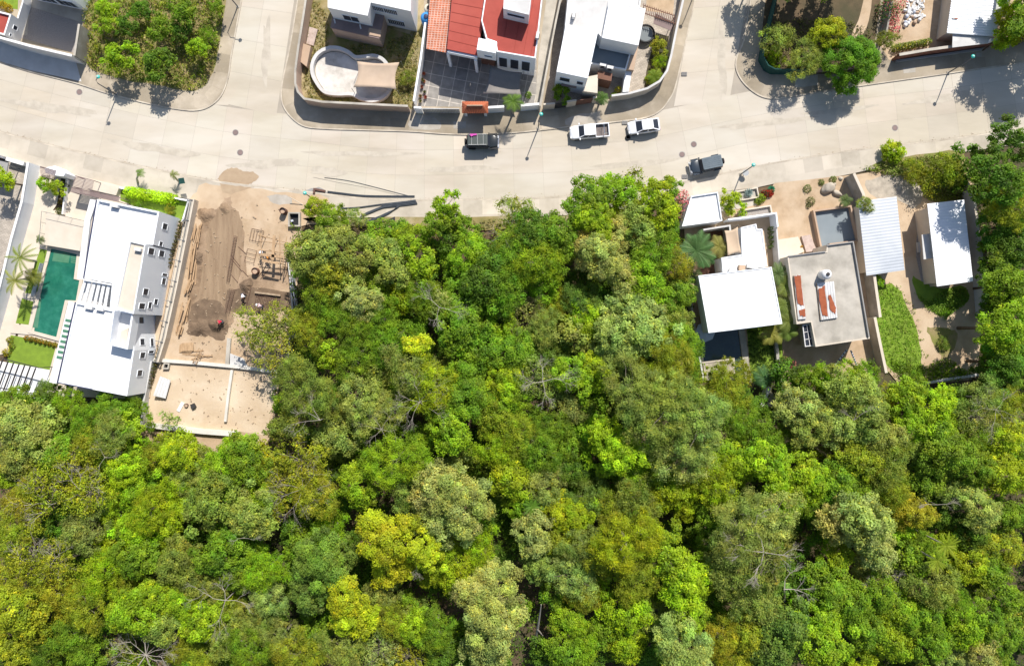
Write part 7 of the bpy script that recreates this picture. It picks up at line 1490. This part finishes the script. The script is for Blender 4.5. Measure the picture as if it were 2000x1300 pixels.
deadtree(858, 600, 10, 2.6, 4, 'bare white barked tree in the middle of the upper forest', 1, thick=.10); deadtree(1060, 745, 10, 3, 5, 'bare grey branched tree below the dark bluish bush near the centre', 2, thick=.12)
deadtree(1492, 1078, 13.2, 3.6, 5, 'white forked branch sticking out of the huge feathery grey tree', 3, thick=.16, lift=.15); deadtree(1532, 1150, 10, 3.4, 3, 'bare pale tree with a long trunk below the huge feathery grey tree', 4, bpx=(1532, 1185), thick=.2, a0=.2, spread=2.5)
deadtree(55, 1100, 9, 2.8, 4, 'leafless white forked tree at the far left of the forest', 5, thick=.12, a0=.8, spread=2.5); deadtree(98, 1105, 9, 2.6, 4, 'second leafless white tree right of the one at the far left', 6, thick=.11, a0=.8, spread=2.5)
deadtree(155, 955, 9, 3, 4, 'leafless pale tree in the mustard crowns below the villa', 7, thick=.11, a0=.5, spread=3); deadtree(100, 985, 9, 3.4, 4, 'long pale bare branches left of the leafless pale tree below the villa', 8, thick=.12, a0=2.6, spread=2)
deadtree(205, 893, 8, 2, 4, 'white bare twigs between green crowns below the villa', 9, thick=.07); deadtree(440, 1172, 8.5, 3.3, 5, 'fallen white branch with fine twigs in the lower left forest', 10, thick=.12, lift=.1, nm='fallen_branch'); deadtree(285, 1278, 6, 3.4, 13, 'tangle of bare grey dead branches at the bottom left', 11, thick=.12, lift=.25); deadtree(475, 1050, 9, 1.8, 3, 'thin white forked twig left of the pale olive crown', 12, thick=.07)
deadtree(590, 955, 9.5, 3, 7, 'bare twigs over the mustard crown left of the forest centre', 13, thick=.07); deadtree(745, 838, 9, 2.3, 6, 'pale bare twigs in the middle of the left forest', 14, thick=.07); deadtree(820, 785, 10, 3, 7, 'grey brown bare twigs right of the pale bare twigs', 15, mt='barkgrey', thick=.08); deadtree(625, 820, 10.5, 3, 4, 'long pale branch lying over the broad dull olive tree', 16, thick=.1, lift=.02, a0=2.2, spread=1.2)
deadtree(1668, 820, 9.5, 2.2, 4, 'bare forked twigs between the grey crowns on the right', 17, thick=.07, a0=.8, spread=2); deadtree(1945, 800, 9, 2.6, 6, 'bare silver twigs at the right side of the forest', 18, thick=.06); deadtree(1830, 985, 8.5, 1.8, 3, 'bare pale twig above the two star shaped palms', 19, thick=.08); deadtree(1725, 1140, 7.5, 2, 7, 'grey brown bare twigs below the tan flowered tree', 20, thick=.06); deadtree(1475, 905, 9, 1.6, 3, 'white bare stub left of the bright crowns', 21, thick=.08, a0=1, spread=1.5); deadtree(815, 1100, 9, 1.6, 3, 'dark bare twig beside the large yellow tree', 22, thick=.07, a0=-2, spread=1)
deadtree(1000, 460, 7.5, 2.4, 5, 'bare grey bush between the green crowns at the top of the forest', 23, thick=.05); deadtree(1010, 600, 7, 2.6, 9, 'brown bare thicket in the dark gap near the forest centre', 24, mt='barkbrown', thick=.06); deadtree(1570, 870, 7, 2, 7, 'brown bare thicket in the right forest', 25, mt='barkbrown', thick=.05)
m_ = MB(); m_.tube([(*W(1043, 1266), .2), (*W(1048, 1240, 2.5), 2.5), (*W(1052, 1215, 5), 5), (*W(1057, 1180, 8), 8)], [.27, .20, .15, .06], 9); m_.tube([(*W(1050, 1228, 4), 4), (*W(1060, 1240, 3.2), 3.2), (*W(1068, 1252, 2), 2)], [.1, .07, .04], 6); solo('bare_snag', m_, M['barkgrey'], 'thick bare leaning trunk in the dark gap at the bottom centre', 'tree trunk')
# ---- understory, grass: uncountable
def scatter(name, poly, n, hlo, hhi, size, cols, label_kind='stuff', seed=0, clumpn=5, spread=.35, avoid=None, col=(.06, .11, .02)):
    global RNG; RNG = np.random.default_rng(seed); rr = random.Random(seed); P = WL(poly); xs = [p[0] for p in P]; ys = [p[1] for p in P]; pts = []; tn = []
    while len(pts) < n:
        x = rr.uniform(min(xs), max(xs)); y = rr.uniform(min(ys), max(ys))
        if not inside(P, x, y): continue
        if avoid and any(inside(a, x, y) for a in avoid): continue
        pts.append((x, y, rr.uniform(hlo, hhi)*(1 if rr.random() > .2 else 1.6))); tn.append(cols[rr.randrange(len(cols))])
    base_ = np.repeat(np.array(pts), clumpn, axis=0); t3 = np.repeat(np.array(tn), clumpn, axis=0); N_ = len(base_); off = unit(N_)*spread; off[:, 2] *= .6
    Q = base_+off*RNG.uniform(.2, 1.2, (N_, 1)); Q[:, 2] = np.maximum(Q[:, 2], .14); N0 = off/spread+np.array([0, 0, .8])
    me = leaves_mesh(name, Q, N0, size*RNG.uniform(.5, 1.4, N_), np.clip(RNG.normal(1, .25, N_), .4, 1.8), jitter=.6, asp=.5, tint=t3/np.array(col)); o = bpy.data.objects.new(name, me); COL.objects.link(o); o.color = (*col, 1); o['kind'] = 'stuff'; return o
FOREST = [(-80, 770), (110, 765), (270, 800), (285, 865), (400, 872), (520, 870), (545, 745), (575, 700), (575, 440), (700, 450), (840, 455), (1000, 455), (1150, 410), (1320, 395), (1345, 560), (1372, 740), (1480, 750), (1640, 745), (1760, 762), (1905, 745), (1925, 620), (1880, 340), (2080, 250), (2080, 1380), (-80, 1380)]
dc = [(.08, .16, .012), (.12, .22, .014), (.17, .26, .02), (.10, .13, .02)]
scatter('undergrowth', FOREST, 15000, .3, 2.6, .34, dc, seed=31, clumpn=7, spread=.55)
scatter('undergrowth', [(600, 428), (700, 432), (830, 440), (900, 432), (1120, 430), (1140, 470), (900, 480), (640, 470)], 500, .15, .6, .24, [(.2, .2, .05), (.26, .2, .07), (.11, .15, .03)], seed=32, clumpn=6, spread=.3)
scatter('weeds', [(165, -20), (172, 128), (192, 142), (250, 156), (305, 164), (375, 177), (402, 164), (421, 128), (428, 90), (440, -20)], 2600, .15, .8, .26, [(.17, .26, .02), (.24, .28, .03), (.33, .27, .10), (.30, .25, .08), (.12, .18, .015), (.28, .33, .02)], seed=33, clumpn=6, spread=.35)
scatter('grass', [(1702, 566), (1742, 556), (1772, 600), (1800, 690), (1790, 725), (1735, 722), (1712, 640)], 1100, .13, .20, .15, [(.22, .38, .03), (.26, .42, .03), (.17, .28, .02)], seed=34, clumpn=5, spread=.22)
scatter('grass', [(1786, 572), (1812, 590), (1836, 568), (1885, 562), (1888, 590), (1845, 618), (1810, 605)], 700, .14, .4, .2, [(.16, .28, .03), (.2, .3, .04)], seed=35, clumpn=5, spread=.22)
scatter('weeds', [(1680, 330), (1790, 308), (1870, 300), (1880, 392), (1815, 392), (1790, 355), (1735, 342)], 1300, .15, .7, .25, [(.18, .27, .03), (.24, .28, .05), (.3, .3, .1)], seed=37, clumpn=6, spread=.35)
scatter('weeds', [(1738, 700), (1800, 715), (1850, 700), (1900, 735), (1760, 752)], 600, .15, .6, .25, [(.2, .3, .02), (.14, .22, .02)], seed=38, clumpn=6, spread=.35)
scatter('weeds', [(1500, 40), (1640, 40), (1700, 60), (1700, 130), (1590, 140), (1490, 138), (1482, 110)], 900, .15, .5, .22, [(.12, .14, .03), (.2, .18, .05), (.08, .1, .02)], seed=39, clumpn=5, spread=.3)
scatter('dry_grass', [(806, 212), (640, 207), (604, 200), (592, 170), (604, 60), (612, -10), (640, 30), (645, 100), (820, 60)], 1900, .12, .28, .16, [(.26, .22, .05), (.2, .2, .05), (.34, .28, .1), (.13, .16, .03)], seed=40, clumpn=5, spread=.2, avoid=[rim, WL([(640, -60), (810, -60), (805, 60), (745, 90), (645, 75)])], col=(.2, .2, .06))
scatter('grass', [(1695, 555), (1748, 548), (1785, 600), (1812, 700), (1790, 738), (1728, 735), (1704, 640)], 420, .13, .3, .18, [(.2, .3, .03), (.26, .3, .06)], seed=44, clumpn=5, spread=.2)
scatter('grass', [(1458, 645), (1520, 640), (1520, 740), (1468, 742)], 700, .14, .3, .18, [(.05, .10, .015), (.08, .13, .02)], seed=41, clumpn=5, spread=.2)
# white sacks and rubbish pile in the top right yard
rr = random.Random(9)
for i in range(14):
    px, py = 1775+rr.uniform(-10, 22), 20+i*2.6+rr.uniform(-3, 3); x, y = W(px, py); m_ = MB(); m_.lathe(x, y, [(.12, .12), (.28, .2), (.26, .42), (.1, .55)], 9, rr.uniform(.7, 1.2), rr.uniform(.7, 1.2))
    solo('bag', m_, M[('white', 'white', 'umbrella', 'tan')[i % 4]], ('topmost', 'second', 'third', 'fourth', 'fifth', 'sixth', 'seventh', 'eighth', 'ninth', 'tenth', 'eleventh', 'twelfth', 'thirteenth', 'lowest')[i]+' bag from the top of the rubbish heap by the pink climber, '+('white', 'white', 'bluish', 'tan')[i % 4], 'bag', group='bags in the rubbish heap', smooth=True)
m_ = MB()
for k in range(90): px, py = 1785+rr.uniform(-14, 18), 8+rr.uniform(-10, 26); s_ = rr.uniform(.1, .3); m_.box(*W(px, py), .15+rr.uniform(0, .2), s_*2, s_, .06, rr.uniform(0, 3), rr.uniform(-.4, .4))
props(m_.build('rubble', M['oldmetal']), kind='stuff')
m_ = MB(); m_.tube([(*W(1762, 42), 1.6), (*W(1778, -4), 1.6)], .05, 5); solo('timber_pole', m_, M['frame'], 'thin white pole over the rubbish heap at the top right', 'pole')
# frayed bits of leaf litter and small stones on the street edges
m_ = MB(); rr = random.Random(77)
for k in range(500):
    px = rr.uniform(0, 2000); L_ = SK; i = next(j for j in range(1, len(L_)) if L_[j][0] > px); a, b = L_[i-1], L_[i]; u = (px-a[0])/(b[0]-a[0]); py = a[1]+(b[1]-a[1])*u-abs(rr.gauss(0, 3)); s_ = rr.uniform(.03, .09); m_.box(*W(px, py), .03, s_, s_*.8, .03, rr.uniform(0, 3))
props(m_.build('litter', M['wood2']), kind='stuff')
